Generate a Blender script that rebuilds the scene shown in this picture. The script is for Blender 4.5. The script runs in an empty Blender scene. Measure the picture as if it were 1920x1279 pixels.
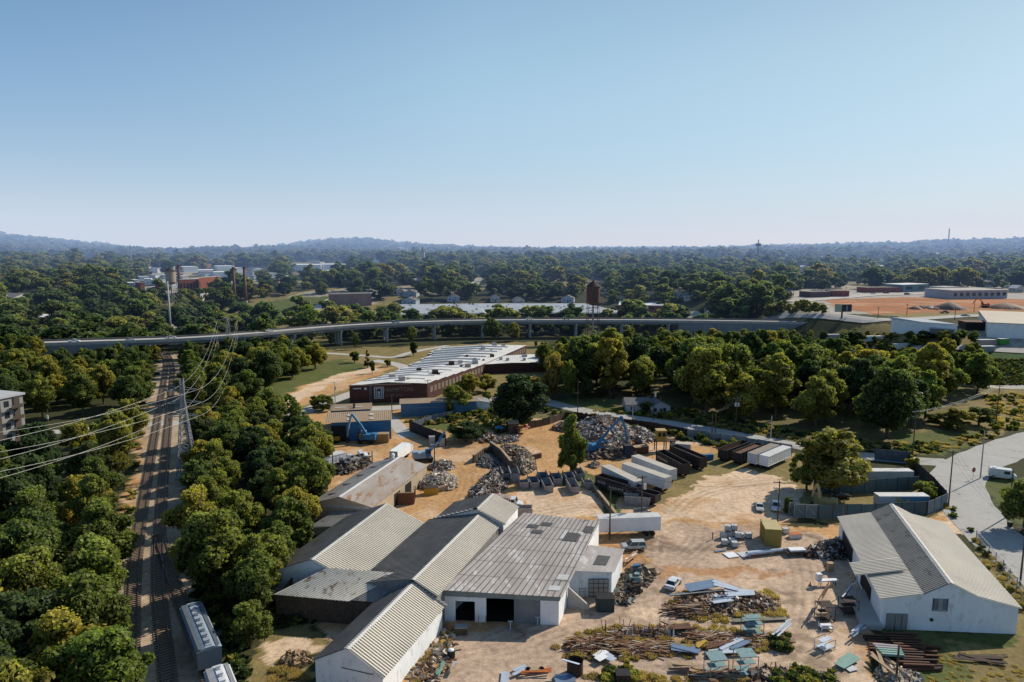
import bpy, bmesh, math, random
import numpy as np
from mathutils import Vector, Matrix
random.seed(7); RNG = np.random.default_rng(11)
PI = math.pi
scene = bpy.context.scene
COL = scene.collection
# ---------------------------------------------------------------- survey: photo pixel (1920x1279) -> point on the ground
F, CX, CY, HOR, CAMH = 1280.0, 960.0, 639.5, 466.0, 60.0
PITCH = math.atan((CY - HOR) / F)
CP, SP = math.cos(PITCH), math.sin(PITCH)
def G(px, py, z=0.0):
    u = (px - CX) / F; v = (py - CY) / F
    t = (CAMH - z) / (SP + v * CP)
    return Vector((u * t, (CP - v * SP) * t, z))
def PX(x, y, z):
    dz = z - CAMH
    d = y * CP - dz * SP; up = y * SP + dz * CP
    return CX + F * x / d, CY - F * up / d, d
def sm(a, b, x):
    t = np.clip((x - a) / (b - a), 0, 1)
    return t * t * (3 - 2 * t)
SKY_X = [-900, 0, 80, 170, 250, 330, 420, 520, 570, 640, 700, 740, 830, 900, 1000, 1100, 1300, 1500, 1600, 1700, 1750, 1920, 2800]
SKY_Y = [446, 446, 451, 458, 466, 472, 471, 464, 457, 450, 450, 456, 462, 466, 469, 467, 466, 462, 460, 458, 455, 453, 455]
RD = 4500.0
def terr(x, y):
    x = np.asarray(x, float); y = np.asarray(y, float)
    d = np.hypot(x, y)
    d1 = 520 - 170 * sm(110, 230, x) ; w = 300 - 190 * sm(110, 230, x)
    h = (20 - 2 * sm(110, 230, x)) * sm(d1, d1 + w, d)
    h = h + 10 * sm(800, 1500, d) + 12 * sm(1500, 2600, d)
    roll = np.sin(x * .0061 + 1.3) * np.cos(y * .0047 + .4) + .6 * np.sin(x * .0023 - y * .0031)
    h = h + roll * 4 * sm(900, 1600, d)
    ax = CX + F * (x / np.maximum(y, 1.0)) * 1.0
    ax = np.where(y > 10, ax, np.where(x > 0, 2800, -900))
    sy = np.interp(ax, SKY_X, SKY_Y)
    rh = CAMH + (HOR - sy) / F * RD - 13
    k = sm(2300, 4500, d)
    far = rh + 10 * np.sin(x * .0035 + 2) * np.sin(y * .004) * (1 - k)
    h = h * (1 - k) + far * k
    h = h * (1 - sm(5000, 7500, d)) 
    return h
def tz(x, y): return float(terr(x, y))
def GT(px, py):                      # pixel -> terrain point, by marching down the ray
    u = (px - CX) / F; v = (py - CY) / F
    d = Vector((u, CP - v * SP, -SP - v * CP)); p = Vector((0, 0, CAMH)); t = 80.0
    while t < 7000:
        q = p + d * t
        if q.z <= tz(q.x, q.y): break
        t += max(1.0, t * .004)
    return Vector((q.x, q.y, tz(q.x, q.y)))
# ---------------------------------------------------------------- objects
LABELS = {}
def tag(o, label, cat, group=None, kind=None):
    if label: o['label'] = label
    if cat: o['category'] = cat
    if group: o['group'] = group
    if kind: o['kind'] = kind
    return o
def thing(name, label, cat, loc=(0, 0, 0), rz=0.0, group=None):
    o = bpy.data.objects.new(name, None); COL.objects.link(o)
    o.empty_display_size = .5
    o.location = loc; o.rotation_euler = (0, 0, rz)
    return tag(o, label, cat, group)
class MB:
    def __init__(s): s.v = []; s.f = []; s.m = []; s.c = []
    def add(s, verts, faces, m=0, c=None):
        b = len(s.v); s.v.extend([tuple(p) for p in verts])
        for f in faces: s.f.append(tuple(b + i for i in f)); s.m.append(m); s.c.append(c)
        return s
    def box(s, cx, cy, cz, sx, sy, sz, rz=0, m=0, rot=None, c=None):
        hx, hy, hz = sx / 2, sy / 2, sz / 2
        P = [Vector((a * hx, b * hy, d * hz)) for d in (-1, 1) for a, b in ((-1, -1), (1, -1), (1, 1), (-1, 1))]
        M = rot if rot is not None else Matrix.Rotation(rz, 3, 'Z')
        s.add([M @ p + Vector((cx, cy, cz)) for p in P], [(3, 2, 1, 0), (4, 5, 6, 7), (0, 1, 5, 4), (1, 2, 6, 5), (2, 3, 7, 6), (3, 0, 4, 7)], m, c)
        return s
    def beam(s, p, q, w, h=None, m=0, c=None):        # a bar of rectangular section from p to q
        p = Vector(p); q = Vector(q); h = h or w
        d = q - p; L = d.length
        if L < 1e-6: return s
        x = d / L; up = Vector((0, 0, 1)) if abs(x.z) < .95 else Vector((1, 0, 0))
        y = up.cross(x).normalized(); z = x.cross(y)
        P = [p + y * a * w / 2 + z * b * h / 2 + d * t for t in (0, 1) for a, b in ((-1, -1), (1, -1), (1, 1), (-1, 1))]
        s.add(P, [(3, 2, 1, 0), (4, 5, 6, 7), (0, 1, 5, 4), (1, 2, 6, 5), (2, 3, 7, 6), (3, 0, 4, 7)], m, c)
        return s
    def cyl(s, p, q, r0, r1=None, n=8, m=0, caps=True, c=None):
        p = Vector(p); q = Vector(q); r1 = r0 if r1 is None else r1
        x = (q - p).normalized(); up = Vector((0, 0, 1)) if abs(x.z) < .9 else Vector((1, 0, 0))
        y = up.cross(x).normalized(); z = x.cross(y)
        P = [o + (y * math.cos(2 * PI * i / n) + z * math.sin(2 * PI * i / n)) * r for o, r in ((p, r0), (q, r1)) for i in range(n)]
        fs = [(i, (i + 1) % n, n + (i + 1) % n, n + i) for i in range(n)]
        if caps: fs += [tuple(range(n))[::-1], tuple(range(n, 2 * n))]
        return s.add(P, fs, m, c)
    def tube(s, pts, r, n=5, m=0, c=None):
        for a, b in zip(pts[:-1], pts[1:]): s.cyl(a, b, r, r, n, m, False, c)
        return s
    def quad(s, a, b, c_, d, m=0, c=None): return s.add([a, b, c_, d], [(0, 1, 2, 3)], m, c)
    def prism(s, poly, z0, z1, m=0, top=None):        # poly: xy list, counter-clockwise; z1 may be a list per corner
        n = len(poly); zt = z1 if isinstance(z1, (list, tuple)) else [z1] * n
        P = [(x, y, z0) for x, y in poly] + [(poly[i][0], poly[i][1], zt[i]) for i in range(n)]
        s.add(P, [(i, (i + 1) % n, n + (i + 1) % n, n + i) for i in range(n)], m)
        s.add(P, [tuple(range(n, 2 * n))], m if top is None else top)
        return s
    def sphere(s, c0, r, n=8, k=5, m=0, c=None, sq=(1, 1, 1)):
        P = [(c0[0], c0[1], c0[2] - r * sq[2])]
        for j in range(1, k):
            a = -PI / 2 + PI * j / k
            for i in range(n):
                b = 2 * PI * i / n
                P.append((c0[0] + r * sq[0] * math.cos(a) * math.cos(b), c0[1] + r * sq[1] * math.cos(a) * math.sin(b), c0[2] + r * sq[2] * math.sin(a)))
        P.append((c0[0], c0[1], c0[2] + r * sq[2]))
        fs = [(0, 1 + (i + 1) % n, 1 + i) for i in range(n)]
        for j in range(k - 2):
            for i in range(n):
                fs.append((1 + j * n + i, 1 + j * n + (i + 1) % n, 1 + (j + 1) * n + (i + 1) % n, 1 + (j + 1) * n + i))
        t = len(P) - 1
        fs += [(1 + (k - 2) * n + i, 1 + (k - 2) * n + (i + 1) % n, t) for i in range(n)]
        return s.add(P, fs, m, c)
    def mesh(s, name, mats):
        me = bpy.data.meshes.new(name)
        me.from_pydata(s.v, [], s.f)
        mats = mats if isinstance(mats, (list, tuple)) else [mats]
        for m in mats: me.materials.append(m)
        if len(mats) > 1: me.polygons.foreach_set('material_index', s.m)
        if any(c is not None for c in s.c):
            a = me.color_attributes.new('col', 'FLOAT_COLOR', 'CORNER')
            out = []
            for f, c in zip(s.f, s.c):
                c = c or (.3, .3, .3)
                out.extend([c[0], c[1], c[2], 1.0] * len(f))
            a.data.foreach_set('color', out)
        me.update()
        return me
    def build(s, name, mats, parent=None, smooth=False):
        me = s.mesh(name, mats)
        if smooth: me.polygons.foreach_set('use_smooth', [True] * len(me.polygons))
        return link(name, me, parent)
def link(name, me, parent=None):
    o = bpy.data.objects.new(name, me); COL.objects.link(o)
    if parent is not None: o.parent = parent
    return o
def kids(o): return [c for c in bpy.data.objects if c.parent == o]
KIDS = {}
def dup(root, loc, rz, label=None, group=None, scale=None, swap=None):
    """copy a thing with its parts and sub-parts"""
    if root.name not in KIDS:
        KIDS[root.name] = [(c, kids(c)) for c in kids(root)]
    r = root.copy(); COL.objects.link(r); r.location = loc; r.rotation_euler = (0, 0, rz)
    if scale: r.scale = (scale,) * 3 if not isinstance(scale, tuple) else scale
    if label: r['label'] = label
    if group: r['group'] = group
    for ch, gk in KIDS[root.name]:
        c = ch.copy(); COL.objects.link(c); c.parent = r
        if swap and c.data.materials and c.data.materials[0] in swap:
            key = (c.data.name, swap[c.data.materials[0]].name)
            if key not in SWAPS:
                me = c.data.copy(); me.materials[0] = swap[c.data.materials[0]]; SWAPS[key] = me
            c.data = SWAPS[key]
        for g in gk:
            d = g.copy(); COL.objects.link(d); d.parent = c
    return r
SWAPS = {}
# ---------------------------------------------------------------- materials
def newmat(name):
    m = bpy.data.materials.new(name); m.use_nodes = True
    nt = m.node_tree; nt.nodes.clear()
    out = nt.nodes.new('ShaderNodeOutputMaterial')
    return m, nt, out
def N(nt, t, **kw):
    n = nt.nodes.new(t)
    for k, v in kw.items(): setattr(n, k, v)
    return n
def mixc(nt, fac, a, b, mode='MIX'):
    n = N(nt, 'ShaderNodeMix', data_type='RGBA', blend_type=mode)
    for sock, v in ((n.inputs[0], fac), (n.inputs[6], a), (n.inputs[7], b)):
        if hasattr(v, 'node'): nt.links.new(v, sock)
        elif isinstance(v, (int, float)): sock.default_value = v
        else: sock.default_value = (*v[:3], 1)
    return n.outputs[2]
def noise(nt, vec, scale, detail=3.0, rough=.55, dist=0.0):
    n = N(nt, 'ShaderNodeTexNoise'); n.inputs['Scale'].default_value = scale
    n.inputs['Detail'].default_value = detail; n.inputs['Roughness'].default_value = rough; n.inputs['Distortion'].default_value = dist
    if vec is not None: nt.links.new(vec, n.inputs['Vector'])
    return n.outputs['Fac']
def ramp(nt, fac, stops):
    n = N(nt, 'ShaderNodeValToRGB'); e = n.color_ramp.elements
    while len(e) < len(stops): e.new(.5)
    for el, (p, c) in zip(e, stops):
        el.position = p; el.color = (*(c if isinstance(c, (tuple, list)) else (c, c, c)), 1)
    nt.links.new(fac, n.inputs[0]); return n.outputs[0]
MATS = {}
def M(name, c, c2=None, scale=.6, amt=.5, rough=.75, metal=0.0, stretch=None, c3=None, spec=.3, wn=.18):
    """painted / dirty / rusty surface: colour c patched by c2 (noise), streaked by stretch, speckled by fine noise"""
    if name in MATS: return MATS[name]
    m, nt, out = newmat(name)
    b = N(nt, 'ShaderNodeBsdfPrincipled'); nt.links.new(b.outputs[0], out.inputs[0])
    b.inputs['Roughness'].default_value = rough; b.inputs['Metallic'].default_value = metal
    b.inputs['Specular IOR Level'].default_value = spec
    tc = N(nt, 'ShaderNodeTexCoord'); vec = tc.outputs['Object']
    if stretch:
        mp = N(nt, 'ShaderNodeMapping'); mp.inputs['Scale'].default_value = stretch; nt.links.new(vec, mp.inputs[0]); v2 = mp.outputs[0]
    else: v2 = vec
    c2 = c2 or tuple(x * .72 for x in c)
    f = ramp(nt, noise(nt, v2, scale, 5, .62), [(.5 - .22 * amt - .08, 0), (.5 + .28, 1)])
    col = mixc(nt, f, c, c2)
    if c3: col = mixc(nt, ramp(nt, noise(nt, v2, scale * 2.3, 4, .7), [(.55, 0), (.66, 1)]), col, c3)
    col = mixc(nt, wn, col, ramp(nt, noise(nt, vec, 6.0, 3, .6), [(.3, .25), (.7, 1.0)]), 'MULTIPLY') if wn else col
    nt.links.new(col, b.inputs['Base Color'])
    MATS[name] = m
    return m
def attr_mat(name, rough=.8, fine=1.5, amt=.35):
    m, nt, out = newmat(name)
    b = N(nt, 'ShaderNodeBsdfPrincipled'); nt.links.new(b.outputs[0], out.inputs[0])
    b.inputs['Roughness'].default_value = rough; b.inputs['Specular IOR Level'].default_value = .2
    a = N(nt, 'ShaderNodeAttribute', attribute_name='col')
    g = N(nt, 'ShaderNodeNewGeometry')
    f = noise(nt, g.outputs['Position'], fine, 4, .65)
    col = mixc(nt, amt, mixc(nt, 1.0, a.outputs['Color'], (1.12, 1.0, .86), 'MULTIPLY'), ramp(nt, f, [(.25, .35), (.75, 1.25)]), 'MULTIPLY')
    nt.links.new(col, b.inputs['Base Color']); MATS[name] = m
    return m
M_SCRAP = attr_mat('mixed scrap', .55, 2.5, .4)
WHITE = M('white painted masonry', (.9, .9, .9), (.74, .74, .73), .35, .5, .85, stretch=(1, 1, .5), c3=(.62, .61, .59), wn=.1)
WHITE2 = M('white painted sheet metal', (.86, .865, .865), (.7, .7, .68), .5, .4, .5)
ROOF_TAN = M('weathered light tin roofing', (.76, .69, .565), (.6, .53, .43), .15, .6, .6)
ROOF_DARK = M('dirty shaded tin roofing', (.2, .185, .165), (.1, .095, .09), .3, .7, .7)  # dirt and the left slopes' shade, both put into one dark colour
ROOF_PAN = M('rib shadow roof pans', (.36, .32, .255), (.26, .23, .185), .2, .6, .7)  # pans coloured darker to stand in for the ribs' cast shadow stripes
ROOF_GREY = M('old grey tin roofing', (.36, .34, .31), (.23, .21, .19), .2, .6, .6, c3=(.16, .15, .14))
ROOF_FLAT = M('weathered grey panel roofing', (.5, .455, .42), (.29, .25, .225), .2, .9, .75, stretch=(1, .45, 1), c3=(.62, .595, .57))
ROOF_RUST = M('rusting tin roofing', (.46, .44, .41), (.3, .2, .13), .28, .9, .6, stretch=(1, .35, 1), c3=(.3, .145, .06))
CAPM = M('pale ridge cap tin', (.66, .65, .62), (.5, .48, .45), .5, .3, .5)
DARK = M('dark interior', (.012, .012, .013), (.02, .02, .02), wn=0)
DOORG = M('grey roller door', (.22, .225, .23), (.13, .15, .16), .4, .6, .5)
GREENFAS = M('faded green fascia tin', (.27, .31, .29), (.17, .2, .19), .6, .6, .6)
WOODDK = M('old dark boards', (.13, .095, .065), (.055, .042, .032), .8, .7, .9, stretch=(3, 3, .6))
WOODPOLE = M('creosoted pole wood', (.12, .09, .065), (.07, .055, .042), 2, .5, .9)
WOODLT = M('pale raw timber', (.45, .33, .2), (.3, .2, .12), 1, .5, .85)
STEEL = M('galvanised steel', (.42, .44, .46), (.3, .32, .34), 1, .5, .45, .4)
STEELW = M('bright sheet metal', (.62, .66, .72), (.42, .46, .52), .8, .5, .4, .3)
BLUESHEET = M('blue grey sheet metal', (.2, .28, .4), (.15, .2, .27), .8, .5, .4, .3)
RUST = M('rusty iron', (.17, .075, .04), (.09, .045, .03), 1.2, .6, .85)
RUSTDK = M('dark rusty iron', (.07, .04, .03), (.035, .025, .022), 1.2, .6, .85)
IRON = M('black painted iron', (.02, .021, .024), (.035, .03, .028), 1, .5, .6)
CONC = M('weathered concrete', (.5, .47, .43), (.34, .32, .29), .25, .6, .9, stretch=(1, 1, .5))
CONCDK = M('stained dark concrete', (.2, .19, .18), (.12, .115, .11), .25, .6, .9)
BRICK = M('dark red brick', (.105, .04, .03), (.06, .028, .024), .5, .6, .9)
BRICKR = M('orange brick', (.3, .1, .055), (.2, .07, .045), .5, .5, .9)
BLUEW = M('blue painted corrugated steel', (.03, .17, .36), (.035, .12, .24), .4, .5, .6)
BLUEW2 = M('pale blue corrugated steel', (.09, .2, .31), (.07, .14, .21), .5, .5, .6)
TANROOF = M('tan steel roofing', (.42, .3, .19), (.34, .24, .15), .2, .5, .6)
FENCEB = M('faded teal fence steel', (.085, .15, .18), (.05, .085, .1), .35, .7, .7, stretch=(1.5, 1.5, .6), c3=(.12, .09, .06))
GLASS = M('dark window glass', (.02, .028, .035), (.04, .05, .06), .8, .4, .12, spec=.6, wn=0)
RUBBER = M('black rubber', (.015, .015, .015), (.03, .028, .026), 2, .5, .9)
ASPH = M('sun bleached asphalt', (.5, .475, .44), (.41, .39, .36), .12, .8, .95, c3=(.33, .31, .285), wn=.35)
CRANEB = M('blue excavator paint', (.03, .2, .42), (.035, .13, .26), .8, .5, .5)
CRANEW = M('pale blue worn paint', (.32, .45, .56), (.18, .24, .3), .8, .6, .5)
YEL = M('yellow machine paint', (.5, .29, .03), (.36, .2, .03), .8, .5, .6)
CREAM = M('cream yellow paint', (.5, .36, .15), (.36, .25, .11), .8, .5, .6)
ORANGE = M('orange paint', (.55, .16, .03), (.4, .1, .03), .8, .5, .6)
TEALP = M('pale teal painted steel', (.22, .37, .38), (.14, .22, .23), 1.2, .6, .7, c3=(.22, .12, .06))
GREENP = M('green painted steel', (.2, .36, .3), (.14, .24, .2), 1, .5, .6)
WIREM = M('pale aluminium wire', (.62, .6, .55), (.5, .48, .44), 1, .3, .5)
WIREDK = M('dark cable', (.05, .05, .05), (.03, .03, .03), 1, .3, .6)
PLASW = M('white translucent plastic', (.72, .72, .69), (.55, .54, .5), 1, .4, .4)
REDP = M('faded red paint', (.3, .06, .045), (.2, .05, .04), .6, .5, .7)
# ---------------------------------------------------------------- camera, sun, sky
cd = bpy.data.cameras.new('camera'); cam = bpy.data.objects.new('camera', cd); COL.objects.link(cam)
cd.sensor_fit = 'HORIZONTAL'; cd.sensor_width = 36; cd.lens = 24; cd.clip_start = 1; cd.clip_end = 20000
cam.location = (0, 0, CAMH); cam.rotation_euler = (PI / 2 - PITCH, 0, 0)
scene.camera = cam
SUN_EL = math.radians(35); SUN_AZ = math.radians(36)      # azimuth: from +X towards +Y
sdir = Vector((math.cos(SUN_EL) * math.cos(SUN_AZ), math.cos(SUN_EL) * math.sin(SUN_AZ), math.sin(SUN_EL)))
sl = bpy.data.lights.new('sun', 'SUN'); sun = bpy.data.objects.new('sun', sl); COL.objects.link(sun)
sl.energy = 5.0; sl.angle = math.radians(.5); sl.color = (1, .93, .81)
sun.rotation_euler = sdir.to_track_quat('Z', 'Y').to_euler(); sun.location = (200, 150, 300)
world = bpy.data.worlds.new('World'); scene.world = world; world.use_nodes = True
wn = world.node_tree; wn.nodes.clear()
wo = wn.nodes.new('ShaderNodeOutputWorld'); wb = wn.nodes.new('ShaderNodeBackground'); sk = wn.nodes.new('ShaderNodeTexSky')
sk.sky_type = 'NISHITA'; sk.sun_disc = False; sk.sun_elevation = SUN_EL; sk.sun_rotation = PI / 2 - SUN_AZ
sk.air_density = 1.0; sk.dust_density = .15; sk.ozone_density = 3.0; sk.altitude = 0
wb.inputs[1].default_value = .1
wtc = N(wn, 'ShaderNodeTexCoord'); wdp = N(wn, 'ShaderNodeVectorMath', operation='DOT_PRODUCT'); wn.links.new(wtc.outputs['Generated'], wdp.inputs[0]); wdp.inputs[1].default_value = (math.cos(SUN_AZ), math.sin(SUN_AZ), 0)
wmr = N(wn, 'ShaderNodeMapRange'); wmr.inputs[1].default_value = -.2; wmr.inputs[2].default_value = 1; wn.links.new(wdp.outputs['Value'], wmr.inputs[0])
wsx = N(wn, 'ShaderNodeSeparateXYZ'); wn.links.new(wtc.outputs['Generated'], wsx.inputs[0])
wmz = N(wn, 'ShaderNodeMapRange', interpolation_type='SMOOTHSTEP'); wmz.inputs[1].default_value = .02; wmz.inputs[2].default_value = .27; wn.links.new(wsx.outputs[2], wmz.inputs[0])
wrp = ramp(wn, wmr.outputs[0], [(.08, (.465, .56, .60)), (.6, (.73, .72, .6)), (.92, (.67, .61, .48))])
wbr = mixc(wn, 1.0, wrp, (2, 2, 2), 'MULTIPLY')
whz = ramp(wn, wmr.outputs[0], [(.08, (.48, .485, .535)), (.92, (.41, .415, .46))]); whz = mixc(wn, 1.0, whz, (2, 2, 2), 'MULTIPLY')
wtt = mixc(wn, wmz.outputs[0], whz, wbr)
wt = mixc(wn, 1.0, sk.outputs[0], wtt, 'MULTIPLY'); wn.links.new(wt, wb.inputs[0]); wn.links.new(wb.outputs[0], wo.inputs[0])
scene.view_settings.view_transform = 'Standard'; scene.view_settings.look = 'None'
scene.view_settings.exposure = 0; scene.view_settings.gamma = 1
scene.render.engine = 'CYCLES'
scene.cycles.max_bounces = 5; scene.cycles.diffuse_bounces = 3; scene.cycles.glossy_bounces = 2
scene.cycles.transmission_bounces = 2; scene.cycles.volume_bounces = 0; scene.cycles.transparent_max_bounces = 8
scene.cycles.use_denoising = True
# ---------------------------------------------------------------- ground sheet
def pip(px, py, poly):
    inside = np.zeros(px.shape, bool); n = len(poly)
    for i in range(n):
        x1, y1 = poly[i]; x2, y2 = poly[(i + 1) % n]
        if y1 == y2: continue
        c = ((y1 > py) != (y2 > py)) & (px < (x2 - x1) * (py - y1) / (y2 - y1) + x1)
        inside ^= c
    return inside
def vnoise(x, y, s, seed):                     # smooth value noise on the plane
    r = np.random.default_rng(seed); T = r.random((256, 256))
    X = x / s; Y = y / s
    xi = np.floor(X).astype(int); yi = np.floor(Y).astype(int)
    fx = X - xi; fy = Y - yi; fx = fx * fx * (3 - 2 * fx); fy = fy * fy * (3 - 2 * fy)
    g = lambda a, b: T[a % 256, b % 256]
    return (g(xi, yi) * (1 - fx) + g(xi + 1, yi) * fx) * (1 - fy) + (g(xi, yi + 1) * (1 - fx) + g(xi + 1, yi + 1) * fx) * fy
def fbm(x, y, s, seed): return .5 * vnoise(x, y, s, seed) + .3 * vnoise(x, y, s / 2.3, seed + 1) + .2 * vnoise(x, y, s / 5.1, seed + 2)
def gpoly(pts): return [(p.x, p.y) for p in (G(*q) for q in pts)]
def tpoly(pts): return [(p.x, p.y) for p in (GT(*q) for q in pts)]
C_WOOD = (.05, .052, .022); C_DRY = (.23, .175, .072); C_GREEN = (.1, .115, .035); C_DIRT = (.37, .235, .115); C_PALE = (.47, .375, .275)
C_YARD = (.36, .285, .222); C_CLAY = (.38, .15, .062); C_BALL = (.42, .315, .215); C_KUDZU = (.06, .1, .035); C_LOT = (.38, .35, .305); C_SCRUB = (.15, .125, .055)
ZONES = [   # pixel polygons on the ground, painted in order: (colour, edge noise in metres, polygon)
 (C_DRY, 6, gpoly([(420, 770), (560, 690), (620, 655), (1000, 640), (1100, 660), (1000, 720), (850, 770), (700, 800), (500, 800)])),
 (C_GREEN, 6, gpoly([(440, 760), (560, 690), (640, 672), (690, 690), (600, 730), (500, 770)])),
 (C_SCRUB, 8, gpoly([(960, 800), (1030, 752), (1180, 775), (1300, 800), (1480, 835), (1700, 850), (1850, 790), (1990, 750), (1990, 700), (1700, 700), (1200, 720)])),
 (C_GREEN, 4, gpoly([(1040, 750), (1100, 748), (1250, 775), (1300, 800), (1200, 790), (1050, 765)])),
 (C_DRY, 5, gpoly([(1640, 835), (1750, 850), (1990, 770), (1990, 725), (1840, 735), (1740, 800)])),
 (C_GREEN, 5, gpoly([(1650, 838), (1760, 850), (1860, 815), (1820, 800), (1700, 810)])),
 (C_KUDZU, 4, gpoly([(1840, 670), (1990, 672), (1990, 722), (1840, 722)])),
 (C_DIRT, 3, gpoly([(505, 770), (560, 725), (650, 700), (705, 686), (740, 688), (690, 712), (600, 748), (540, 770)])),
 (C_PALE, 2, gpoly([(500, 775), (540, 740), (620, 706), (700, 688), (712, 694), (640, 715), (560, 750), (520, 780)])),
 (C_DIRT, 3, gpoly([(480, 800), (560, 775), (660, 765), (760, 770), (850, 790), (800, 800), (860, 812), (980, 785), (1110, 780), (1330, 812), (1490, 850), (1540, 880), (1560, 930), (1480, 985), (1600, 990), (1650, 1279), (1650, 1500), (560, 1500), (600, 1200), (560, 940), (600, 870), (640, 830), (500, 830)])),
 (C_GREEN, 3, gpoly([(800, 780), (930, 770), (970, 790), (920, 800), (860, 820), (800, 800)])),
 (C_DRY, 2.5, gpoly([(840, 790), (920, 775), (960, 783), (900, 800), (862, 808)])),
 (C_DRY, 3, gpoly([(1180, 930), (1250, 900), (1310, 880), (1330, 850), (1500, 860), (1550, 900), (1490, 890), (1330, 893), (1240, 945)])),
 (C_DRY, 3, gpoly([(1400, 880), (1520, 850), (1560, 930), (1500, 925)])),
 (C_GREEN, 2, gpoly([(960, 905), (1080, 880), (1150, 905), (1170, 970), (1225, 985), (1200, 1000), (1120, 960), (1060, 915)])),
 (C_PALE, 4, gpoly([(1240, 960), (1300, 900), (1400, 885), (1480, 900), (1520, 930), (1470, 985), (1330, 975), (1230, 990)])),
 (C_PALE, 3, gpoly([(970, 920), (1080, 910), (1130, 940), (1140, 970), (1000, 970)])),
 (C_YARD, 4, gpoly([(830, 1180), (1060, 1150), (1160, 1110), (1200, 1040), (1250, 990), (1440, 985), (1570, 1010), (1620, 1110), (1640, 1279), (1640, 1500), (700, 1500), (760, 1279)])),
 ((.4, .225, .115), 5, gpoly([(1230, 1070), (1330, 1055), (1480, 1062), (1420, 1078), (1280, 1085), (1250, 1110)])),
 (C_PALE, 3, gpoly([(1160, 1150), (1230, 1140), (1235, 1155), (1180, 1162)])),
 (C_DRY, 3, gpoly([(480, 1170), (600, 1175), (560, 1290), (480, 1290)])),
 (C_PALE, 2.5, gpoly([(484, 1215), (570, 1200), (590, 1225), (520, 1255)])),
 (C_GREEN, 4, gpoly([(1650, 1180), (1920, 1180), (2000, 1500), (1680, 1500), (1700, 1290)])),
 (C_DRY, 4, gpoly([(1760, 1210), (1930, 1195), (1990, 1290), (1780, 1290), (1830, 1240)])),
 (C_DRY, 2, gpoly([(1800, 960), (1860, 1000), (1990, 1150), (1990, 1200), (1900, 1190)])),
 (C_GREEN, 2, gpoly([(1820, 900), (1990, 890), (1990, 1040), (1900, 980)])),
 (C_DRY, 1.5, gpoly([(1500, 960), (1500, 900), (1600, 880), (1740, 900), (1790, 960), (1740, 975), (1560, 985)])),
 (C_DIRT, 1.5, gpoly([(1730, 975), (1785, 955), (1800, 962), (1760, 985)])),
 (C_PALE, 2, gpoly([(1735, 985), (1790, 960), (1840, 985), (1850, 1010), (1780, 1000)])),
 (C_BALL, 2.5, gpoly([(225, 1279), (215, 1100), (225, 1000), (252, 900), (268, 800), (274, 740), (294, 690), (304, 662), (338, 662), (346, 700), (344, 760), (352, 860), (348, 960), (352, 1040), (390, 1160), (440, 1279), (460, 1500), (220, 1500)])),
 (C_DIRT, 2, gpoly([(180, 1060), (225, 960), (252, 870), (262, 790), (268, 790), (262, 900), (232, 1000), (215, 1080)])),
 (C_DIRT, 1, gpoly([(237, 740), (268, 734), (264, 760), (240, 752)])),
 (C_GREEN, 2, gpoly([(355, 790), (400, 790), (400, 840), (362, 850)])),
 # beyond the viaduct
 (C_GREEN, 6, tpoly([(470, 575), (560, 556), (640, 556), (600, 575), (560, 590), (480, 600)])),
 (C_DRY, 5, tpoly([(600, 580), (720, 570), (750, 590), (640, 596)])),
 (C_LOT, 5, tpoly([(1490, 545), (1800, 545), (1960, 555), (1960, 585), (1700, 590), (1560, 590), (1480, 575)])),
 (C_SCRUB, 4, tpoly([(1430, 572), (1540, 568), (1555, 592), (1500, 602), (1430, 600)])),
 (C_CLAY, 5, tpoly([(1545, 562), (1700, 557), (1960, 562), (1960, 584), (1800, 592), (1660, 592), (1560, 578)])),
 (C_DRY, 4, tpoly([(1640, 590), (1960, 582), (1960, 588), (1700, 597)])),
 (C_DRY, 4, tpoly([(1560, 625), (1690, 610), (1960, 640), (1960, 665), (1560, 670)])),
 (C_LOT, 3, tpoly([(1780, 610), (1960, 620), (1960, 660), (1840, 650)])),
 (C_LOT, 5, tpoly([(1110, 585), (1330, 577), (1330, 588), (1120, 594)])),
 (C_LOT, 4, tpoly([(235, 545), (330, 532), (330, 552), (260, 560)])),
 (C_LOT, 4, tpoly([(290, 590), (330, 585), (330, 620), (300, 615)])),
 (C_PALE, 4, tpoly([(590, 575), (622, 563), (625, 572), (605, 580)])),
]
def axis(a, segs):
    out = [a]
    for end, st in segs:
        n = max(1, int(round((end - out[-1]) / st))); out += list(np.linspace(out[-1], end, n + 1)[1:])
    return np.array(out)
def grow(a, b, s0, k):
    out = [a]; s = s0; sg = 1 if b > a else -1
    while (b - out[-1]) * sg > 0: out.append(out[-1] + sg * s); s *= k
    return out[1:]
fx = axis(-300, [(-64, 1.5), (100, .55), (330, 1.5)]); fy = axis(72, [(190, .55), (600, 1.6)])
gx = np.array(sorted(grow(-300, -7500, 2, 1.07)) + list(fx) + grow(330, 7500, 2, 1.07))
gy = np.array([-60, -20, 30, 60] + list(fy) + grow(600, 8000, 2.5, 1.055))
XX, YY = np.meshgrid(gx, gy); ZZ = terr(XX, YY)
col = np.empty(XX.shape + (3,))
n1 = fbm(XX, YY, 30, 3); n2 = fbm(XX, YY, 9, 8); n3 = fbm(XX, YY, 3.2, 15)
col[:] = C_WOOD
wild = np.hypot(XX, YY) > 450
g2 = fbm(XX, YY, 170, 203)
m = wild & (g2 > .545); col[m] = (.2, .17, .075)
m = wild & (g2 > .66); col[m] = (.33, .29, .22)
jx = (n2 - .5); jy = (fbm(XX, YY, 9, 41) - .5); kx = (fbm(XX, YY, 2.6, 51) - .5); ky = (fbm(XX, YY, 2.6, 61) - .5)
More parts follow.
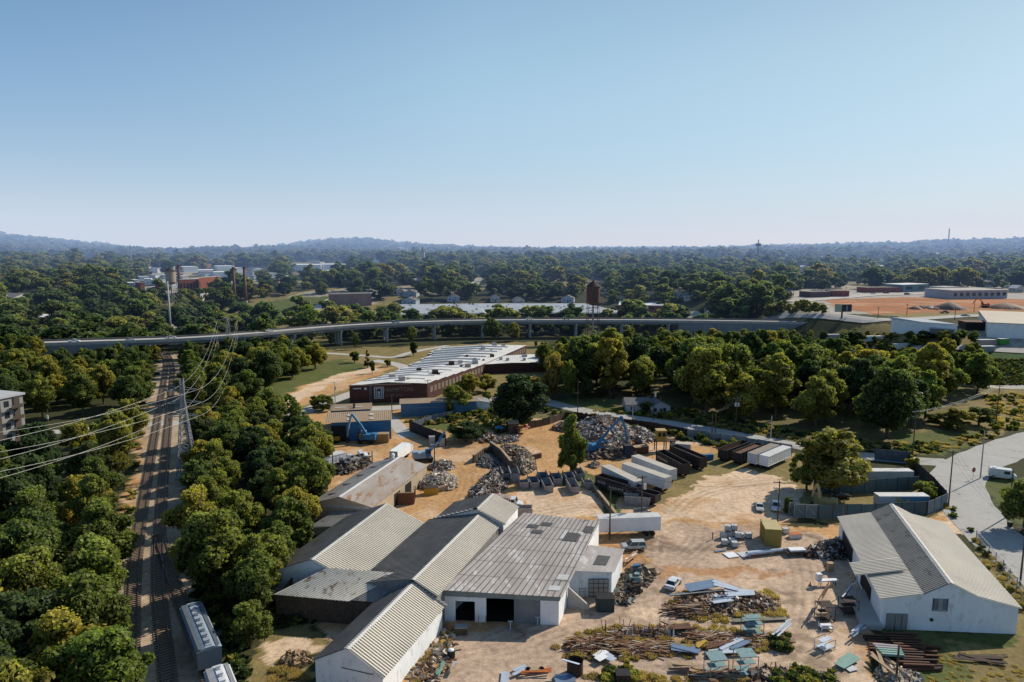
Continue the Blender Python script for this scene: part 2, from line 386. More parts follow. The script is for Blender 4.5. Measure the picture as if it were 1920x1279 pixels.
for c, e, poly in ZONES:
    P = np.array(poly); x0, y0 = P.min(0) - e - 1; x1, y1 = P.max(0) + e + 1
    ix = np.where((gx > x0) & (gx < x1))[0]; iy = np.where((gy > y0) & (gy < y1))[0]
    if not len(ix) or not len(iy): continue
    sl_ = np.s_[iy[0]:iy[-1] + 1, ix[0]:ix[-1] + 1]
    ins = pip(XX[sl_] + jx[sl_] * e * 2.4 + kx[sl_] * e, YY[sl_] + jy[sl_] * e * 2.4 + ky[sl_] * e, poly)
    col[sl_][ins] = c
# wear: pale and dark patches, oil stains, tyre tracks on the bare ground
bare = (np.abs(col - np.array(C_DIRT)).sum(-1) < .01) | (np.abs(col - np.array(C_YARD)).sum(-1) < .01) | (np.abs(col - np.array(C_PALE)).sum(-1) < .01)
k = sm(.52, .68, fbm(XX, YY, 14, 71))[..., None]
col = np.where(bare[..., None], col * (1 - .6 * k) + np.array(C_PALE) * .6 * k, col)
k = sm(.56, .72, fbm(XX, YY, 11, 81))[..., None]
col = np.where(bare[..., None], col * (1 - .55 * k) + np.array((.34, .2, .095)) * .55 * k, col)
k = sm(.6, .74, fbm(XX, YY, 4.5, 91))[..., None] * (YY < 140)[..., None]
col = np.where(bare[..., None], col * (1 - .6 * k) + np.array((.13, .1, .075)) * .6 * k, col)
grass = ~bare & (YY < 450)
k = sm(.5, .7, fbm(XX, YY, 5, 101))[..., None]
col = np.where(grass[..., None] & (col[..., 1:2] > .1), col * (1 - .4 * k) + np.array(C_SCRUB) * .4 * k, col)
TRK = [[(830, 832), (868, 868), (884, 900), (868, 932), (846, 975)], [(700, 842), (760, 832), (830, 832), (900, 838), (1000, 825), (1060, 830)], [(1240, 945), (1330, 1000), (1262, 1060), (1160, 1120), (1080, 1150), (930, 1205)], [(1490, 990), (1350, 1000), (1250, 1075), (1225, 1145), (1290, 1165), (1490, 1168)],
 [(1500, 1030), (1525, 1125), (1490, 1240), (1300, 1245), (1000, 1240)], [(1020, 960), (1100, 945), (1130, 965)], [(1500, 900), (1400, 905), (1290, 930), (1240, 1000), (1215, 1080)], [(1160, 1130), (1240, 1120), (1225, 1030), (1240, 985)], [(860, 1240), (960, 1220), (1060, 1180), (1180, 1165)]]
tr = np.zeros(XX.shape); sub = np.s_[(gy > 78).nonzero()[0][0]:(gy > 260).nonzero()[0][0], (gx > -70).nonzero()[0][0]:(gx > 110).nonzero()[0][0]]
SX, SY = XX[sub], YY[sub]
for pl in TRK:
    P_ = [G(*q_) for q_ in pl]; Q_ = []
    for _ in range(3):
        Q_ = [P_[0]]
        for a, b_ in zip(P_[:-1], P_[1:]): Q_ += [a.lerp(b_, .25), a.lerp(b_, .75)]
        P_ = Q_ + [P_[-1]]
    best = np.full(SX.shape, 99.)
    for a, b_ in zip(P_[:-1], P_[1:]):
        dx, dy = b_.x - a.x, b_.y - a.y; L2 = dx * dx + dy * dy + 1e-6
        t_ = np.clip(((SX - a.x) * dx + (SY - a.y) * dy) / L2, 0, 1); best = np.minimum(best, np.hypot(SX - a.x - t_ * dx, SY - a.y - t_ * dy))
    w_ = np.maximum(np.exp(-((best - .9) / .32) ** 2), .8 * np.exp(-((best - 2.4) / .3) ** 2)) * (.4 + .6 * sm(.35, .6, fbm(SX, SY, 7, 171)))
    tr[sub] = np.maximum(tr[sub], w_); 
ruts = np.abs(np.sin((XX * .55 + YY * .35 + 14 * fbm(XX, YY, 40, 131)) * .9)) < .09
k = (bare & ruts & (fbm(XX, YY, 16, 141) > .5))[..., None]
col = np.where(k, col * .74, col); col = col * (1 - .3 * (tr * bare)[..., None])
clay = np.abs(col - np.array(C_CLAY)).sum(-1) < .01
k = sm(.42, .66, fbm(XX * .35, YY, 12, 151))[..., None]
col = np.where(clay[..., None], col * (1 - .7 * k) + np.array((.22, .115, .06)) * .85 * k, col)
k = sm(.6, .68, fbm(XX * .3, YY, 9, 161))[..., None]
col = np.where(clay[..., None], col * (1 - .7 * k) + np.array((.5, .3, .16)) * .7 * k, col)
col = np.where(bare[..., None], col * np.array((1.46, 1.33, 1.22)), col * 1.12)
col *= (.82 + .36 * n3)[..., None] * (.9 + .2 * n1)[..., None]
ny, nx = XX.shape
co = np.stack([XX, YY, ZZ], -1).reshape(-1, 3)
i = np.arange(ny * nx).reshape(ny, nx)
q = np.stack([i[:-1, :-1], i[:-1, 1:], i[1:, 1:], i[1:, :-1]], -1).reshape(-1, 4)
def np_mesh(name, co, q, colors=None, attr='col', smooth=True, fl=None):
    me = bpy.data.meshes.new(name); me.vertices.add(len(co)); me.vertices.foreach_set('co', np.ascontiguousarray(co, np.float32).ravel())
    me.loops.add(q.size); me.loops.foreach_set('vertex_index', q.astype(np.int32).ravel())
    k = q.shape[1]; me.polygons.add(len(q)); me.polygons.foreach_set('loop_start', np.arange(0, q.size, k, dtype=np.int32)); me.polygons.foreach_set('loop_total', np.full(len(q), k, np.int32))
    if smooth: me.polygons.foreach_set('use_smooth', np.ones(len(q), bool))
    if colors is not None:
        a = me.color_attributes.new(attr, 'FLOAT_COLOR', 'POINT')
        a.data.foreach_set('color', np.concatenate([colors.reshape(-1, 3), np.ones((len(co), 1))], 1).astype(np.float32).ravel())
    if fl is not None:
        a = me.attributes.new('shade', 'FLOAT', 'POINT'); a.data.foreach_set('value', np.ascontiguousarray(fl, np.float32))
    me.update(); me.validate()
    return me
m, nt, out = newmat('ground')
b = N(nt, 'ShaderNodeBsdfPrincipled'); nt.links.new(b.outputs[0], out.inputs[0]); b.inputs['Roughness'].default_value = .95; b.inputs['Specular IOR Level'].default_value = .1
at = N(nt, 'ShaderNodeAttribute', attribute_name='col'); geo = N(nt, 'ShaderNodeNewGeometry')
f1 = noise(nt, geo.outputs['Position'], .9, 6, .7); f2 = noise(nt, geo.outputs['Position'], 4.0, 4, .7)
c = mixc(nt, .75, at.outputs['Color'], ramp(nt, f1, [(.25, .45), (.75, 1.4)]), 'MULTIPLY')
c = mixc(nt, .5, c, ramp(nt, f2, [(.25, .4), (.75, 1.45)]), 'MULTIPLY')
nt.links.new(c, b.inputs['Base Color'])
bp = N(nt, 'ShaderNodeBump'); bp.inputs['Strength'].default_value = .5; bp.inputs['Distance'].default_value = .25
nt.links.new(f1, bp.inputs['Height']); nt.links.new(bp.outputs[0], b.inputs['Normal'])
gme = np_mesh('ground', co, q, col); gme.materials.append(m)
tag(link('ground', gme), 'bare dirt yard, grass and wooded land out to the hills', None, kind='structure')
# ---------------------------------------------------------------- roads
def ribbon(pts, w, zoff, mat, name, kind='structure', label=None, step=4.0, zf=None, w2=None):
    P = [Vector(p) for p in pts]; out = []
    for a, b in zip(P[:-1], P[1:]):
        n = max(1, int((b - a).length / step))
        for k in range(n): out.append(a.lerp(b, k / n))
    out.append(P[-1])
    for _ in range(3):
        out = [out[0]] + [(out[k - 1] + out[k] * 2 + out[k + 1]) / 4 for k in range(1, len(out) - 1)] + [out[-1]]
    mb = MB(); vs = []; fs = []
    for k, p in enumerate(out):
        d = (out[min(k + 1, len(out) - 1)] - out[max(k - 1, 0)]); d.z = 0; d.normalize(); nrm = Vector((-d.y, d.x, 0))
        ww = w if w2 is None else w + (w2 - w) * k / (len(out) - 1)
        for sgn in (-1, -.33, .33, 1):
            r = p + nrm * sgn * ww / 2 * (1 + .04 * math.sin(k * 2.1 + sgn))
            z = (tz(r.x, r.y) if zf is None else zf(k / (len(out) - 1))) + zoff
            vs.append((r.x, r.y, z))
    for k in range(len(out) - 1):
        for j in range(3): fs.append((k * 4 + j, (k + 1) * 4 + j, (k + 1) * 4 + j + 1, k * 4 + j + 1)[::-1])
    mb.add(vs, fs)
    o = mb.build(name, mat)
    return tag(o, label, None, kind=kind), out
PALER = M('pale worn concrete road', (.54, .5, .45), (.42, .385, .34), .15, .6, .95)
gp = lambda *q: [G(*p) for p in q]
ribbon(gp((985, 742), (1040, 758), (1120, 776), (1250, 793), (1350, 810), (1440, 826), (1560, 848), (1680, 862), (1780, 868)), 7.5, .05, ASPH, 'road', label='grey street running past the scrap yard fence')
ribbon(gp((2150, 780), (1990, 812), (1900, 838), (1820, 870), (1790, 895), (1800, 930), (1840, 985), (1900, 1040), (1990, 1110), (2150, 1200)), 15, .06, ASPH, 'road', label='wide grey road bending down the right side', w2=11)
ribbon(gp((2000, 732), (1900, 728), (1845, 724)), 6, .05, PALER, 'road', label='narrow pale road beside the green field')
ribbon(gp((840, 648), (800, 655), (765, 662), (738, 672), (700, 668), (640, 664), (600, 662)), 5, .05, PALER, 'path', label='curving pale drive across the lawn')
ribbon(gp((700, 676), (740, 682), (765, 690), (755, 704), (700, 725), (640, 745), (560, 775), (500, 800)), 7, .055, PALER, 'road', label='pale lane curving down beside the brick factory')
ribbon(gp((640, 762), (700, 768), (750, 764), (860, 752), (940, 748)), 7, .05, PALER, 'pavement', label='concrete apron between the blue sheds')
ribbon(gp((720, 775), (742, 795), (765, 820)), 5, .05, PALER, 'path', label='concrete ramp beside the blue shed', step=2)
ribbon(gp((40, 812), (110, 812), (160, 804), (268, 795), (350, 793), (420, 789)), 6, .05, PALER, 'road', label='pale street crossing the railway')
ribbon([GT(*p) for p in ((1440, 592), (1500, 588), (1560, 592), (1640, 602), (1700, 600), (1800, 594), (1930, 590))], 12, .35, ASPH, 'road', label='road along the red clay site')
ribbon([GT(*p) for p in ((1480, 566), (1560, 560), (1640, 553), (1800, 551))], 16, .35, PALER, 'road', label='wide pale road far right')
ribbon([GT(*p) for p in ((885, 540), (892, 530), (900, 522))], 10, .06, PALER, 'road', label='small street seen between far trees')
ribbon([GT(*p) for p in ((590, 580), (612, 566), (626, 560))], 9, .06, PALER, 'road', label='pale lane beside the brick block')
ribbon([GT(*p) for p in ((1700, 658), (1800, 655), (1960, 662))], 6, .3, PALER, 'road', label='pale lane above the green field')
# ---------------------------------------------------------------- haze
hm, nt, out = newmat('haze')
ab = N(nt, 'ShaderNodeVolumeAbsorption'); em = N(nt, 'ShaderNodeEmission'); ad = N(nt, 'ShaderNodeAddShader')
HS = np.array((.055, .075, .12)) * 1e-3; HA = np.array((.62, .70, .82))
ab.inputs['Density'].default_value = 4e-4; ab.inputs['Color'].default_value = (*(1 - HS / 4e-4), 1)
e = HS * HA; s_ = e.max(); em.inputs['Color'].default_value = (*(e / s_), 1); em.inputs['Strength'].default_value = s_  # haze glow: scattered daylight put in as volume emission
nt.links.new(ab.outputs[0], ad.inputs[0]); nt.links.new(em.outputs[0], ad.inputs[1]); nt.links.new(ad.outputs[0], out.inputs['Volume'])
hb = MB().box(0, 4290, 205, 15800, 7820, 430).build('haze', hm)
tag(hb, 'thin blue summer haze lying over the land', None, kind='structure')
hb2 = MB().box(0, 4400, 200, 15600, 7500, 410).build('haze', None)
h2 = hm.copy(); h2.name = 'far haze'; k_ = 1.45
for n_ in h2.node_tree.nodes:
    if n_.bl_idname == 'ShaderNodeVolumeAbsorption': n_.inputs['Density'].default_value *= k_
    if n_.bl_idname == 'ShaderNodeEmission': n_.inputs['Strength'].default_value *= k_
hb2.data.materials.clear(); hb2.data.materials.append(h2)
tag(hb2, 'denser blue haze over the far country', None, kind='structure')
# ---------------------------------------------------------------- trees
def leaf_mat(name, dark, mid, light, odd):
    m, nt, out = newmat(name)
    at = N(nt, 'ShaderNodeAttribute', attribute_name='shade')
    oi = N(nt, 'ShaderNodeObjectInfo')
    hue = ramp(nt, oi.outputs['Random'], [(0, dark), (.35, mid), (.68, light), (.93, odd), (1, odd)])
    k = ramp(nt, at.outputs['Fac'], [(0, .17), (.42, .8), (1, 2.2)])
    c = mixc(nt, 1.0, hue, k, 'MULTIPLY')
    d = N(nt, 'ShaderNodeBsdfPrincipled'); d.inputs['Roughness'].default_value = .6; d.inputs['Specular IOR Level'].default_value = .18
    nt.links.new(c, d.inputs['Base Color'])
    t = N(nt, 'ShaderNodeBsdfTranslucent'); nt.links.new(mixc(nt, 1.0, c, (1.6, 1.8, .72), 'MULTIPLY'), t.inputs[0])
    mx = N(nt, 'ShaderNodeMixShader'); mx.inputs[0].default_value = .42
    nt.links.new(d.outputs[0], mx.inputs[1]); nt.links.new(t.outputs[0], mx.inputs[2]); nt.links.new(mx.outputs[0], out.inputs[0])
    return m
LEAF = leaf_mat('broad leaves', (.07, .098, .036), (.118, .142, .038), (.195, .198, .046), (.29, .24, .05))
LEAFY = leaf_mat('yellowing leaves', (.14, .175, .04), (.18, .2, .045), (.22, .21, .05), (.27, .2, .055))
LEAFD = leaf_mat('dark leaves', (.044, .072, .034), (.058, .088, .036), (.075, .102, .04), (.1, .108, .046))
LEAFF = leaf_mat('distant leaves', (.075, .108, .05), (.105, .14, .054), (.15, .175, .06), (.23, .21, .07))
BARK = M('grey brown bark', (.11, .085, .065), (.06, .048, .038), 2, .6, .95)
def crown(name, seed, R, Hc, nl, n, size, mat, shape='round', core=True, base=.0, flat=1.0):
    """leaf sprays over many lobes; crown spans z = base..base+Hc, radius R"""
    r = np.random.default_rng(seed)
    L = []; nl = int(nl * 1.5)
    for k in range(nl):
        t = r.random()
        if shape == 'pyramid': prof = (1 - t) ** .6 * .95 + .1
        elif shape == 'cone': prof = (1 - t) ** .8 + .06
        elif shape == 'column': prof = min(1, 2.6 * (1 - t)) ** .6 * .95
        elif shape == 'vase': prof = .35 + .75 * math.sin(PI * min(1, t * .8 + .12))
        else: prof = math.sqrt(max(.05, 1 - (2 * t - .85) ** 2 * .95)) if t < .95 else .4
        a = r.random() * 2 * PI; rad = R * prof * (r.random() ** .5) * .8 * (1 + .22 * math.sin(3 * a + seed) + .12 * math.sin(5 * a + 2 * seed))
        lr = R * (.13 + .24 * r.random() ** 1.3) * (.6 + .5 * prof)
        L.append((rad * math.cos(a), rad * math.sin(a), base + Hc * (.1 + .8 * t), lr))
    L = np.array(L)
    w = L[:, 3] ** 2; w /= w.sum()
    idx = r.choice(nl, n, p=w)
    d = r.normal(size=(n, 3)); d[:, 2] += .35; d /= np.linalg.norm(d, axis=1)[:, None]
    rr = L[idx, 3] * (.78 + .36 * r.random(n) ** 1.5)
    p = L[idx, :3] + d * rr[:, None] * np.array([1, 1, .85 * flat])
    # drop sprays buried inside another lobe
    dist = np.linalg.norm((p[:, None, :] - L[None, :, :3]), axis=2) / L[None, :, 3]
    keep = (dist < .66).sum(1) == 0
    p = p[keep]; d = d[keep]; li = idx[keep]; n = len(p)
    nr = d * .75 + r.normal(size=(n, 3)) * .55; nr[:, 2] += .25
    nr /= np.linalg.norm(nr, axis=1)[:, None]
    t1 = np.cross(nr, r.normal(size=(n, 3))); t1 /= np.linalg.norm(t1, axis=1)[:, None]; t2 = np.cross(nr, t1)
    s = size * (.55 + .8 * r.random(n))[:, None]; asp = (.6 + .4 * r.random(n))[:, None]
    fold = nr * s * .25
    V = np.stack([p - t1 * s - fold, p - t2 * s * asp, p + t1 * s - fold, p + t2 * s * asp], 1).reshape(-1, 3)
    Q = np.arange(4 * n).reshape(n, 4)
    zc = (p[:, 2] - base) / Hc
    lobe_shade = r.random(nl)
    sh = np.clip(.12 + .3 * zc + .3 * lobe_shade[li] + .3 * r.random(n) - .1, 0, 1)  # leaf tone rises with height: sunlit tops put into the colour
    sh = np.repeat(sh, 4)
    if core:
        mb = MB()
        for (x, y, z, lr) in L: mb.sphere((x, y, z), lr * .74, 7, 5, sq=(1, 1, .85 * flat))
        cv = np.array(mb.v) + r.normal(size=(len(mb.v), 3)) * .06 * R * .3
        tri = []
        for f in mb.f: tri.append(f if len(f) == 4 else (f[0], f[1], f[2], f[2]))
        cq = np.array([f for f in tri if f[2] != f[3]]) + len(V)
        V = np.concatenate([V, cv]); Q = np.concatenate([Q, cq]); sh = np.concatenate([sh, np.full(len(cv), .05)])  # cores near black: the crown's inner shade put into the colour
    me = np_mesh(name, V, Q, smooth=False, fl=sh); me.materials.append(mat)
    return me
def trunk_mesh(name, seed, h, r0, spread):
    r = random.Random(seed); mb = MB()
    a = Vector((0, 0, -.3)); b = Vector((r.uniform(-.2, .2), r.uniform(-.2, .2), h * .5)); c = Vector((r.uniform(-.5, .5), r.uniform(-.5, .5), h))
    mb.cyl(a, b, r0 * 1.15, r0 * .8, 7); mb.cyl(b, c, r0 * .8, r0 * .3, 7)
    for k in range(4):
        t = b.lerp(c, .1 + .2 * k); an = k * 1.7 + r.random()
        mb.cyl(t, t + Vector((math.cos(an) * spread, math.sin(an) * spread, h * .28)), r0 * .4, r0 * .12, 5)
    return mb.mesh(name, BARK)
# prototypes: (crown mesh, trunk mesh, crown radius, total height)
PROTO = {}
def proto(key, seed, R, h, clear, nl, n, size, mat, shape='round', flat=1.0):
    cm = crown('crown_' + key, seed, R, h - clear, nl, n, size, mat, shape, base=clear, flat=flat)
    tm = trunk_mesh('trunk_' + key, seed, clear + (h - clear) * .55, max(.18, R * .06), R * .5)
    PROTO[key] = (cm, tm, R, h)
proto('oak_a', 1, 5.6, 13, 1.6, 34, 9000, .27, LEAF)
proto('oak_b', 2, 5.0, 12, 1.2, 28, 8000, .26, LEAF)
proto('oak_c', 3, 6.2, 14, 2.0, 40, 10000, .28, LEAF)
proto('tall_a', 4, 4.2, 16, 2.5, 34, 9000, .27, LEAF)
proto('tall_b', 5, 4.6, 17, 2.2, 36, 9000, .27, LEAF, 'vase')
proto('yel_a', 6, 4.8, 13, 1.6, 30, 8500, .27, LEAFY)
proto('yel_b', 7, 5.4, 13, 1.4, 32, 8500, .27, LEAFY, 'vase')
proto('dark_a', 8, 5.6, 14, 1.4, 34, 9000, .27, LEAFD)
proto('dark_b', 9, 4.6, 13, 1.2, 28, 8000, .26, LEAFD)
proto('poplar', 10, 4.2, 13, .6, 44, 9500, .25, leaf_mat('pale yellow green leaves', (.16, .19, .045), (.17, .2, .045), (.18, .2, .045), (.2, .21, .05)), 'pyramid')
proto('cypress', 11, 1.6, 8, .4, 22, 3500, .2, LEAFD, 'cone')
proto('small', 12, 2.2, 4.6, .9, 16, 3000, .2, LEAF)
proto('small_y', 13, 2.3, 5.0, .8, 16, 3000, .2, LEAFY)
proto('bush', 14, 1.9, 2.4, -.3, 14, 2600, .19, LEAF, flat=.8)
proto('bush_d', 15, 2.2, 2.8, -.3, 14, 2600, .19, LEAFD, flat=.8)
proto('open_a', 16, 5.2, 15, 3.2, 24, 6000, .28, LEAF, 'vase')
# ---- where trees stand: list of [proto, x, y, z, scale, rot, name, label, group]
TREES = []
def put(key, x, y, s, name, label, group=None, z=None):
    TREES.append([key, x, y, tz(x, y) if z is None else z, s, random.uniform(0, 6.28), name, label, group])
def putp(key, px, py, hgt, name, label, wid=None, group=None):
    """by base pixel and the tree's height in metres"""
    p = GT(px, py) if py < 650 else G(px, py)
    s = hgt / PROTO[key][3]
    if wid: s = (wid / (2 * PROTO[key][2]), wid / (2 * PROTO[key][2]), s)
    put(key, p.x, p.y, s, name, label, group)
OCC = []
def free(x, y, d):
    for (a, b, c) in OCC:
        if (a - x) ** 2 + (b - y) ** 2 < (c * d) ** 2: return False
    return True
KEEP = []     # polygons no random tree may stand in
def hcap(x, y, s):
    """keep the wood canopy as low as it grows near the viaduct"""
    if y < 200 or (x < 20 and y < 240): return s
    px = PX(x, y, 0)[0]; line = np.interp(px, [-200, 60, 115, 420, 450, 540, 620, 960, 1000, 1100, 1200, 1400, 1520, 1600, 1690, 1860], [620, 630, 646, 638, 624, 626, 640, 650, 640, 624, 611, 602, 616, 636, 650, 652]) + random.uniform(0, 16)
    while s > .3 and PX(x, y, 13.5 * s)[1] < line: s *= .93
    return s
def fill(poly, spacing, mix, name, label, group, hs=(.8, 1.15), n=4000, edge=None):
    P = np.array(poly); x0, y0 = P.min(0); x1, y1 = P.max(0)
    n = int(min(n, (x1 - x0) * (y1 - y0) / spacing ** 2 * 5))
    xs = RNG.uniform(x0, x1, n); ys = RNG.uniform(y0, y1, n)
    ins = pip(xs, ys, poly)
    for k in KEEP: ins &= ~pip(xs, ys, k)
    c = 0
    for x, y in zip(xs[ins], ys[ins]):
        px, py, d = PX(x, y, 8)
        if px < -120 or px > 2040 or py > 1420: continue
        if y > 300 and x > 60: h_cap = .6
        else: h_cap = 1
        if free(x, y, spacing * (1 if h_cap == 1 else .8)):
            OCC.append((x, y, 1)); put(random.choice(mix), x, y, hcap(x, y, random.uniform(*hs) * h_cap), name, label, group); c += 1
    return c
near_keep = [
 gpoly([(-200, 960), (60, 930), (75, 850), (50, 800), (-200, 800)]),                       # flats
 gpoly([(10, 890), (150, 890), (190, 850), (200, 818), (268, 804), (268, 780), (150, 790), (20, 795)]),  # street
 gpoly([(236, 760), (270, 760), (272, 730), (244, 728)]),
 gpoly([(225, 1279), (212, 1100), (222, 1000), (249, 900), (266, 800), (272, 740), (292, 690), (303, 660), (340, 660), (348, 700), (350, 780), (358, 870), (352, 960), (356, 1040), (400, 1160), (450, 1279), (470, 1500), (200, 1500)]),
]
KEEP += near_keep
# hand-placed trees that the photograph shows apart
putp('dark_a', 968, 800, 19, 'oak_tree', 'large dark round tree at the edge of the scrap yard meadow', 20)
putp('poplar', 1070, 890, 17.5, 'poplar_tree', 'upright yellow green tree standing among the scrap containers', 8.5)
putp('yel_a', 1560, 925, 17, 'shade_tree', 'broad olive and yellow tree shading the teal fenced compound', 19)
putp('oak_b', 1512, 918, 11, 'shade_tree', 'lower dark green tree at the left of the compound shade tree', 9)
putp('oak_a', 1918, 995, 11, 'roadside_tree', 'dark tree at the right edge overhanging the road', 10)
putp('tall_b', 1592, 672, 17, 'lone_tree', 'tall dark tree rising above the wood in front of the viaduct end', 17)
putp('oak_b', 1770, 640, 6, 'small_tree', 'small olive tree in front of the grey containers', 8)
putp('cypress', 689, 690, 10, 'cypress_tree', 'narrow dark cypress on the lawn beside the drive', 4)
putp('small', 665, 680, 6.5, 'small_tree', 'small round tree on the lawn left of the cypress')
putp('small', 776, 668, 8.5, 'lawn_tree', 'slim upright green tree by the drive fork', 6)
putp('small', 698, 700, 6.5, 'small_tree', 'thin tree in front of the cypress', 3.4)
putp('small', 727, 688, 4.5, 'small_tree', 'low tree at the drive bend')
putp('tall_a', 667, 655, 10, 'slim_tree', 'slim pale tree in front of the viaduct pier', 5)
putp('yel_a', 620, 648, 8, 'slim_tree', 'yellowish slim tree against the dark viaduct span', 5)
putp('tall_a', 772, 645, 12, 'tall_tree', 'tall pale green tree rising past the viaduct deck', 7)
putp('oak_b', 840, 636, 12, 'round_tree', 'round tree in front of the viaduct deck', 9)
putp('oak_a', 922, 640, 16, 'tall_tree', 'tall spreading tree behind the factory roof end', 13)
putp('oak_b', 962, 640, 13, 'leafy_tree', 'green tree right of the tall tree at the factory end', 9)
putp('oak_a', 775, 745, 6, 'round_tree', 'dark rounded tree hiding part of the brick mural wall', 9)
putp('oak_b', 852, 775, 11, 'leafy_tree', 'open green tree beside the long pale blue shed', 11)
putp('oak_c', 880, 740, 9, 'leafy_tree', 'leafy tree against the factory side wall', 11)
putp('oak_b', 910, 735, 8, 'leafy_tree', 'dark tree behind the meadow oak', 9)
putp('small', 912, 758, 5, 'small_tree', 'small pale tree on the bright green lawn')
putp('yel_b', 1035, 750, 19, 'autumn_tree', 'tall orange tinged tree beside the white annex roof', 10)
putp('yel_a', 1065, 752, 17, 'autumn_tree', 'yellowing tree right of the orange tinged tree', 9)
putp('yel_a', 1000, 742, 8, 'autumn_tree', 'low yellow tree behind the white annex', 12)
putp('dark_b', 1098, 752, 11, 'dark_tree', 'dark conical tree beside the street lawn', 6)
putp('dark_a', 875, 828, 6.5, 'dark_bush_tree', 'dark rounded bush tree at the meadow corner', 11)
putp('small_y', 540, 765, 5.5, 'small_tree', 'small bushy tree on the verge of the dirt lane', 6.5)
putp('small', 530, 772, 4, 'small_tree', 'low bushy tree at the verge left of the lane')
putp('oak_b', 606, 770, 6.5, 'round_tree', 'dark round tree behind the blue warehouse', 9)
putp('small', 590, 764, 4.5, 'small_tree', 'small tree left of the round tree behind the warehouse')
putp('oak_a', 582, 870, 13, 'yard_tree', 'olive tree between the railway wood and the blue warehouse', 13)
putp('small', 1212, 775, 4.5, 'yard_bush_tree', 'dark rounded tree in front of the white cottage', 6.5)
putp('yel_a', 1340, 592, 14, 'yellow_tree', 'large olive tree beyond the viaduct on the right', 17)
putp('poplar', 1410, 592, 9, 'yellow_tree', 'pale yellow green tree beyond the viaduct parapet', 6)
putp('yel_a', 1243, 592, 8, 'yellow_tree', 'rounded pale green tree in front of the red walled works', 8)
putp('small_y', 1315, 592, 6, 'yellow_tree', 'small bright yellow tree behind the viaduct')
putp('oak_b', 1150, 592, 8, 'leafy_tree', 'pale leafy tree right of the rusty water tank', 8)
putp('oak_b', 638, 600, 9, 'leafy_tree', 'bright green tree left of the sawtooth mill', 10)
putp('dark_a', 1935, 585, 12, 'dark_tree', 'dark tree cut by the right picture edge beyond the clay site', 10)
for px, py, hh in [(1448, 592, 8), (1462, 590, 9), (1480, 591, 8), (1494, 588, 9), (1510, 590, 10), (1528, 588, 8), (1542, 590, 7), (1470, 584, 8), (1502, 580, 7)]: putp('oak_b', px, py, hh, 'broadleaf_tree', 'leafy tree of the row between viaduct end and clay site', None, 'trees between viaduct end and clay site')
for k, (px, py, hh, lab) in enumerate([(1795, 805, 7, 'flat topped tree on the grass bank beside the road'), (1835, 798, 6.5, 'spreading tree at the road end of the grass bank'), (1770, 800, 5, 'low tree on the grass bank')]):
    putp('open_a' if k < 2 else 'oak_b', px, py, hh, 'bank_tree', lab, 11)
putp('bush_d', 1476, 962, 4.5, 'ivy_bush', 'upright dark bush beside the compound gate', 3.5)
putp('bush', 1735, 930, 4, 'bush', 'pale bush on the compound back fence', 6)
putp('bush', 1710, 880, 4, 'bush', 'green bush growing at the end of the grey trailer', 4)
putp('bush', 1800, 632, 4, 'bush', 'dark bush beside the white industrial hall', 9)
putp('bush_d', 1735, 634, 4.5, 'bush', 'dark creeper covered bush against the white hall', 14)
for key, x, y, k_ in [('oak_c', -58.5, 83, 1.0), ('oak_a', -61, 92, 1.05), ('dark_a', -66, 79, 1.1), ('yel_b', -76, 100, 1.0), ('oak_b', -60, 74, 1.1), ('dark_b', -68, 88, 1.2), ('yel_a', -67, 97, .9)]:
    put(key, x, y, k_, 'broadleaf_tree', 'leafy tree of the dense wood at the lower left beside the railway', 'trees of the wood at the lower left')
for T in TREES: OCC.append((T[1], T[2], .8))
for px, py, hh in [(478, 1160, 11), (498, 1118, 12), (470, 1215, 8), (520, 1078, 11), (545, 1040, 12), (556, 1000, 11)]: putp('oak_b' if px % 2 else 'oak_a', px, py, hh, 'broadleaf_tree', 'green tree of the strip of wood between railway and sheds', None, 'trees between the railway and the sheds')
for T in TREES[-6:]: OCC.append((T[1], T[2], 1))
wl = gpoly([(225, 1500), (215, 1279), (200, 1100), (212, 1000), (240, 900), (258, 800), (264, 740), (284, 690), (298, 662)])
left_wood = [(x, y) for x, y in wl] + [(-330, 395), (-330, 300), (-62, 70), (-55, 66)]
broad = ['oak_a', 'oak_b', 'oak_c', 'tall_a', 'dark_a', 'oak_b', 'dark_b', 'yel_a', 'tall_b']
nA = fill([p for p in gpoly([(215, 1560), (205, 1279), (195, 1180), (150, 1080), (-400, 1080), (-400, 1560)])], 7.6, ['oak_b', 'yel_a', 'dark_a', 'oak_a', 'yel_b', 'oak_c', 'yel_b'], 'broadleaf_tree', 'leafy tree of the dense wood at the lower left beside the railway', 'trees of the wood at the lower left', (.85, 1.25))
nB = fill(left_wood, 8.6, broad, 'broadleaf_tree', 'leafy tree of the wood left of the railway', 'trees of the wood left of the railway', (.85, 1.25))
strip = gpoly([(470, 1500), (440, 1250), (400, 1150), (362, 1040), (356, 960), (362, 880), (368, 840)]) + gpoly([(500, 800), (600, 850), (582, 900), (575, 960)]) + [(-46, 150), (-47, 138), (-45, 122), (-40, 104), (-41, 96), (-38, 80)]
nC = fill(strip, 6.8, ['oak_a', 'oak_b', 'oak_b', 'dark_b', 'tall_a', 'oak_c', 'oak_a'], 'broadleaf_tree', 'green tree of the strip of wood between railway and sheds', 'trees between the railway and the sheds', (.8, 1.1))
mid = gpoly([(352, 770), (348, 700), (342, 662), (420, 655), (590, 655), (605, 690), (560, 705), (470, 760), (430, 790)])
nD = fill(mid, 8.8, ['oak_a', 'oak_b', 'oak_c', 'oak_b', 'tall_a', 'yel_a', 'dark_a'], 'broadleaf_tree', 'rounded tree of the grove right of the railway before the viaduct', 'trees of the grove before the viaduct', (.9, 1.3))
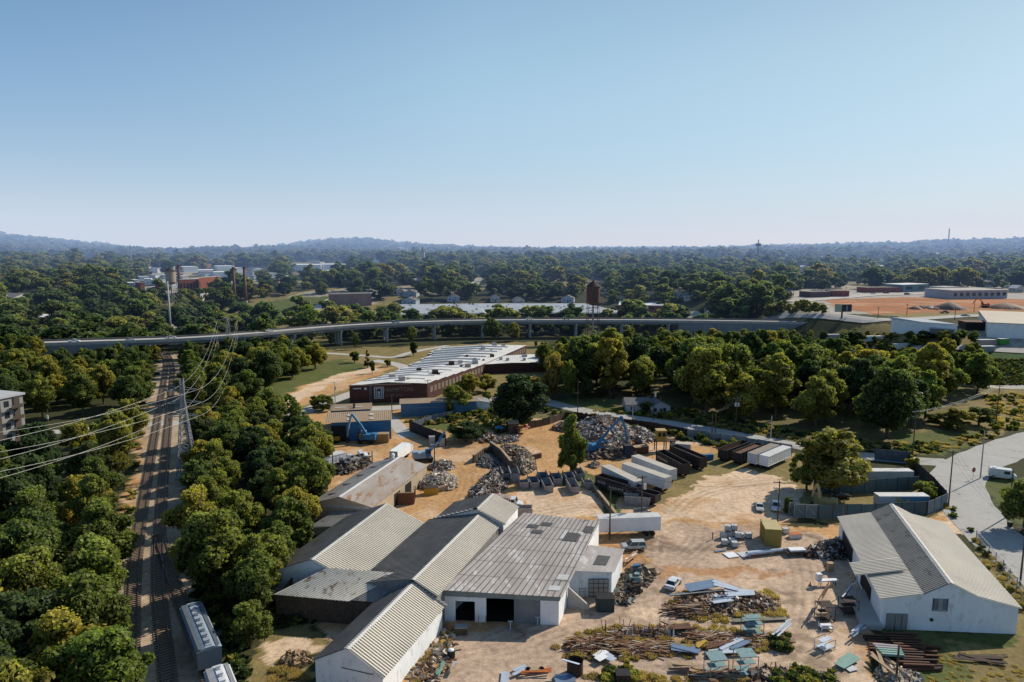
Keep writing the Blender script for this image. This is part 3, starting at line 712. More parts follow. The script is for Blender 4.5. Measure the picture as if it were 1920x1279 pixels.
KEEP.append(gpoly([(1140, 800), (1140, 748), (1275, 745), (1275, 800)]))
rw = gpoly([(1085, 742), (1140, 745), (1280, 772), (1350, 785), (1440, 800), (1560, 812), (1650, 826), (1730, 800), (1850, 735), (1835, 690), (1690, 672), (1540, 650), (1000, 648), (1010, 690), (1040, 720)])
nE = fill(rw, 9.8, ['oak_a', 'oak_b', 'oak_c', 'tall_a', 'tall_b', 'dark_a', 'yel_a', 'yel_b', 'yel_a', 'oak_a', 'oak_c'], 'broadleaf_tree', 'leafy tree of the big wood between street and viaduct', 'trees of the big wood on the right', (1.1, 1.75))
vi = tpoly([(440, 652), (640, 640), (860, 634), (990, 634), (1010, 628), (860, 624), (640, 630), (440, 645)])
nF = fill(vi, 8, ['oak_b', 'dark_b', 'oak_a'], 'broadleaf_tree', 'dark tree in the shade of the viaduct', 'trees along the viaduct', (.5, .7))
# ---- beyond the viaduct: a sea of trees
KEEPOUT = [(345, 372, 511), (372, 400, 515), (400, 432, 521), (408, 440, 508), (445, 460, 512), (246, 262, 534), (292, 302, 524), (505, 520, 525), (730, 760, 508), (745, 770, 512), (605, 628, 516), (262, 280, 527), (385, 400, 519),
 (338, 376, 553), (374, 396, 551), (377, 410, 572), (312, 332, 552), (545, 655, 508), (104, 122, 553), (14, 46, 568), (54, 76, 566), (1, 16, 571), (1394, 1408, 543), (1366, 1382, 549), (1232, 1250, 539), (1055, 1075, 567), (964, 980, 570), (1216, 1236, 560), (1262, 1280, 560),
 (765, 780, 556), (742, 758, 554), (760, 784, 571), (842, 872, 566), (920, 936, 566), (1765, 1790, 534), (1842, 1860, 538), (1895, 1912, 548), (1754, 1778, 512), (1640, 1666, 506), (1485, 1520, 508), (786, 800, 494), (1380, 1390, 500), (435, 470, 574), (40, 142, 614)]
_rf = random.Random(31); FARB = []
while len(FARB) < 64:
    x_ = _rf.uniform(236, 520) if len(FARB) < 34 else _rf.uniform(10, 900); y_ = _rf.uniform(503, 545) if len(FARB) < 34 else _rf.uniform(490, 530)
    if all(abs(x_ - a) > 16 or abs(y_ - b) > 5 for a, b, c in FARB) and all(not (a - 14 < x_ < b + 4 and abs(c - y_) < 8) for a, b, c in KEEPOUT): FARB.append((x_, y_, _rf.uniform(7, 16)))
KEEPOUT += [(x_, x_ + w_, y_) for x_, y_, w_ in FARB]
far_keep = [[(p_.x, p_.y) for p_ in (G(1085, 640), G(1140, 640), G(1140, 560), G(1085, 560))]] + [tpoly([(a - 5, y + 11), (b + 5, y + 11), (b + 5, y - 4), (a - 5, y - 4)]) for a, b, y in KEEPOUT] + [tpoly(q) for q in (
 [(425, 600), (425, 572), (560, 552), (660, 552), (760, 575), (740, 598), (640, 600)],
 [(1460, 600), (1460, 545), (1960, 540), (1960, 680), (1600, 680)],
 [(690, 604), (690, 566), (860, 560), (1110, 563), (1340, 562), (1345, 602)],
 [(230, 562), (230, 534), (400, 505), (520, 500), (520, 520), (420, 545)],
 [(288, 632), (286, 596), (335, 590), (340, 632)],
 [(872, 548), (886, 515), (912, 515), (905, 548)],
 [(30, 622), (30, 592), (150, 588), (150, 622)],
 [(540, 507), (540, 494), (660, 492), (660, 507)])]
n = 60000
xs = RNG.uniform(-1, 1, n); ds = np.exp(RNG.uniform(math.log(395), math.log(5600), n))
ds = np.sqrt(RNG.uniform(395 ** 2, 1500 ** 2, n)); ds[n // 2:] = np.sqrt(RNG.uniform(1300 ** 2, 5400 ** 2, n - n // 2))
ang = RNG.uniform(-.69, .69, n)
X = ds * np.sin(ang); Y = ds * np.cos(ang)
BR = [(115, 636), (300, 632), (415, 627.5), (540, 614), (700, 602.5), (830, 598), (960, 596), (1200, 596), (1450, 599), (1560, 602)]
BRP = [G(px, py, 13) for px, py in BR]
by = np.interp(X, [-900] + [p.x for p in BRP] + [900], [BRP[0].y - 40] + [p.y for p in BRP] + [BRP[-1].y + 60])
ok = Y > by + 16
for k in far_keep: ok &= ~pip(X, Y, k)
clear = fbm(X, Y, 170, 203)
ok &= ~((clear > .545) & (RNG.random(n) < .86))
X, Y, ds = X[ok], Y[ok], ds[ok]
o_ = np.argsort(ds); X, Y, ds = X[o_], Y[o_], ds[o_]
cell = {}; keep = []
for i_, (x, y, d) in enumerate(zip(X, Y, ds)):
    sp = 19.5 if d < 1300 else 19.5 + (d - 1300) * .006
    c = (int(x // 40), int(y // 40)); good = True
    for a in (-1, 0, 1):
        for b2 in (-1, 0, 1):
            for (u, v) in cell.get((c[0] + a, c[1] + b2), ()):
                if (u - x) ** 2 + (v - y) ** 2 < sp * sp: good = False; break
            if not good: break
        if not good: break
    if good: cell.setdefault(c, []).append((x, y)); keep.append(i_)
FX, FY, FD = X[keep], Y[keep], ds[keep]
# ---- rank near trees: the 290 that show largest are things, the rest join the stuff
def show(T):
    px, py, d = PX(T[1], T[2], T[3] + 7)
    s = T[4] if not isinstance(T[4], tuple) else T[4][0]
    inside = 1.0 if (-40 < px < 1960 and py < 1340) else .3
    return (1e6 if T[8] is None else 0) + PROTO[T[0]][2] * s / d * 1e3 * inside
TREES.sort(key=show, reverse=True)
SOLO, REST = TREES[:292], TREES[292:]
for key, x, y, z, s, rot, name, label, group in SOLO:
    sc = s if isinstance(s, tuple) else (s, s, s * random.uniform(.92, 1.08))
    t = thing(name, label, 'tree' if 'bush' not in name else 'bush', (x, y, z - .05), rot, group); t.scale = sc
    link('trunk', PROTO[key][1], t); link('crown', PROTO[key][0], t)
#print('trees', len(TREES), 'solo', len(SOLO), nA, nB, nC, nD, nE, nF, 'far', len(FX))
# ---- scattered vegetation as stuff, placed through geometry nodes
def source(cname, items):
    c = bpy.data.collections.new(cname)
    for k, (nm, me) in enumerate(items):
        c.objects.link(bpy.data.objects.new('%s_%s' % (chr(97 + k), nm), me))
    return c
def scatter(name, label, coll, pts, rots, scales, idx):
    me = bpy.data.meshes.new(name); nv = len(pts)
    me.vertices.add(nv); me.vertices.foreach_set('co', np.ascontiguousarray(pts, np.float32).ravel())
    for an, ty, ar, f in (('turn', 'FLOAT_VECTOR', rots, 'vector'), ('size', 'FLOAT_VECTOR', scales, 'vector'), ('which', 'INT', idx, 'value')):
        a = me.attributes.new(an, ty, 'POINT'); a.data.foreach_set(f, np.ascontiguousarray(ar, np.int32 if ty == 'INT' else np.float32).ravel())
    o = link(name, me); tag(o, label, None, kind='stuff')
    ng = bpy.data.node_groups.new(name, 'GeometryNodeTree')
    ng.interface.new_socket(name='Geometry', in_out='INPUT', socket_type='NodeSocketGeometry')
    ng.interface.new_socket(name='Geometry', in_out='OUTPUT', socket_type='NodeSocketGeometry')
    gi = ng.nodes.new('NodeGroupInput'); go = ng.nodes.new('NodeGroupOutput')
    ip = ng.nodes.new('GeometryNodeInstanceOnPoints'); ci = ng.nodes.new('GeometryNodeCollectionInfo')
    ci.inputs['Collection'].default_value = coll; ci.inputs['Separate Children'].default_value = True; ci.inputs['Reset Children'].default_value = True
    ip.inputs['Pick Instance'].default_value = True
    ng.links.new(gi.outputs[0], ip.inputs['Points']); ng.links.new(ci.outputs[0], ip.inputs['Instance'])
    for an, ty, sock in (('turn', 'FLOAT_VECTOR', 'Rotation'), ('size', 'FLOAT_VECTOR', 'Scale'), ('which', 'INT', 'Instance Index')):
        na = ng.nodes.new('GeometryNodeInputNamedAttribute'); na.data_type = ty; na.inputs[0].default_value = an
        if sock == 'Rotation':
            er = ng.nodes.new('FunctionNodeEulerToRotation'); ng.links.new(na.outputs[0], er.inputs[0]); ng.links.new(er.outputs[0], ip.inputs[sock])
        else: ng.links.new(na.outputs[0], ip.inputs[sock])
    ng.links.new(ip.outputs[0], go.inputs[0])
    md = o.modifiers.new('scatter', 'NODES'); md.node_group = ng
    return o
keys = list(PROTO)
src = source('wood trees', [('tree', PROTO[k][0]) for k in keys])
if REST:
    scatter('woods', 'further leafy trees deeper in the woods around the yard', src, [(T[1], T[2], T[3]) for T in REST], [(0, 0, T[5]) for T in REST],
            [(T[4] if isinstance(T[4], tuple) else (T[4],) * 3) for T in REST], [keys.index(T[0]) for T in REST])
FARM = []
for k in range(7):
    R, h = [(6, 13), (5.2, 12), (7, 14), (5, 15), (6.2, 12), (5.4, 13), (6.6, 15)][k]
    FARM.append(('tree', crown('far_crown_%s' % 'abcdefg'[k], 40 + k, R, h, 18, 2400, .5, LEAFY if k == 6 else (LEAFD if k == 5 else LEAFF), 'round', base=-.2)))
srcf = source('far trees', FARM)
nf = len(FX)
sc = RNG.uniform(1.2, 2.7, nf) * (1 + np.clip((FD - 1300) / 4200, 0, 1) * 1.1)
which = RNG.choice(7, nf, p=[.2, .2, .18, .1, .14, .13, .05])
scatter('far_woods', 'sea of green trees stretching to the hazy hills', srcf, np.stack([FX, FY, terr(FX, FY)], 1), np.stack([0 * FX, 0 * FX, RNG.uniform(0, 6.28, nf)], 1), np.stack([sc, sc, sc * RNG.uniform(.55, .78, nf) / (1 + np.clip((FD - 1300) / 4200, 0, 1) * .6)], 1), which)
# undergrowth along the wood edges and weeds in the yard
UG = [('shrub', crown('shrub_a', 60, 1.3, 1.5, 9, 700, .16, LEAF, base=-.2, flat=.8)), ('shrub', crown('shrub_b', 61, 1.5, 1.2, 9, 700, .16, LEAFD, base=-.2, flat=.7)),
      ('shrub', crown('shrub_c', 62, 1.1, 1.3, 8, 600, .15, LEAFY, base=-.2, flat=.8))]
WEED = leaf_mat('dry weeds', (.17, .125, .065), (.24, .17, .09), (.3, .21, .11), (.19, .12, .07))
def tuft(name, seed, n, hgt, rad, mat):
    r = np.random.default_rng(seed)
    a = r.uniform(0, 6.28, n); d = rad * np.sqrt(r.random(n)); x, y = d * np.cos(a), d * np.sin(a)
    h = hgt * r.uniform(.4, 1, n); w = .03 + .03 * r.random(n); lx = r.normal(0, .2, n) * hgt; ly = r.normal(0, .2, n) * hgt; t = r.uniform(0, 3.14, n)
    V = np.stack([np.stack([x - w * np.cos(t), y - w * np.sin(t), 0 * x - .05], 1), np.stack([x + w * np.cos(t), y + w * np.sin(t), 0 * x - .05], 1),
                  np.stack([x + lx + w * .4 * np.cos(t), y + ly + w * .4 * np.sin(t), h], 1), np.stack([x + lx - w * .4 * np.cos(t), y + ly - w * .4 * np.sin(t), h], 1)], 1).reshape(-1, 3)
    sh = np.tile([.2, .2, .9, .9], n)
    me = np_mesh(name, V, np.arange(4 * n).reshape(n, 4), smooth=False, fl=sh); me.materials.append(mat); return me
UG += [('tuft', tuft('tuft_a', 70, 260, .8, .7, WEED)), ('tuft', tuft('tuft_b', 71, 260, .55, .9, WEED))]
UG += [('weed', crown('weed_a', 63, .7, .7, 7, 420, .09, WEED, base=-.1, flat=.7, core=False))]
srcu = source('undergrowth plants', UG)
UP, US, UW = [], [], []
def sow(poly, n, kinds, s=(.6, 1.5)):
    P = np.array(poly); x0, y0 = P.min(0); x1, y1 = P.max(0)
    xs = RNG.uniform(x0, x1, n * 4); ys = RNG.uniform(y0, y1, n * 4); ins = pip(xs, ys, poly)
    for x, y in list(zip(xs[ins], ys[ins]))[:n]:
        UP.append((x, y, tz(x, y))); k = random.uniform(*s); US.append((k, k, k * random.uniform(.7, 1.1))); UW.append(random.choice(kinds))
sow(gpoly([(180, 1120), (228, 960), (252, 870), (266, 790), (280, 790), (262, 880), (240, 1000), (225, 1120)]), 260, [0, 2, 3, 4, 3])
sow(gpoly([(300, 662), (264, 740), (268, 790), (280, 780), (296, 700), (306, 664)]), 120, [0, 1, 2])
sow(gpoly([(355, 860), (346, 790), (344, 700), (420, 700), (420, 800), (370, 900)]), 260, [0, 1, 2, 3])
sow(gpoly([(1100, 770), (1290, 790), (1450, 822), (1560, 840), (1680, 855), (1760, 850), (1760, 835), (1640, 830), (1450, 800), (1280, 765)]), 420, [0, 2, 3, 4, 1])
sow(gpoly([(1010, 770), (1110, 785), (1330, 822), (1480, 848), (1480, 856), (1330, 836), (1110, 796)]), 200, [0, 1, 0], (.7, 1.6))
sow(tpoly([(1840, 674), (1990, 674), (1990, 722), (1850, 722)]), 900, [0, 0, 1], (.35, .8))
sow(gpoly([(1670, 845), (1860, 810), (1840, 740), (1990, 735), (1990, 775), (1800, 845)]), 350, [3, 4, 0])
sow(gpoly([(840, 790), (960, 775), (1000, 800), (870, 825)]), 120, [0, 1, 3])
sow(gpoly([(760, 792), (800, 780), (860, 775), (940, 770), (940, 778), (800, 800)]), 90, [0, 3])
sow(gpoly([(580, 985), (660, 985), (640, 1060), (570, 1050)]), 160, [0, 1], (.6, 1.2))
sow(tpoly([(1560, 645), (1690, 622), (1740, 645), (1700, 668), (1560, 668)]), 260, [0, 3, 4])
sow(gpoly([(1290, 1150), (1450, 1130), (1480, 1150), (1470, 1165), (1300, 1170)]), 90, [3, 4, 4], (.5, 1.0))
sow(gpoly([(1270, 1110), (1440, 1105), (1470, 1140), (1300, 1160), (1250, 1150)]), 100, [3, 4, 4], (.5, 1.1))
sow(gpoly([(1040, 1215), (1090, 1180), (1280, 1170), (1480, 1185), (1470, 1220), (1290, 1235), (1060, 1240)]), 230, [3, 4, 4, 3], (.5, 1.0))
sow(gpoly([(1080, 1270), (1200, 1262), (1500, 1268), (1560, 1300), (1060, 1310)]), 120, [3, 4, 4], (.5, 1.0))
sow(gpoly([(760, 1262), (800, 1210), (830, 1180), (850, 1190), (800, 1290), (760, 1300)]), 60, [3, 4], (.5, 1.0))
sow(gpoly([(1440, 1200), (1480, 1190), (1480, 1220), (1440, 1222)]), 30, [0, 1, 5], (.5, 1.0))
sow(gpoly([(1130, 1265), (1180, 1258), (1190, 1285), (1130, 1290)]), 22, [2, 0], (.8, 1.2))
sow(gpoly([(1460, 1265), (1560, 1262), (1570, 1300), (1450, 1300)]), 40, [0, 2], (.7, 1.2))
sow(gpoly([(500, 1245), (560, 1235), (580, 1279), (500, 1285)]), 40, [3, 4], (.5, 1.0))
sow(gpoly([(1660, 1230), (1800, 1225), (1960, 1230), (1960, 1330), (1680, 1330)]), 160, [4], (.25, .5))
sow(gpoly([(1810, 985), (1990, 1180), (1990, 1210), (1880, 1120)]), 120, [3, 4, 0], (.4, .9))
sow(gpoly([(1740, 915), (1800, 965), (1790, 975), (1730, 925)]), 30, [0, 4], (.5, .9))
sow(gpoly([(400, 1279), (362, 1060), (356, 960), (372, 960), (420, 1130), (470, 1250), (470, 1330)]), 160, [0, 1, 0], (.8, 1.7))
sow(gpoly([(480, 1150), (500, 1130), (600, 1170), (500, 1175)]), 50, [0, 1, 3], (.5, 1.0))
sow(gpoly([(215, 1290), (206, 1150), (190, 1100), (160, 1100), (150, 1290)]), 160, [0, 1, 2], (.8, 1.6))
nu = len(UP)
scatter('undergrowth', 'low shrubs, weeds and dry grass tufts along the yard and wood edges', srcu, UP, [(0, 0, random.uniform(0, 6.28)) for _ in UP], US, UW)
# ---------------------------------------------------------------- buildings
def V2(p): return Vector((p[0], p[1], 0))
def corrug(mb, a, b, c, d, pitch=.5, amp=.12, m=0, pan=None):
    """ribbed sheet: a->b along the ridge/eave direction, d->c the opposite edge; ribs run from ab to dc"""
    a, b, c, d = map(Vector, (a, b, c, d)); L = (b - a).length; n = max(2, int(L / pitch))
    nrm = (b - a).cross(d - a).normalized()
    if nrm.z < 0: nrm = -nrm
    prof = ((0, 0), (.36, 0), (.46, 1), (.86, 1), (.96, 0))
    vs, fs = [], []
    ts = [((k + t) / n, h) for k in range(n) for t, h in prof] + [(1.0, 0)]
    for t, h in ts:
        o = nrm * h * amp
        vs += [a.lerp(b, t) + o, d.lerp(c, t) + o]
    for k in range(len(ts) - 1): fs.append((2 * k, 2 * k + 2, 2 * k + 3, 2 * k + 1))
    b0_ = len(mb.m); mb.add(vs, fs, m)
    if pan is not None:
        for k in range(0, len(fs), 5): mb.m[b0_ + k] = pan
class Shed:
    """a long building: A front-left corner, a front edge vector, d depth vector, profile [(t across 0..1, z)]"""
    def __init__(s, name, label, A, a, d, prof, wall=WHITE, roofs=None, over=.5, pitch=.5, amp=.12, group=None, z=0, ridge=True, cat='shed', end_over=.3, ribs='cross'):
        s.A = Vector((A[0], A[1], 0)); s.a = Vector((a[0], a[1], 0)); s.d = Vector((d[0], d[1], 0)); s.prof = prof
        s.root = thing(name, label, cat, (A[0], A[1], z), 0, group)
        mb = MB(); n = len(prof)
        fr = [s.a * t + Vector((0, 0, h)) for t, h in prof]; bk = [p + s.d for p in fr]
        f0 = [Vector((0, 0, -.3)), s.a + Vector((0, 0, -.3))]; b0 = [p + s.d for p in f0]
        mb.add([f0[0], f0[1]] + fr[::-1], [tuple(range(n + 2))]); mb.add([b0[1], b0[0]] + bk, [tuple(range(n + 2))])
        mb.quad(f0[0], fr[0], bk[0], b0[0]); mb.quad(f0[1], b0[1], bk[-1], fr[-1])
        s.wall = mb.build('wall', wall, s.root)
        rm = MB(); mats = []; du = s.d.normalized(); au = s.a.normalized()
        for k in range(n - 1):
            t0, t1 = prof[k], prof[k + 1]
            p0, p1 = fr[k].copy(), fr[k + 1].copy(); q0, q1 = bk[k].copy(), bk[k + 1].copy()
            if k == 0: e = (p0 - p1).normalized() * over; p0 += e; q0 += e
            if k == n - 2: e = (p1 - p0).normalized() * over; p1 += e; q1 += e
            lift = Vector((0, 0, .06))
            p0, p1, q0, q1 = p0 - du * end_over + lift, p1 - du * end_over + lift, q0 + du * end_over + lift, q1 + du * end_over + lift
            mt = (roofs or [ROOF_TAN])[min(k, len(roofs or [1]) - 1)]
            if mt not in mats: mats.append(mt)
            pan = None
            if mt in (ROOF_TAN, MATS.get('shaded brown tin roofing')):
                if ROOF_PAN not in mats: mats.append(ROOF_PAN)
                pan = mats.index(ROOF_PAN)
            corrug(rm, p0, q0, q1, p1, pitch, amp, mats.index(mt), pan)
        s.roof = rm.build('roof', mats, s.root)
        if ridge:
            k = max(range(n), key=lambda i: prof[i][1]); p, q = fr[k] + Vector((0, 0, .13)), bk[k] + Vector((0, 0, .13))
            cm = MB()
            for sg in (-1, 1):
                o = au * sg * .42 + Vector((0, 0, -.14))
                cm.quad(p - du * end_over, q + du * end_over, q + du * end_over + o, p - du * end_over + o)
            cm.build('ridge_cap', CAPM, s.root)
    def pt(s, t, dd, z): return s.a * t + s.d * dd + Vector((0, 0, z))
    def panel(s, name, mat, side, t0, t1, z0, z1, out=.05, parent=None):
        """flat panel on a wall: side 'f','b' (t along a) or 'l','r' (t along d)"""
        au, du = s.a.normalized(), s.d.normalized()
        nf = Vector((s.a.y, -s.a.x, 0)).normalized(); nr = Vector((s.d.y, -s.d.x, 0)).normalized()
        if side == 'f': p, q, o = s.a * t0, s.a * t1, nf
        elif side == 'b': p, q, o = s.d + s.a * t1, s.d + s.a * t0, -nf
        elif side == 'r': p, q, o = s.a + s.d * t0, s.a + s.d * t1, nr
        else: p, q, o = s.d * t1, s.d * t0, -nr
        mb = MB(); u = Vector((0, 0, 1)); o0 = o * .004; o = o * out
        P = [p + u * z0, q + u * z0, q + u * z1, p + u * z1]
        mb.add([x + o0 for x in P] + [x + o for x in P], [(4, 5, 6, 7), (0, 1, 5, 4), (1, 2, 6, 5), (2, 3, 7, 6), (3, 0, 4, 7)])
        return mb.build(name, mat, parent or s.root)
def gv(px, py, z=0): p = G(px, py, z); return Vector((p.x, p.y, 0))
# A: long white gabled shed at the lower centre
dB = Vector((.325, .946, 0)); eB = Vector((.946, -.325, 0))
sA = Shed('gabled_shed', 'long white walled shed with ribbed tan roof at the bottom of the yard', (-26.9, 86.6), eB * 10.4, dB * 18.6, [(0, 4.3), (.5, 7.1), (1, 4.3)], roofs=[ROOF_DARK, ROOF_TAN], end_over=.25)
sA.panel('crack_line', IRON, 'f', .4, .86, 4.0, 4.12, .03)
mb = MB()
for k in range(11):
    for sg in (-1, 1):
        t = k / 10; p = Vector((-26.9, 86.6, 0)) * 0 + eB * (5.2 + sg * 5.5 * t) + dB * 18.9; mb.box(p.x, p.y, 7.35 - 2.95 * t, .9, .5, .22, math.atan2(eB.y, eB.x), 0)
mb.build('parapet_step', M('stepped parapet tin', (.3, .3, .3), (.2, .2, .2)), sA.root)
# B: taller shed in line behind
oB = Vector((-26.9, 86.6, 0)) + dB * 18.95 + eB * 5.2
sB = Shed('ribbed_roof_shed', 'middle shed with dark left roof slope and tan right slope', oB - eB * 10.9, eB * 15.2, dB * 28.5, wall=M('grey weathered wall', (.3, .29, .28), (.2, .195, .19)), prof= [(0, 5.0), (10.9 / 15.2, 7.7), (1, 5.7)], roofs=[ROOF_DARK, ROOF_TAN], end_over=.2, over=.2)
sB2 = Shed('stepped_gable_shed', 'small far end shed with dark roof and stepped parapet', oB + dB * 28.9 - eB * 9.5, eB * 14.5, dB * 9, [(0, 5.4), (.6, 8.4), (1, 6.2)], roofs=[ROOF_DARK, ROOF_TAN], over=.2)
mb = MB()
for k in range(10):
    for sg, L in ((-1, 8.8), (1, 5.9)):
        t = k / 9; p = eB * (8.7 + sg * L * t) - dB * .25; mb.box(p.x, p.y, 8.65 - (3.1 if sg < 0 else 2.3) * t, .8, .5, .24, math.atan2(eB.y, eB.x))
mb.build('parapet_step', MATS['stepped parapet tin'], sB2.root)
# C: left gable
C0 = Vector((-34.5, 106.5, 0)); dC = Vector((.3, .954, 0)); eC = Vector((.954, -.3, 0))
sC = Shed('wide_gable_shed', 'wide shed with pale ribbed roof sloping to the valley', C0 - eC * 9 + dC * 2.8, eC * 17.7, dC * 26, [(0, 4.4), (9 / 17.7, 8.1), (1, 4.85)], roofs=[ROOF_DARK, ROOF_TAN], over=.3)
# D: lean-to in front with dark board wall
P0, P1 = G(512, 1115, 4.2), G(655, 1128, 4.2); P2, P3 = G(752, 1075, 6.5), G(612, 1065, 7.0)
rootD = thing('lean_to_shed', 'low lean-to with pale tin roof over a dark board wall', 'shed', (P0.x, P0.y, 0))
mb = MB(); o = Vector((P0.x, P0.y, 0)); corrug(mb, P0 - o, P1 - o, P2 - o, P3 - o, .6, .12); mb.build('roof', M('streaked lean-to tin', (.88, .8, .66), (.68, .6, .48), .3, .6, .6, c3=(.27, .16, .09)), rootD)
mb = MB()
Q1 = G(760, 1135, 3.9); corrug(mb, P1 - o + Vector((0.05, .3, .05)), Q1 - o, G(800, 1085, 6.2) - o, P2 - o + Vector((0, 0, .05)), .5, .11); mb.build('side_roof', ROOF_GREY, rootD)
mb = MB(); wl_ = [P0 - o + Vector((.3, .4, 0)), P1 - o + Vector((0, .5, 0)), Q1 - o + Vector((0, .5, 0))]
for p, q in zip(wl_[:-1], wl_[1:]):
    p = Vector((p.x, p.y, 0)); q = Vector((q.x, q.y, 0)); mb.beam(p + Vector((0, 0, 2)), q + Vector((0, 0, 2)), .15, 4)
p = Vector((wl_[0].x, wl_[0].y, 1.7)); mb.beam(p, p + Vector((1.2, 7, .6)), .15, 4)
mb.build('wall', WOODDK, rootD)
r_ = random.Random(4)
for k in range(26):
    mb = MB(); t = k / 26; p = Vector((wl_[0].x, wl_[0].y, 0)).lerp(Vector((wl_[1].x, wl_[1].y, 0)), t + .015); mb.box(p.x, p.y - .14, r_.uniform(.6, 2.6), r_.uniform(.4, .9), .1, r_.uniform(.4, 1.2)); mb.build('board', M('stacked old timber', (.13, .1, .075), (.07, .055, .04), 1, .6, .9), rootD)
# E: flat roofed warehouse with annex
E0 = Vector((-11.0, 103.9, 0))
foot = [(-11.0, 103.9), (7.5, 102.6), (10.3, 111.6), (17.3, 111.9), (20.6, 120.6), (14.1, 121.2), (17.4, 130.6), (2.7, 134.2)]
hts = [5.5, 5.0, 4.9, 4.45, 4.45, 5.0, 5.6, 6.0]
rootE = thing('warehouse', 'big flat roofed warehouse with grey panel roof and open loading doors', 'warehouse', E0)
L = [(x - E0.x, y - E0.y) for x, y in foot]
mb = MB(); n = len(L)
def wallseg(mb, p, q, zp, zq, z0=-.3): mb.quad((p[0], p[1], z0), (q[0], q[1], z0), (q[0], q[1], zq), (p[0], p[1], zp))
for k in range(1, n): wallseg(mb, L[k], L[(k + 1) % n], hts[k], hts[(k + 1) % n])
fa, fb = Vector((*L[0], 0)), Vector((*L[1], 0)); ft = lambda t: fa.lerp(fb, t)
# front wall with two open bays and a closed shutter bay
def fseg(t0, t1, z0, z1): p, q = ft(t0), ft(t1); mb.quad((p.x, p.y, z0), (q.x, q.y, z0), (q.x, q.y, z1), (p.x, p.y, z1))
bays = [(.10, .27), (.37, .61), (.61, .84)]
fseg(0, .10, -.3, 4.3); fseg(.27, .37, -.3, 4.3); fseg(.84, 1, -.3, 4.3); fseg(0, 1, 4.2, 4.45); fseg(.1, .27, 3.5, 4.3)
mb.build('wall', WHITE, rootE)
mb = MB(); p0, p1 = ft(.02), ft(.98)
mb.add([(p0.x, p0.y + 9, -.2), (p1.x, p1.y + 9, -.2), (p1.x, p1.y + 9, 4.4), (p0.x, p0.y + 9, 4.4)], [(0, 1, 2, 3)])
mb.add([(p0.x, p0.y + .3, .02), (p1.x, p1.y + .3, .02), (p1.x, p1.y + 9, .02), (p0.x, p0.y + 9, .02)], [(0, 1, 2, 3)])
mb.build('dark_interior', DARK, rootE)
mb = MB(); p, q = ft(.612), ft(.838); mb.beam(p + Vector((0, .12, 2.05)), q + Vector((0, .12, 2.05)), .08, 4.1); mb.build('shutter', DOORG, rootE)
mb = MB(); p, q = ft(-.005), ft(1.005); mb.beam(p + Vector((0, -.12, 4.82)), q + Vector((0, -.12, 4.6)), .12, .85)
p, q = Vector((*L[1], 4.55)), Vector((*L[2], 4.5)); mb.beam(p + Vector((.1, 0, 0)), q + Vector((.1, 0, 0)), .12, .75)
mb.build('fascia', GREENFAS, rootE)
mb = MB(); z_ = lambda x, y: 5.5
def inE(poly, hs, gr):
    mb.add([(x, y, h + .12) for (x, y), h in zip(poly, hs)], [tuple(range(len(poly)))])
ov = [(L[0][0] - .5, L[0][1] - .6), (L[1][0] + .5, L[1][1] - .6), (L[2][0] + .4, L[2][1]), (L[5][0] + .3, L[5][1]), (L[6][0] + .3, L[6][1] + .4), (L[7][0] - .4, L[7][1] + .4)]
hv = [5.5, 5.0, 4.95, 5.05, 5.6, 6.0]
a_, b_, c_, d_ = [Vector((*ov[k], hv[k] + .1)) for k in (0, 1, 4, 5)]
corrug(mb, a_, b_, c_, d_, 1.05, .012)
a2, b2, c2, d2 = Vector((L[2][0] + .42, L[2][1] - .35, 4.96)), Vector((L[3][0] + .4, L[3][1] - .35, 4.52)), Vector((L[4][0] + .4, L[4][1] + .2, 4.52)), Vector((L[5][0] + .32, L[5][1] + .2, 5.06))
corrug(mb, a2, b2, c2, d2, 1.05, .012)
rf = mb.build('roof', ROOF_FLAT, rootE)
nrm = (b_ - a_).cross(d_ - a_).normalized()
def roofpatch(s0, s1, t0, t1, mat, name='skylight', quad=(a_, b_, c_, d_)):
    A, B, C, D = quad; f = lambda s, t: A.lerp(B, s).lerp(D.lerp(C, s), t) + Vector((0, 0, .09)); mb = MB()
    mb.add([f(s0, t0), f(s1, t0), f(s1, t1), f(s0, t1)], [(0, 1, 2, 3)]); mb.build(name, mat, rf)
SKYL = M('sooty skylight', (.06, .058, .055), (.1, .095, .09), 1, .5, .6); PATCH = M('new pale roof patch', (.56, .55, .53), (.45, .44, .42), .6, .4, .6)
for s0, t0 in ((.3, .72), (.2, .79), (.34, .84)): roofpatch(s0, s0 + .13, t0, t0 + .05, SKYL)
roofpatch(.7, .86, .66, .78, SKYL); roofpatch(.86, .97, .80, .90, SKYL); roofpatch(.66, .7, .68, .8, PATCH, 'patch'); roofpatch(.82, .88, .76, .8, PATCH, 'patch')
roofpatch(.87, .97, .18, .24, PATCH, 'patch'); roofpatch(.85, .95, .06, .11, PATCH, 'patch')
roofpatch(.38, .72, .25, .62, SKYL, 'skylight', (a2, b2, c2, d2))
mb = MB()      # horizontal sheet laps across the big roof
for k in range(1, 6):
    t = k / 6; A, B = a_.lerp(d_, t), b_.lerp(c_, t); mb.beam(A + Vector((0, 0, .066)), B + Vector((0, 0, .066)), .05, .012)
for k in range(19):
    t = (k + .12) / 18.6; A, B = a_.lerp(b_, t), d_.lerp(c_, t); mb.beam(A + Vector((0, 0, .03)), B + Vector((0, 0, .03)), .15, .05)
mb.build('sheet_laps', M('dark sheet lap', (.15, .13, .115), (.1, .09, .08)), rf)
mb = MB(); x0, x1, yy = L[2][0] + 3.0, L[2][0] + 6.4, L[2][1] - .06
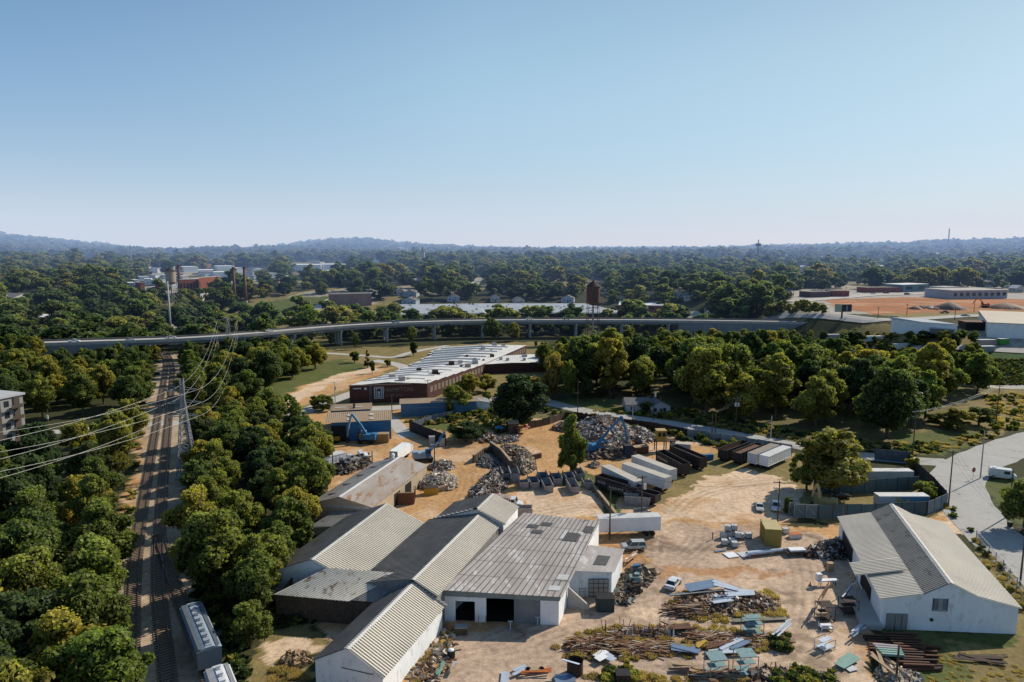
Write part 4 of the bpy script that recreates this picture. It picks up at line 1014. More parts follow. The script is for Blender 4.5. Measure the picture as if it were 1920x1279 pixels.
mb.box((x0 + x1) / 2, yy, 1.7, x1 - x0, .06, 3.3); dr = mb.build('door', M('grey glazed door', (.38, .36, .33), (.28, .27, .25), 1.2, .5, .5), rootE)
mb = MB()
for k in range(5): mb.box(x0 + (x1 - x0) * k / 4, yy - .05, 1.7, .07, .05, 3.3)
for k in range(5): mb.box((x0 + x1) / 2, yy - .055, .1 + 3.2 * k / 4, x1 - x0, .05, .07)
mb.build('door_frame', IRON, dr)
mb = MB()
for x in (x0 - 1.6, x0 - .6): mb.box(x, yy - .03, .9, .06, .06, 1.8)
for k in range(3): mb.box(x0 - 1.1, yy - .03, .4 + k * .55, 1.0, .05, .05)
mb.build('wall_bars', IRON, rootE)
mb = MB(); p = Vector((*L[2], 0)); q = Vector((*L[1], 0)); w0 = q.lerp(p, .62) + Vector((.15, 0, 0))
mb.add([w0, w0 + Vector((3.6, -1.0, 0)), w0 + Vector((3.4, -1.0, .8)), w0 + Vector((0, 0, 3.6))], [(0, 1, 2, 3)]); mb.add([w0 + Vector((.1, .4, 0)), w0 + Vector((3.7, -.6, 0)), w0 + Vector((3.5, -.6, .8)), w0 + Vector((.1, .4, 3.6))], [(3, 2, 1, 0)])
mb.add([w0 + Vector((3.4, -1.0, .8)), w0 + Vector((3.5, -.6, .8)), w0 + Vector((.1, .4, 3.6)), w0 + Vector((0, 0, 3.6))], [(0, 1, 2, 3)])
mb.build('buttress_wall', M('bare block wall', (.5, .48, .45), (.36, .33, .29), .8, .6, .9), rootE)
# F: middle shed with rusting roof, and the low grey roof in front of it
F0 = G(583, 941, 4.6); F1 = G(697, 948, 4.6); F2 = G(800, 873, 4.2)
aF = Vector((F1.x - F0.x, F1.y - F0.y, 0)); dF = Vector((F2.x - F1.x, F2.y - F1.y, 0))
WTAN = M('tan ribbed wall steel', (.5, .4, .28), (.38, .3, .21), .5, .5, .7)
sF = Shed('rusty_roof_shed', 'tan walled shed with grey and rust streaked roof', F0, aF, dF, [(0, 4.3), (.48, 6.2), (1, 4.3)], wall=WTAN, roofs=[ROOF_GREY, ROOF_RUST], over=.3, pitch=.8, amp=.04)
sF.panel('opening', DARK, 'r', .36, .47, .1, 3.2, .03); sF.panel('opening', DARK, 'r', .56, .68, .1, 3.4, .03)
sF.panel('gable_stripe', STEELW, 'f', .2, .95, 3.75, 4.1, .05)
for k in range(4):
    mb = MB(); p = sF.pt(.22, .12 + .22 * k, 5.35); mb.box(p.x, p.y, p.z, 2.2, .45, .16, .32); mb.build('roof_vent', RUSTDK, sF.roof)
mb = MB(); p = sF.pt(.42, .93, 6.4); mb.cyl(p, p + Vector((0, 0, .7)), .45); mb.sphere(p + Vector((0, 0, .8)), .6, 8, 5); mb.build('ventilator', WHITE2, sF.roof)
H0, H1 = G(585, 985, 3.2), G(662, 986, 3.2); H2 = G(712, 948, 3.6)
sG_ = Shed('low_annex', 'low grey ribbed lean-to in front of the rusty roofed shed', H0, Vector((H1.x - H0.x, H1.y - H0.y, 0)), Vector((H2.x - H1.x, H2.y - H1.y, 0)) * 1.0, [(0, 2.8), (1, 3.3)], wall=WTAN, roofs=[ROOF_GREY], pitch=.5, ridge=False)
# G: white barn on the right
G0 = Vector((58.7, 101.6, 0)); aG = Vector((20.4, -1.6, 0)); dG = Vector((9.0, 33.2, 0))
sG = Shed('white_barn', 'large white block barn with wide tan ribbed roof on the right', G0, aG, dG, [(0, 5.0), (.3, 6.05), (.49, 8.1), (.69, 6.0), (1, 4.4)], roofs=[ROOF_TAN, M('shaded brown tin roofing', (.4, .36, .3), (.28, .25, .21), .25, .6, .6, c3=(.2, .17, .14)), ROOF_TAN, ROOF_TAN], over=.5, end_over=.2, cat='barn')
w = sG.panel('window', M('dusty window glass', (.2, .23, .26), (.13, .15, .18), .8, .5, .3), 'f', .375, .478, 3.55, 5.45, .04)
for (t0, t1, z0, z1) in ((.37, .378, 3.5, 5.5), (.474, .482, 3.5, 5.5), (.37, .482, 5.45, 5.55), (.37, .482, 3.45, 3.55)): pass
sG.panel('window_frame', IRON, 'f', .37, .376, 3.5, 5.5, .07, w); sG.panel('window_frame', IRON, 'f', .476, .482, 3.5, 5.5, .07, w); sG.panel('window_frame', STEEL, 'f', .412, .442, 3.6, 5.4, .06, w); sG.panel('sill', CONC, 'f', .366, .486, 3.35, 3.5, .12, w)
for t0, t1 in ((.035, .09), (.1, .145), (.15, .19)): sG.panel('plank_stack', M('grey board', (.3, .285, .27), (.2, .19, .175), 1.2, .6, .9, stretch=(2, 2, .4)), 'f', t0, t1, 0, 2.7, .25)
mb = MB(); p = sG.pt(.37, 0, 1.9); mb.sphere((p.x, p.y - .1, p.z), .28, 8, 5); mb.build('wall_lamp', IRON, sG.root)
sG.panel('opening', DARK, 'l', .2, .42, .4, 3.4, .03); sG.panel('opening', DARK, 'l', .62, .9, .4, 3.8, .03)
mb = MB(); u = Vector((-aG.y, aG.x, 0))
a0 = sG.pt(-.13, .22, 5.15); b0 = sG.pt(-.13, .36, 5.15); c0 = sG.pt(.27, .36, 6.42); d0 = sG.pt(.27, .22, 6.42)
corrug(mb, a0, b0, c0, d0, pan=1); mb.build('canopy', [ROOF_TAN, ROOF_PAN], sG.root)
mb = MB()
for dd in (.23, .35): p = sG.pt(-.11, dd, 0); mb.cyl(p, p + Vector((0, 0, 5.1)), .09)
mb.build('canopy_post', STEEL, sG.root)
mb = MB(); p = sG.pt(-.075, .16, .5); mb.box(p.x, p.y, .45, 3.0, 12, .95, -.26); mb.build('loading_dock', CONC, sG.root)
# H: blue warehouse group
B0, B1 = G(622, 829), G(734, 823)
aH = Vector((B1.x - B0.x, B1.y - B0.y, 0)) * 1.0; nH = Vector((-aH.y, aH.x, 0)).normalized()
sH = Shed('blue_warehouse', 'bright blue steel warehouse with tan roof and open bay', B0, aH, nH * 13, [(0, 6.2), (1, 6.2)], wall=BLUEW, roofs=[TANROOF], ridge=False)
bpy.data.objects.remove(sH.roof)
mb = MB(); hz = 6.25; q = nH * 13
al = aH.normalized()
corrug(mb, Vector((0, 0, hz)) - nH * .4 - al * 1.6, aH + Vector((0, 0, hz)) - nH * .4 + al * .3, aH + nH * 6.5 + Vector((0, 0, hz + 1.6)) + al * .3, nH * 6.5 + Vector((0, 0, hz + 1.6)) - al * 1.6, .6, .05)
corrug(mb, nH * 13.4 + Vector((0, 0, hz)) - al * .3, aH + nH * 13.4 + Vector((0, 0, hz)) + al * .3, aH + nH * 6.5 + Vector((0, 0, hz + 1.6)) + al * .3, nH * 6.5 + Vector((0, 0, hz + 1.6)) - al * .3, .6, .05)
rfH = mb.build('roof', TANROOF, sH.root)
mb = MB(); mb.add([aH + Vector((0, 0, 6.2)), aH + nH * 13 + Vector((0, 0, 6.2)), aH + nH * 6.5 + Vector((0, 0, 7.8))], [(0, 1, 2)]); mb.add([Vector((0, 0, 6.2)), nH * 13 + Vector((0, 0, 6.2)), nH * 6.5 + Vector((0, 0, 7.8))], [(2, 1, 0)]); mb.build('gable', BLUEW, sH.root)
sH.panel('bay_opening', DARK, 'f', .0, .24, .05, 5.2, .03)
for t in (.3, .67):
    mb = MB()
    for dd in (1.5, 4.2): p = aH * t + nH * dd + Vector((0, 0, 6.25 + .246 * dd + .12)); mb.box(p.x, p.y, p.z, 1.3, 1.6, .05, math.atan2(aH.y, aH.x))
    mb.build('skylight', WHITE2, rfH)
sH2 = Shed('tan_roof_shed', 'smaller tan roofed shed behind the blue warehouse', B0 + nH * 15 + al * (-1), al * 13, nH * 9, [(0, 6.4), (.02, 6.45), (1, 6.5)], wall=BLUEW2, roofs=[TANROOF], ridge=False, pitch=.6, amp=.05)
for dx in (3, 8.5):
    mb = MB(); p = al * dx + nH * 3.5; mb.box(p.x, p.y, 6.75, 3.4, .5, .08, math.atan2(aH.y, aH.x)); mb.build('skylight', WHITE2, sH2.roof)
mb = MB(); p = al * 7.5 + nH * 2; mb.cyl((p.x, p.y, 6.4), (p.x, p.y, 7.6), .4); p = p + nH * 3; mb.cyl((p.x, p.y, 6.4), (p.x, p.y, 7.6), .4); mb.build('chimney', RUSTDK, sH2.root)
I0, I1 = G(503, 818), G(548, 812)
aI = Vector((I1.x - I0.x, I1.y - I0.y, 0)); nI = Vector((-aI.y, aI.x, 0)).normalized()
sI = Shed('open_shed', 'dark open fronted shed with brown roof beside the wood', I0, aI, nI * 9, [(0, 4.2), (.03, 4.25), (1, 4.4)], wall=BLUEW2, roofs=[M('brown felt roofing', (.17, .135, .11), (.12, .1, .085), .3, .5, .9)], ridge=False, pitch=.8, amp=.03)
sI.panel('opening', DARK, 'f', .05, .8, .1, 3.6, .03)
# J: long pale blue shed
J0, J1 = G(752, 782), G(836, 779); aJ = Vector((J1.x - J0.x, J1.y - J0.y, 0)) * 1.7; nJ = Vector((-aJ.y, aJ.x, 0)).normalized()
sJ = Shed('pale_blue_shed', 'long pale blue steel shed with tan roof beside the meadow', J0, aJ, nJ * 8, [(0, 4.8), (.02, 4.8), (1, 4.9)], wall=BLUEW2, roofs=[TANROOF], ridge=False, pitch=.6, amp=.04)
sJ.panel('pipe_run', STEEL, 'f', .16, .7, 3.1, 3.2, .12)
W0, W1 = G(880, 772), G(918, 770); aW = Vector((W1.x - W0.x, W1.y - W0.y, 0)); nW = Vector((-aW.y, aW.x, 0)).normalized()
Shed('white_wall_shed', 'small white walled shed partly hidden by the meadow oak', W0, aW, nW * 7, [(0, 3.2), (.5, 3.9), (1, 3.2)], roofs=[ROOF_GREY], ridge=False, pitch=.8, amp=.03)
# K: brick factory with stepped white roof
K0, K1 = G(656, 757), G(801, 752); aK = Vector((K1.x - K0.x, K1.y - K0.y, 0)); kd = Vector((.326, .945, 0))
rootK = thing('brick_factory', 'long dark brick factory with stepped white roof and painted mural', 'factory', (K0.x, K0.y, 0))
WROOF = M('white roof membrane', (.8, .77, .71), (.6, .57, .52), .18, .7, .7, c3=(.5, .47, .43))
KL = 128.0; nb = 14; bl = KL / nb
lefts = [0, 0, 0, -1.5, -1.5, -4, -4, -7, -7, -10, -10, -14, -17, -17]
wb_, rb_, st = MB(), MB(), MB()
eK = aK.normalized(); LK = aK.length; kn = Vector((kd.y, -kd.x, 0))
for k in range(nb):
    y0, y1 = k * bl, (k + 1) * bl; l = lefts[k]
    sk_ = 0 if k else 0
    A0 = kd * y0 + eK * l; A1 = kd * y0 + eK * LK; B1_ = kd * y1 + eK * LK; B0_ = kd * y1 + eK * l
    ds = min(2.0, k * .35)
    for P, Q in ((A0, A1), (A1, B1_), (B1_, B0_), (B0_, A0)):
        wb_.quad((P.x, P.y, -.3), (Q.x, Q.y, -.3), (Q.x, Q.y, 7.05 - ds), (P.x, P.y, 7.05 - ds))
    c = (A0 + A1) / 2 ; c2 = (B0_ + B1_) / 2
    rise = 1.0
    up = lambda v, z: Vector((v.x, v.y, z))
    rb_.add([up(A0 - eK * .3, 7.1 - ds), up(c, 7.1 + rise - ds), up(A1 + eK * .3, 7.1 - ds), up(B1_ + eK * .3, 7.15 - ds), up(c2, 7.15 + rise - ds), up(B0_ - eK * .3, 7.15 - ds)], [(0, 1, 4, 5), (1, 2, 3, 4)])
    if k:
        for P, Q, z0, z1 in ((A0.lerp(A1, .05), c, 7.15, 7.1 + rise), (c, A0.lerp(A1, .84), 7.1 + rise, 7.25)):
            for zz, dd in ((.45, 0),):
                st.beam(up(P, z0 + .45 - ds), up(Q, z1 + .45 - ds), .9, .8)
wk = wb_.build('wall', BRICK, rootK); rk = rb_.build('roof', WROOF, rootK)
st.build('roof_monitor', M('grey white monitor cladding', (.74, .74, .73), (.56, .55, .54), .5, .5, .7), rk)
r_ = random.Random(12)
for k in range(26):
    y = r_.uniform(4, KL - 4); t = r_.uniform(.12, .9); p = kd * y + eK * LK * t; z = 7.1 + 1.0 * (1 - abs(t - .5) * 2) - min(2.0, int(y / bl) * .35)
    mb = MB(); sz = r_.choice([.8, 1.0, 1.6, 2.0]); mb.box(p.x, p.y, z + sz * .4, sz * 1.2, sz, sz * .8, .3); mb.box(p.x, p.y, z + sz * .82, sz * .8, sz * .7, .1, .3); mb.build('roof_unit', r_.choice([STEEL, M('beige unit', (.45, .41, .36)), RUSTDK]), rk)
mb = MB()      # windows and doors of the long right side
for k in range(34):
    p = kd * (4 + k * 3.65) + eK * LK + kn * .04; zz_ = 4.2 - min(2.0, (4 + k * 3.65) / bl * .35) * .7; mb.beam(p + Vector((0, 0, zz_)) - kd * 1.1, p + Vector((0, 0, zz_)) + kd * 1.1, .06, 2.4)
mb.build('window_band', M('bricked up window', (.3, .25, .2), (.12, .09, .075), .8, .7, .7), wk)
# coping, mural with the big H and faded lettering on the front wall
mb = MB(); mb.beam(Vector((0, 0, 7.2)) - eK * .2, eK * (LK * .8) + Vector((0, 0, 7.3)), .35, .4); mb.build('coping', M('tan coping', (.4, .3, .22)), rootK)
fn = Vector((eK.y, -eK.x, 0))
def flat(name, mat, t0, t1, z0, z1, out, parent=rootK):
    p, q = eK * (LK * t0) + fn * out, eK * (LK * t1) + fn * out; mb = MB(); mb.quad((p.x, p.y, z0), (q.x, q.y, z0), (q.x, q.y, z1), (p.x, p.y, z1)); return mb.build(name, mat, parent)
MW = M('mural white', (.6, .6, .58), (.5, .5, .48)); MN = M('mural navy', (.03, .05, .09), (.04, .05, .08))
fl_ = flat('mural', MW, .315, .435, 1.6, 6.3, .04)
flat('mural_border', MN, .325, .425, 1.85, 6.05, .05, fl_); flat('mural_field', MW, .337, .413, 2.15, 5.75, .06, fl_)
flat('mural_letter', MN, .345, .36, 2.4, 5.5, .07, fl_); flat('mural_letter', MN, .39, .405, 2.4, 5.5, .07, fl_); flat('mural_letter', MN, .36, .39, 4.5, 5.6, .07, fl_); flat('mural_tower', M('mural grey', (.25, .28, .3)), .366, .384, 2.5, 3.9, .07, fl_)
def text(body, size, mat, parent, origin, xdir, normal_up=Vector((0, 0, 1)), name='lettering', sx=1.0):
    cu = bpy.data.curves.new('lettering', 'FONT'); cu.body = body; cu.size = size; cu.extrude = .01
    o = bpy.data.objects.new('lettering', cu); COL.objects.link(o)
    dg = bpy.context.evaluated_depsgraph_get(); me = bpy.data.meshes.new_from_object(o.evaluated_get(dg))
    bpy.data.objects.remove(o); me.materials.clear(); me.materials.append(mat)
    x = xdir.normalized(); y = normal_up; z = x.cross(y)
    Mx = Matrix(((x.x * sx, y.x, z.x, origin.x), (x.y * sx, y.y, z.y, origin.y), (x.z * sx, y.z, z.z, origin.z), (0, 0, 0, 1)))
    me.transform(Mx); return link(name, me, parent)
FADED = M('faded wall lettering', (.26, .2, .19), (.16, .1, .09), 1.5, .7, .9)
text('HAMPTON', 2.3, FADED, rootK, eK * (LK * .44) + fn * .05 + Vector((0, 0, 4.2)), eK)
text('STATION', 1.5, FADED, rootK, eK * (LK * .46) + fn * .05 + Vector((0, 0, 2.2)), eK)
flat('wall_sign', MW, .045, .15, 5.7, 6.1, .05); flat('wall_sign', MW, .19, .22, 5.3, 6.2, .05); flat('downpipe_panel', M('grey brick strip', (.12, .1, .1)), .25, .285, 0, 6.9, .05)
# white annex
L0, L1 = G(910, 696), G(1025, 692); aL = Vector((L1.x - L0.x, L1.y - L0.y, 0)) * 1.05; nL = Vector((.33, .94, 0))
sL = Shed('white_roof_annex', 'low flat white roofed annex right of the brick factory', L0 + Vector((-3, -8, 0)), aL, nL * 28, [(0, 4.6), (.5, 5.0), (1, 4.6)], wall=BRICK, roofs=[WROOF], ridge=False, pitch=3, amp=.02)
for k, (t, dd) in enumerate(((.35, .3), (.5, .7), (.62, .25), (.2, .45))):
    mb = MB(); p = sL.pt(t, dd, 5.6); mb.box(p.x, p.y, p.z, 2.4 if k == 1 else 1.2, 1.6, 1.3, .3); mb.build('roof_unit', STEEL, sL.roof)
# ---- small cottage
def house(px, py, w, d, wh, rh, label, wall, roof, rz=0., group=None, name='house', terrain=True, simple=False, loc=None):
    p = loc or (GT(px, py) if terrain else G(px, py))
    t = thing(name, label, 'house', p, rz, group)
    mb = MB(); mb.add([(-w / 2, -d / 2, -1), (w / 2, -d / 2, -1), (w / 2, -d / 2, wh), (0, -d / 2, rh), (-w / 2, -d / 2, wh)], [(0, 1, 2, 3, 4)])
    mb.add([(-w / 2, d / 2, -1), (w / 2, d / 2, -1), (w / 2, d / 2, wh), (0, d / 2, rh), (-w / 2, d / 2, wh)], [(4, 3, 2, 1, 0)])
    mb.quad((w / 2, -d / 2, -1), (w / 2, d / 2, -1), (w / 2, d / 2, wh), (w / 2, -d / 2, wh)); mb.quad((-w / 2, d / 2, -1), (-w / 2, -d / 2, -1), (-w / 2, -d / 2, wh), (-w / 2, d / 2, wh))
    wl = mb.build('wall', wall, t); mb = MB(); k = .4; s = (rh - wh) / (w / 2)
    for sg in (-1, 1):
        e = sg * (w / 2 + k); z = wh - s * k
        mb.add([(0, -d / 2 - k, rh + .12), (e, -d / 2 - k, z + .12), (e, d / 2 + k, z + .12), (0, d / 2 + k, rh + .12), (0, -d / 2 - k, rh - .03), (e, -d / 2 - k, z - .03), (e, d / 2 + k, z - .03), (0, d / 2 + k, rh - .03)],
               [(0, 1, 2, 3), (7, 6, 5, 4), (0, 4, 5, 1), (1, 5, 6, 2), (2, 6, 7, 3)])
    rf = mb.build('roof', roof, t)
    if not simple:
        for x in (-w * .27, w * .2): mb = MB(); mb.box(x, -d / 2 - .03, wh * .55, 1.1, .06, 1.3); mb.build('window', GLASS, wl)
        mb = MB(); mb.box(w * .02, -d / 2 - .03, 1.0, 1.0, .06, 2.0); mb.build('door', M('dark house door', (.1, .07, .06)), wl)
        for y in (-d * .2, d * .25): mb = MB(); mb.box(-w / 2 - .03, y, wh * .55, .06, 1.2, 1.3); mb.build('window', GLASS, wl)
        mb = MB(); mb.box(w * .2, d * .1, rh, .7, .7, 1.4); mb.build('chimney', BRICKR, rf)
    return t
SHG = M('grey shingle', (.2, .19, .185), (.14, .135, .13), .6, .5, .9); SHB = M('brown shingle', (.19, .14, .11), (.13, .1, .08), .6, .5, .9); SHW = M('pale metal house roof', (.6, .6, .6), (.5, .5, .5))
LAPW = M('white clapboard', (.52, .51, .48), (.42, .41, .39), .6, .4, .8); LAPB = M('pale blue clapboard', (.4, .46, .52), (.33, .38, .43), .6, .4, .8)
house(1193, 768, 9.5, 9, 3.0, 4.6, 'white cottage with grey roof at the edge of the wood, left wing', LAPW, SHG, PI / 2, terrain=False, name='cottage')
house(1232, 772, 7.5, 7, 2.8, 4.6, 'white gabled cottage wing facing the street', LAPW, SHG, .15, terrain=False, name='cottage')
# ---- flats at the left edge
A0 = G(0, 900, 0)
AP = G(42, 740, 17)
rt = thing('apartment_block', 'grey and brown apartment block with balconies cut by the left edge', 'apartment block', (AP.x, AP.y, 0))
GREYW = M('light grey render', (.34, .325, .31), (.26, .25, .24), .5, .4, .85); BROWNW = M('brown cladding', (.1, .075, .06), (.075, .06, .05), .6, .5, .8)
fdir = Vector((-.33, -.944, 0)); sdir_ = Vector((-.944, .33, 0))
mb = MB(); c = [Vector((0, 0, 0)), sdir_ * 22, sdir_ * 22 + fdir * 60, fdir * 60]
mb.prism([(p.x, p.y) for p in c], -.5, 17); wa = mb.build('wall', GREYW, rt)
mb = MB(); mb.prism([(p.x, p.y) for p in (c[0] - fdir * .5 - sdir_ * .5, c[1] - fdir * .5, c[2], c[3] - sdir_ * .5)], 17.02, 17.6); mb.build('roof', M('pale flat roof', (.5, .5, .5), (.4, .4, .4)), rt)
on = Vector((.944, -.33, 0))
for k in range(9):
    p = fdir * (1.2 + k * 5.5) + on * .12; mb = MB(); mb.beam(p + Vector((0, 0, 8.4)), p + fdir * 1.7 + Vector((0, 0, 8.4)), .3, 16.8); mb.build('cladding_strip', BROWNW, wa)
    for fl in range(5):
        q = fdir * (4.2 + k * 5.5) + on * .05; mb = MB(); mb.beam(q + Vector((0, 0, 2 + fl * 3.3)), q + fdir * 1.3 + Vector((0, 0, 2 + fl * 3.3)), .12, 1.7); mb.build('window', GLASS, wa)
        if k % 2 == 0:
            q = fdir * (1.2 + k * 5.5) + on * .9; mb = MB(); mb.beam(q + Vector((0, 0, .6 + fl * 3.3)), q + fdir * 3.2 + Vector((0, 0, .6 + fl * 3.3)), 1.4, .18); mb.beam(q + on * .65 + Vector((0, 0, 1.2 + fl * 3.3)), q + on * .65 + fdir * 3.2 + Vector((0, 0, 1.2 + fl * 3.3)), .06, .9); mb.build('balcony', WOODDK if fl % 2 else BROWNW, wa)
# ---- large buildings beyond the viaduct
def slab(name, label, pa, pb, depth, h, wall, roof, cat='building', group=None, rise=0.0, terrain=True, wins=0, sawtooth=0, dvec=None, zb=None, wmat=None, vents=0, gable=False):
    """box building by its front base pixels pa, pb"""
    f = GT if terrain else G
    A, B = f(*pa), f(*pb); z = (A.z + B.z) / 2 if zb is None else zb
    a = Vector((B.x - A.x, B.y - A.y, 0)); n = dvec or Vector((-a.y, a.x, 0)).normalized(); d = n * depth
    t = thing(name, label, cat, (A.x, A.y, z), 0, group)
    mb = MB(); P = [Vector(), a, a + d, d]; mb.prism([(p.x, p.y) for p in P], -4, h); w = mb.build('wall', wall, t)
    mb = MB(); au = a.normalized() * .3; nu = n * .3
    up = Vector((0, 0, h + .05))
    if gable:
        r0, r1 = d * .5 + Vector((0, 0, rise)), a + d * .5 + Vector((0, 0, rise))
        mb.quad(up - au - nu, a + up + au - nu, r1 + up + au, r0 + up - au); mb.quad(r0 + up - au, r1 + up + au, a + d + up + au + nu, d + up - au + nu)
        mb.add([up, d + up, r0 + up], [(0, 2, 1)]); mb.add([a + up, a + d + up, r1 + up], [(0, 1, 2)])
    else: mb.prism([(p.x, p.y) for p in (-au - nu, a + au - nu, a + d + au + nu, d - au + nu)], h + .02, [h + .35, h + .35, h + .35 + rise, h + .35 + rise])
    if sawtooth:
        for k in range(sawtooth):
            y = d * ((k + .3) / sawtooth); mb.beam(y + up + Vector((0, 0, .55)) + au * 3, a + y + up + Vector((0, 0, .55)) - au * 3, depth / sawtooth * .3, .8)
    r = mb.build('roof', roof, t)
    nf = Vector((a.y, -a.x, 0)).normalized()
    for k in range(wins):
        p = a * ((k + .5) / wins) + nf * .06; hw = a.length / wins * .25; mb = MB(); au1 = a.normalized()
        mb.beam(p - au1 * hw + Vector((0, 0, h * .55)), p + au1 * hw + Vector((0, 0, h * .55)), .1, h * .4); mb.build('window', wmat or GLASS, w)
    for k in range(vents):
        p = a * random.uniform(.06, .94) + d * random.uniform(.06, .94); mb = MB(); mb.box(p.x, p.y, h + .9 + rise * .5, 1.5, 1.5, 1.4); mb.build('roof_vent', RUSTDK if k % 2 else STEEL, r)
    return t
GREYROOF = M('pale grey roofing', (.8, .8, .79), (.64, .64, .64), .08, .5, .7)
slab('sawtooth_mill', 'big mill with pale sawtooth roof behind the viaduct', (722, 612), (912, 609), 95, 8.5, BRICK, GREYROOF, 'mill', sawtooth=13, vents=30, dvec=Vector((-.12, .99, 0)))
slab('sawtooth_mill', 'second mill with vent dotted pale roof right of the dark gap', (925, 609), (1175, 608), 95, 8.5, BRICK, GREYROOF, 'mill', sawtooth=13, vents=40, dvec=Vector((-.25, .97, 0)))
slab('brick_works', 'low red brick works with white roof right of the water tank', (1160, 588), (1275, 580), 42, 5, BRICKR, GREYROOF, 'works', wins=3)
slab('low_red_office', 'low red roofed block left of the sawtooth mill', (652, 600), (697, 598), 20, 5, BRICK, WROOF, 'building', wins=4)
slab('brick_block', 'windowless peeling red brick block on the far meadow', (621, 576), (697, 573), 22, 11, M('peeling painted brick', (.2, .115, .1), (.3, .25, .23), .12, .7, .9, stretch=(1, 1, .3)), CONCDK, 'building')
slab('school', 'white roofed long school building in the left trees', (40, 612), (140, 610), 26, 6, M('pale red banded wall', (.32, .2, .18), (.5, .47, .45), .3, .6), GREYROOF, 'school', wins=10)
slab('school_wing', 'low front wing of the white roofed school', (52, 618), (98, 617), 16, 4, BRICKR, GREYROOF, 'school', wins=8)
slab('white_hall', 'large white industrial hall above the big wood', (1726, 634), (1792, 636), 18, 7.5, WHITE2, M('bluish white roofing', (.56, .58, .6), (.46, .48, .5)), 'hall', terrain=True, rise=1.0, dvec=Vector((-.4, .92, 0)))
slab('grey_shed', 'small grey gabled shed in front of the white hall', (1742, 636), (1788, 637), 12, 5, M('warm grey steel', (.23, .215, .21), (.18, .17, .165)), M('pale grey shed roof', (.5, .51, .52)), 'shed', rise=2, gable=True)
slab('tan_roof_plant', 'wide tan roofed plant at the right edge', (1850, 634), (2040, 640), 60, 7, WHITE2, M('dusty tan roofing', (.52, .44, .34), (.44, .37, .29), .1), 'plant', rise=1.5)
slab('open_canopy', 'thin rusty canopy roof between white hall and plant', (1810, 622), (1862, 620), 10, 4.2, DARK, RUST, 'canopy')
slab('long_blue_block', 'long pale blue windowless block at the far right', (1785, 561), (1888, 560), 32, 7, M('pale blue masonry', (.4, .42, .46), (.32, .33, .36), .15), CONC, 'building', wins=9)
slab('green_metal_shop', 'green metal shop with white roof beside the long blue block', (1692, 548), (1740, 546), 20, 7, M('green shop steel', (.12, .22, .23)), WHITE2, 'shop', wins=2)
slab('strip_shops', 'low red strip of shops at the far edge of the clay site', (1625, 549), (1690, 548), 14, 4.5, REDP, SHB, 'shop', wins=7)
slab('red_store', 'red walled store beside the wide far road', (1560, 557), (1592, 557), 14, 5, REDP, SHB, 'shop', wins=3)
slab('grey_store', 'grey fronted store left of the red store', (1520, 558), (1558, 557), 14, 4.5, M('dull maroon wall', (.14, .08, .08)), SHG, 'shop', wins=4)
slab('snack_bar', 'small red and white snack bar left of the crossroads', (1395, 556), (1440, 557), 10, 4.5, M('white and red wall', (.5, .4, .38)), SHG, 'shop', wins=5)
slab('far_pale_block', 'low pale block behind the long blue block', (1770, 549), (1800, 548), 16, 5, LAPW, CONC, 'building', wins=3)
# the burnt mill on the left with its water tower and chimneys
slab('orange_mill', 'orange brick mill with flat white roof left of the chimneys', (338, 553), (374, 550), 30, 14, BRICKR, GREYROOF, 'mill', wins=6, dvec=Vector((.25, .97, 0)))
slab('orange_mill_tower', 'orange brick stair block at the right end of the far mill', (374, 551), (394, 547), 16, 15, BRICKR, GREYROOF, 'mill', wins=5, dvec=Vector((.25, .97, 0)))
slab('ruined_wall', 'long pale roofless mill wall with empty windows', (377, 572), (408, 552), 4, 7, M('pale ruin masonry', (.5, .48, .44), (.38, .36, .33), .2), DARK, 'ruin', wins=9, dvec=Vector((-.9, .4, 0)))
def chimney(px, py, top, r, label, lean=0, mat=M('chimney brick', (.17, .075, .05), (.1, .05, .04))):
    p = GT(px, py); d = PX(p.x, p.y, p.z)[2]; h = (py - top) / F * d * 1.01
    t = thing('chimney_stack', label, 'chimney', p)
    mb = MB(); mb.cyl((0, 0, -2), (0, 0, h - 1.2), r, r * .66, 16); mb.build('shaft', mat, t, True)
    mb = MB(); mb.cyl((0, 0, h - 1.4), (0, 0, h), r * .82, r * .82, 16); mb.cyl((0, 0, h - 2.6), (0, 0, h - 2.2), r * .76, r * .76, 16); mb.build('crown_rim', BRICK, t)
    mb = MB(); mb.cyl((0, 0, -1), (0, 0, h * .1), r * 1.08, r * 1.02, 16); mb.build('plinth', CONC if 'right' in label else BRICK, t)
chimney(441, 574, 503, 1.5, 'left one of two tall slim brick chimneys on the meadow')
chimney(461, 571, 502, 1.6, 'right one of two tall slim brick chimneys with white base')
chimney(337, 540, 498, 2.0, 'brick chimney standing beside the far mill roof')
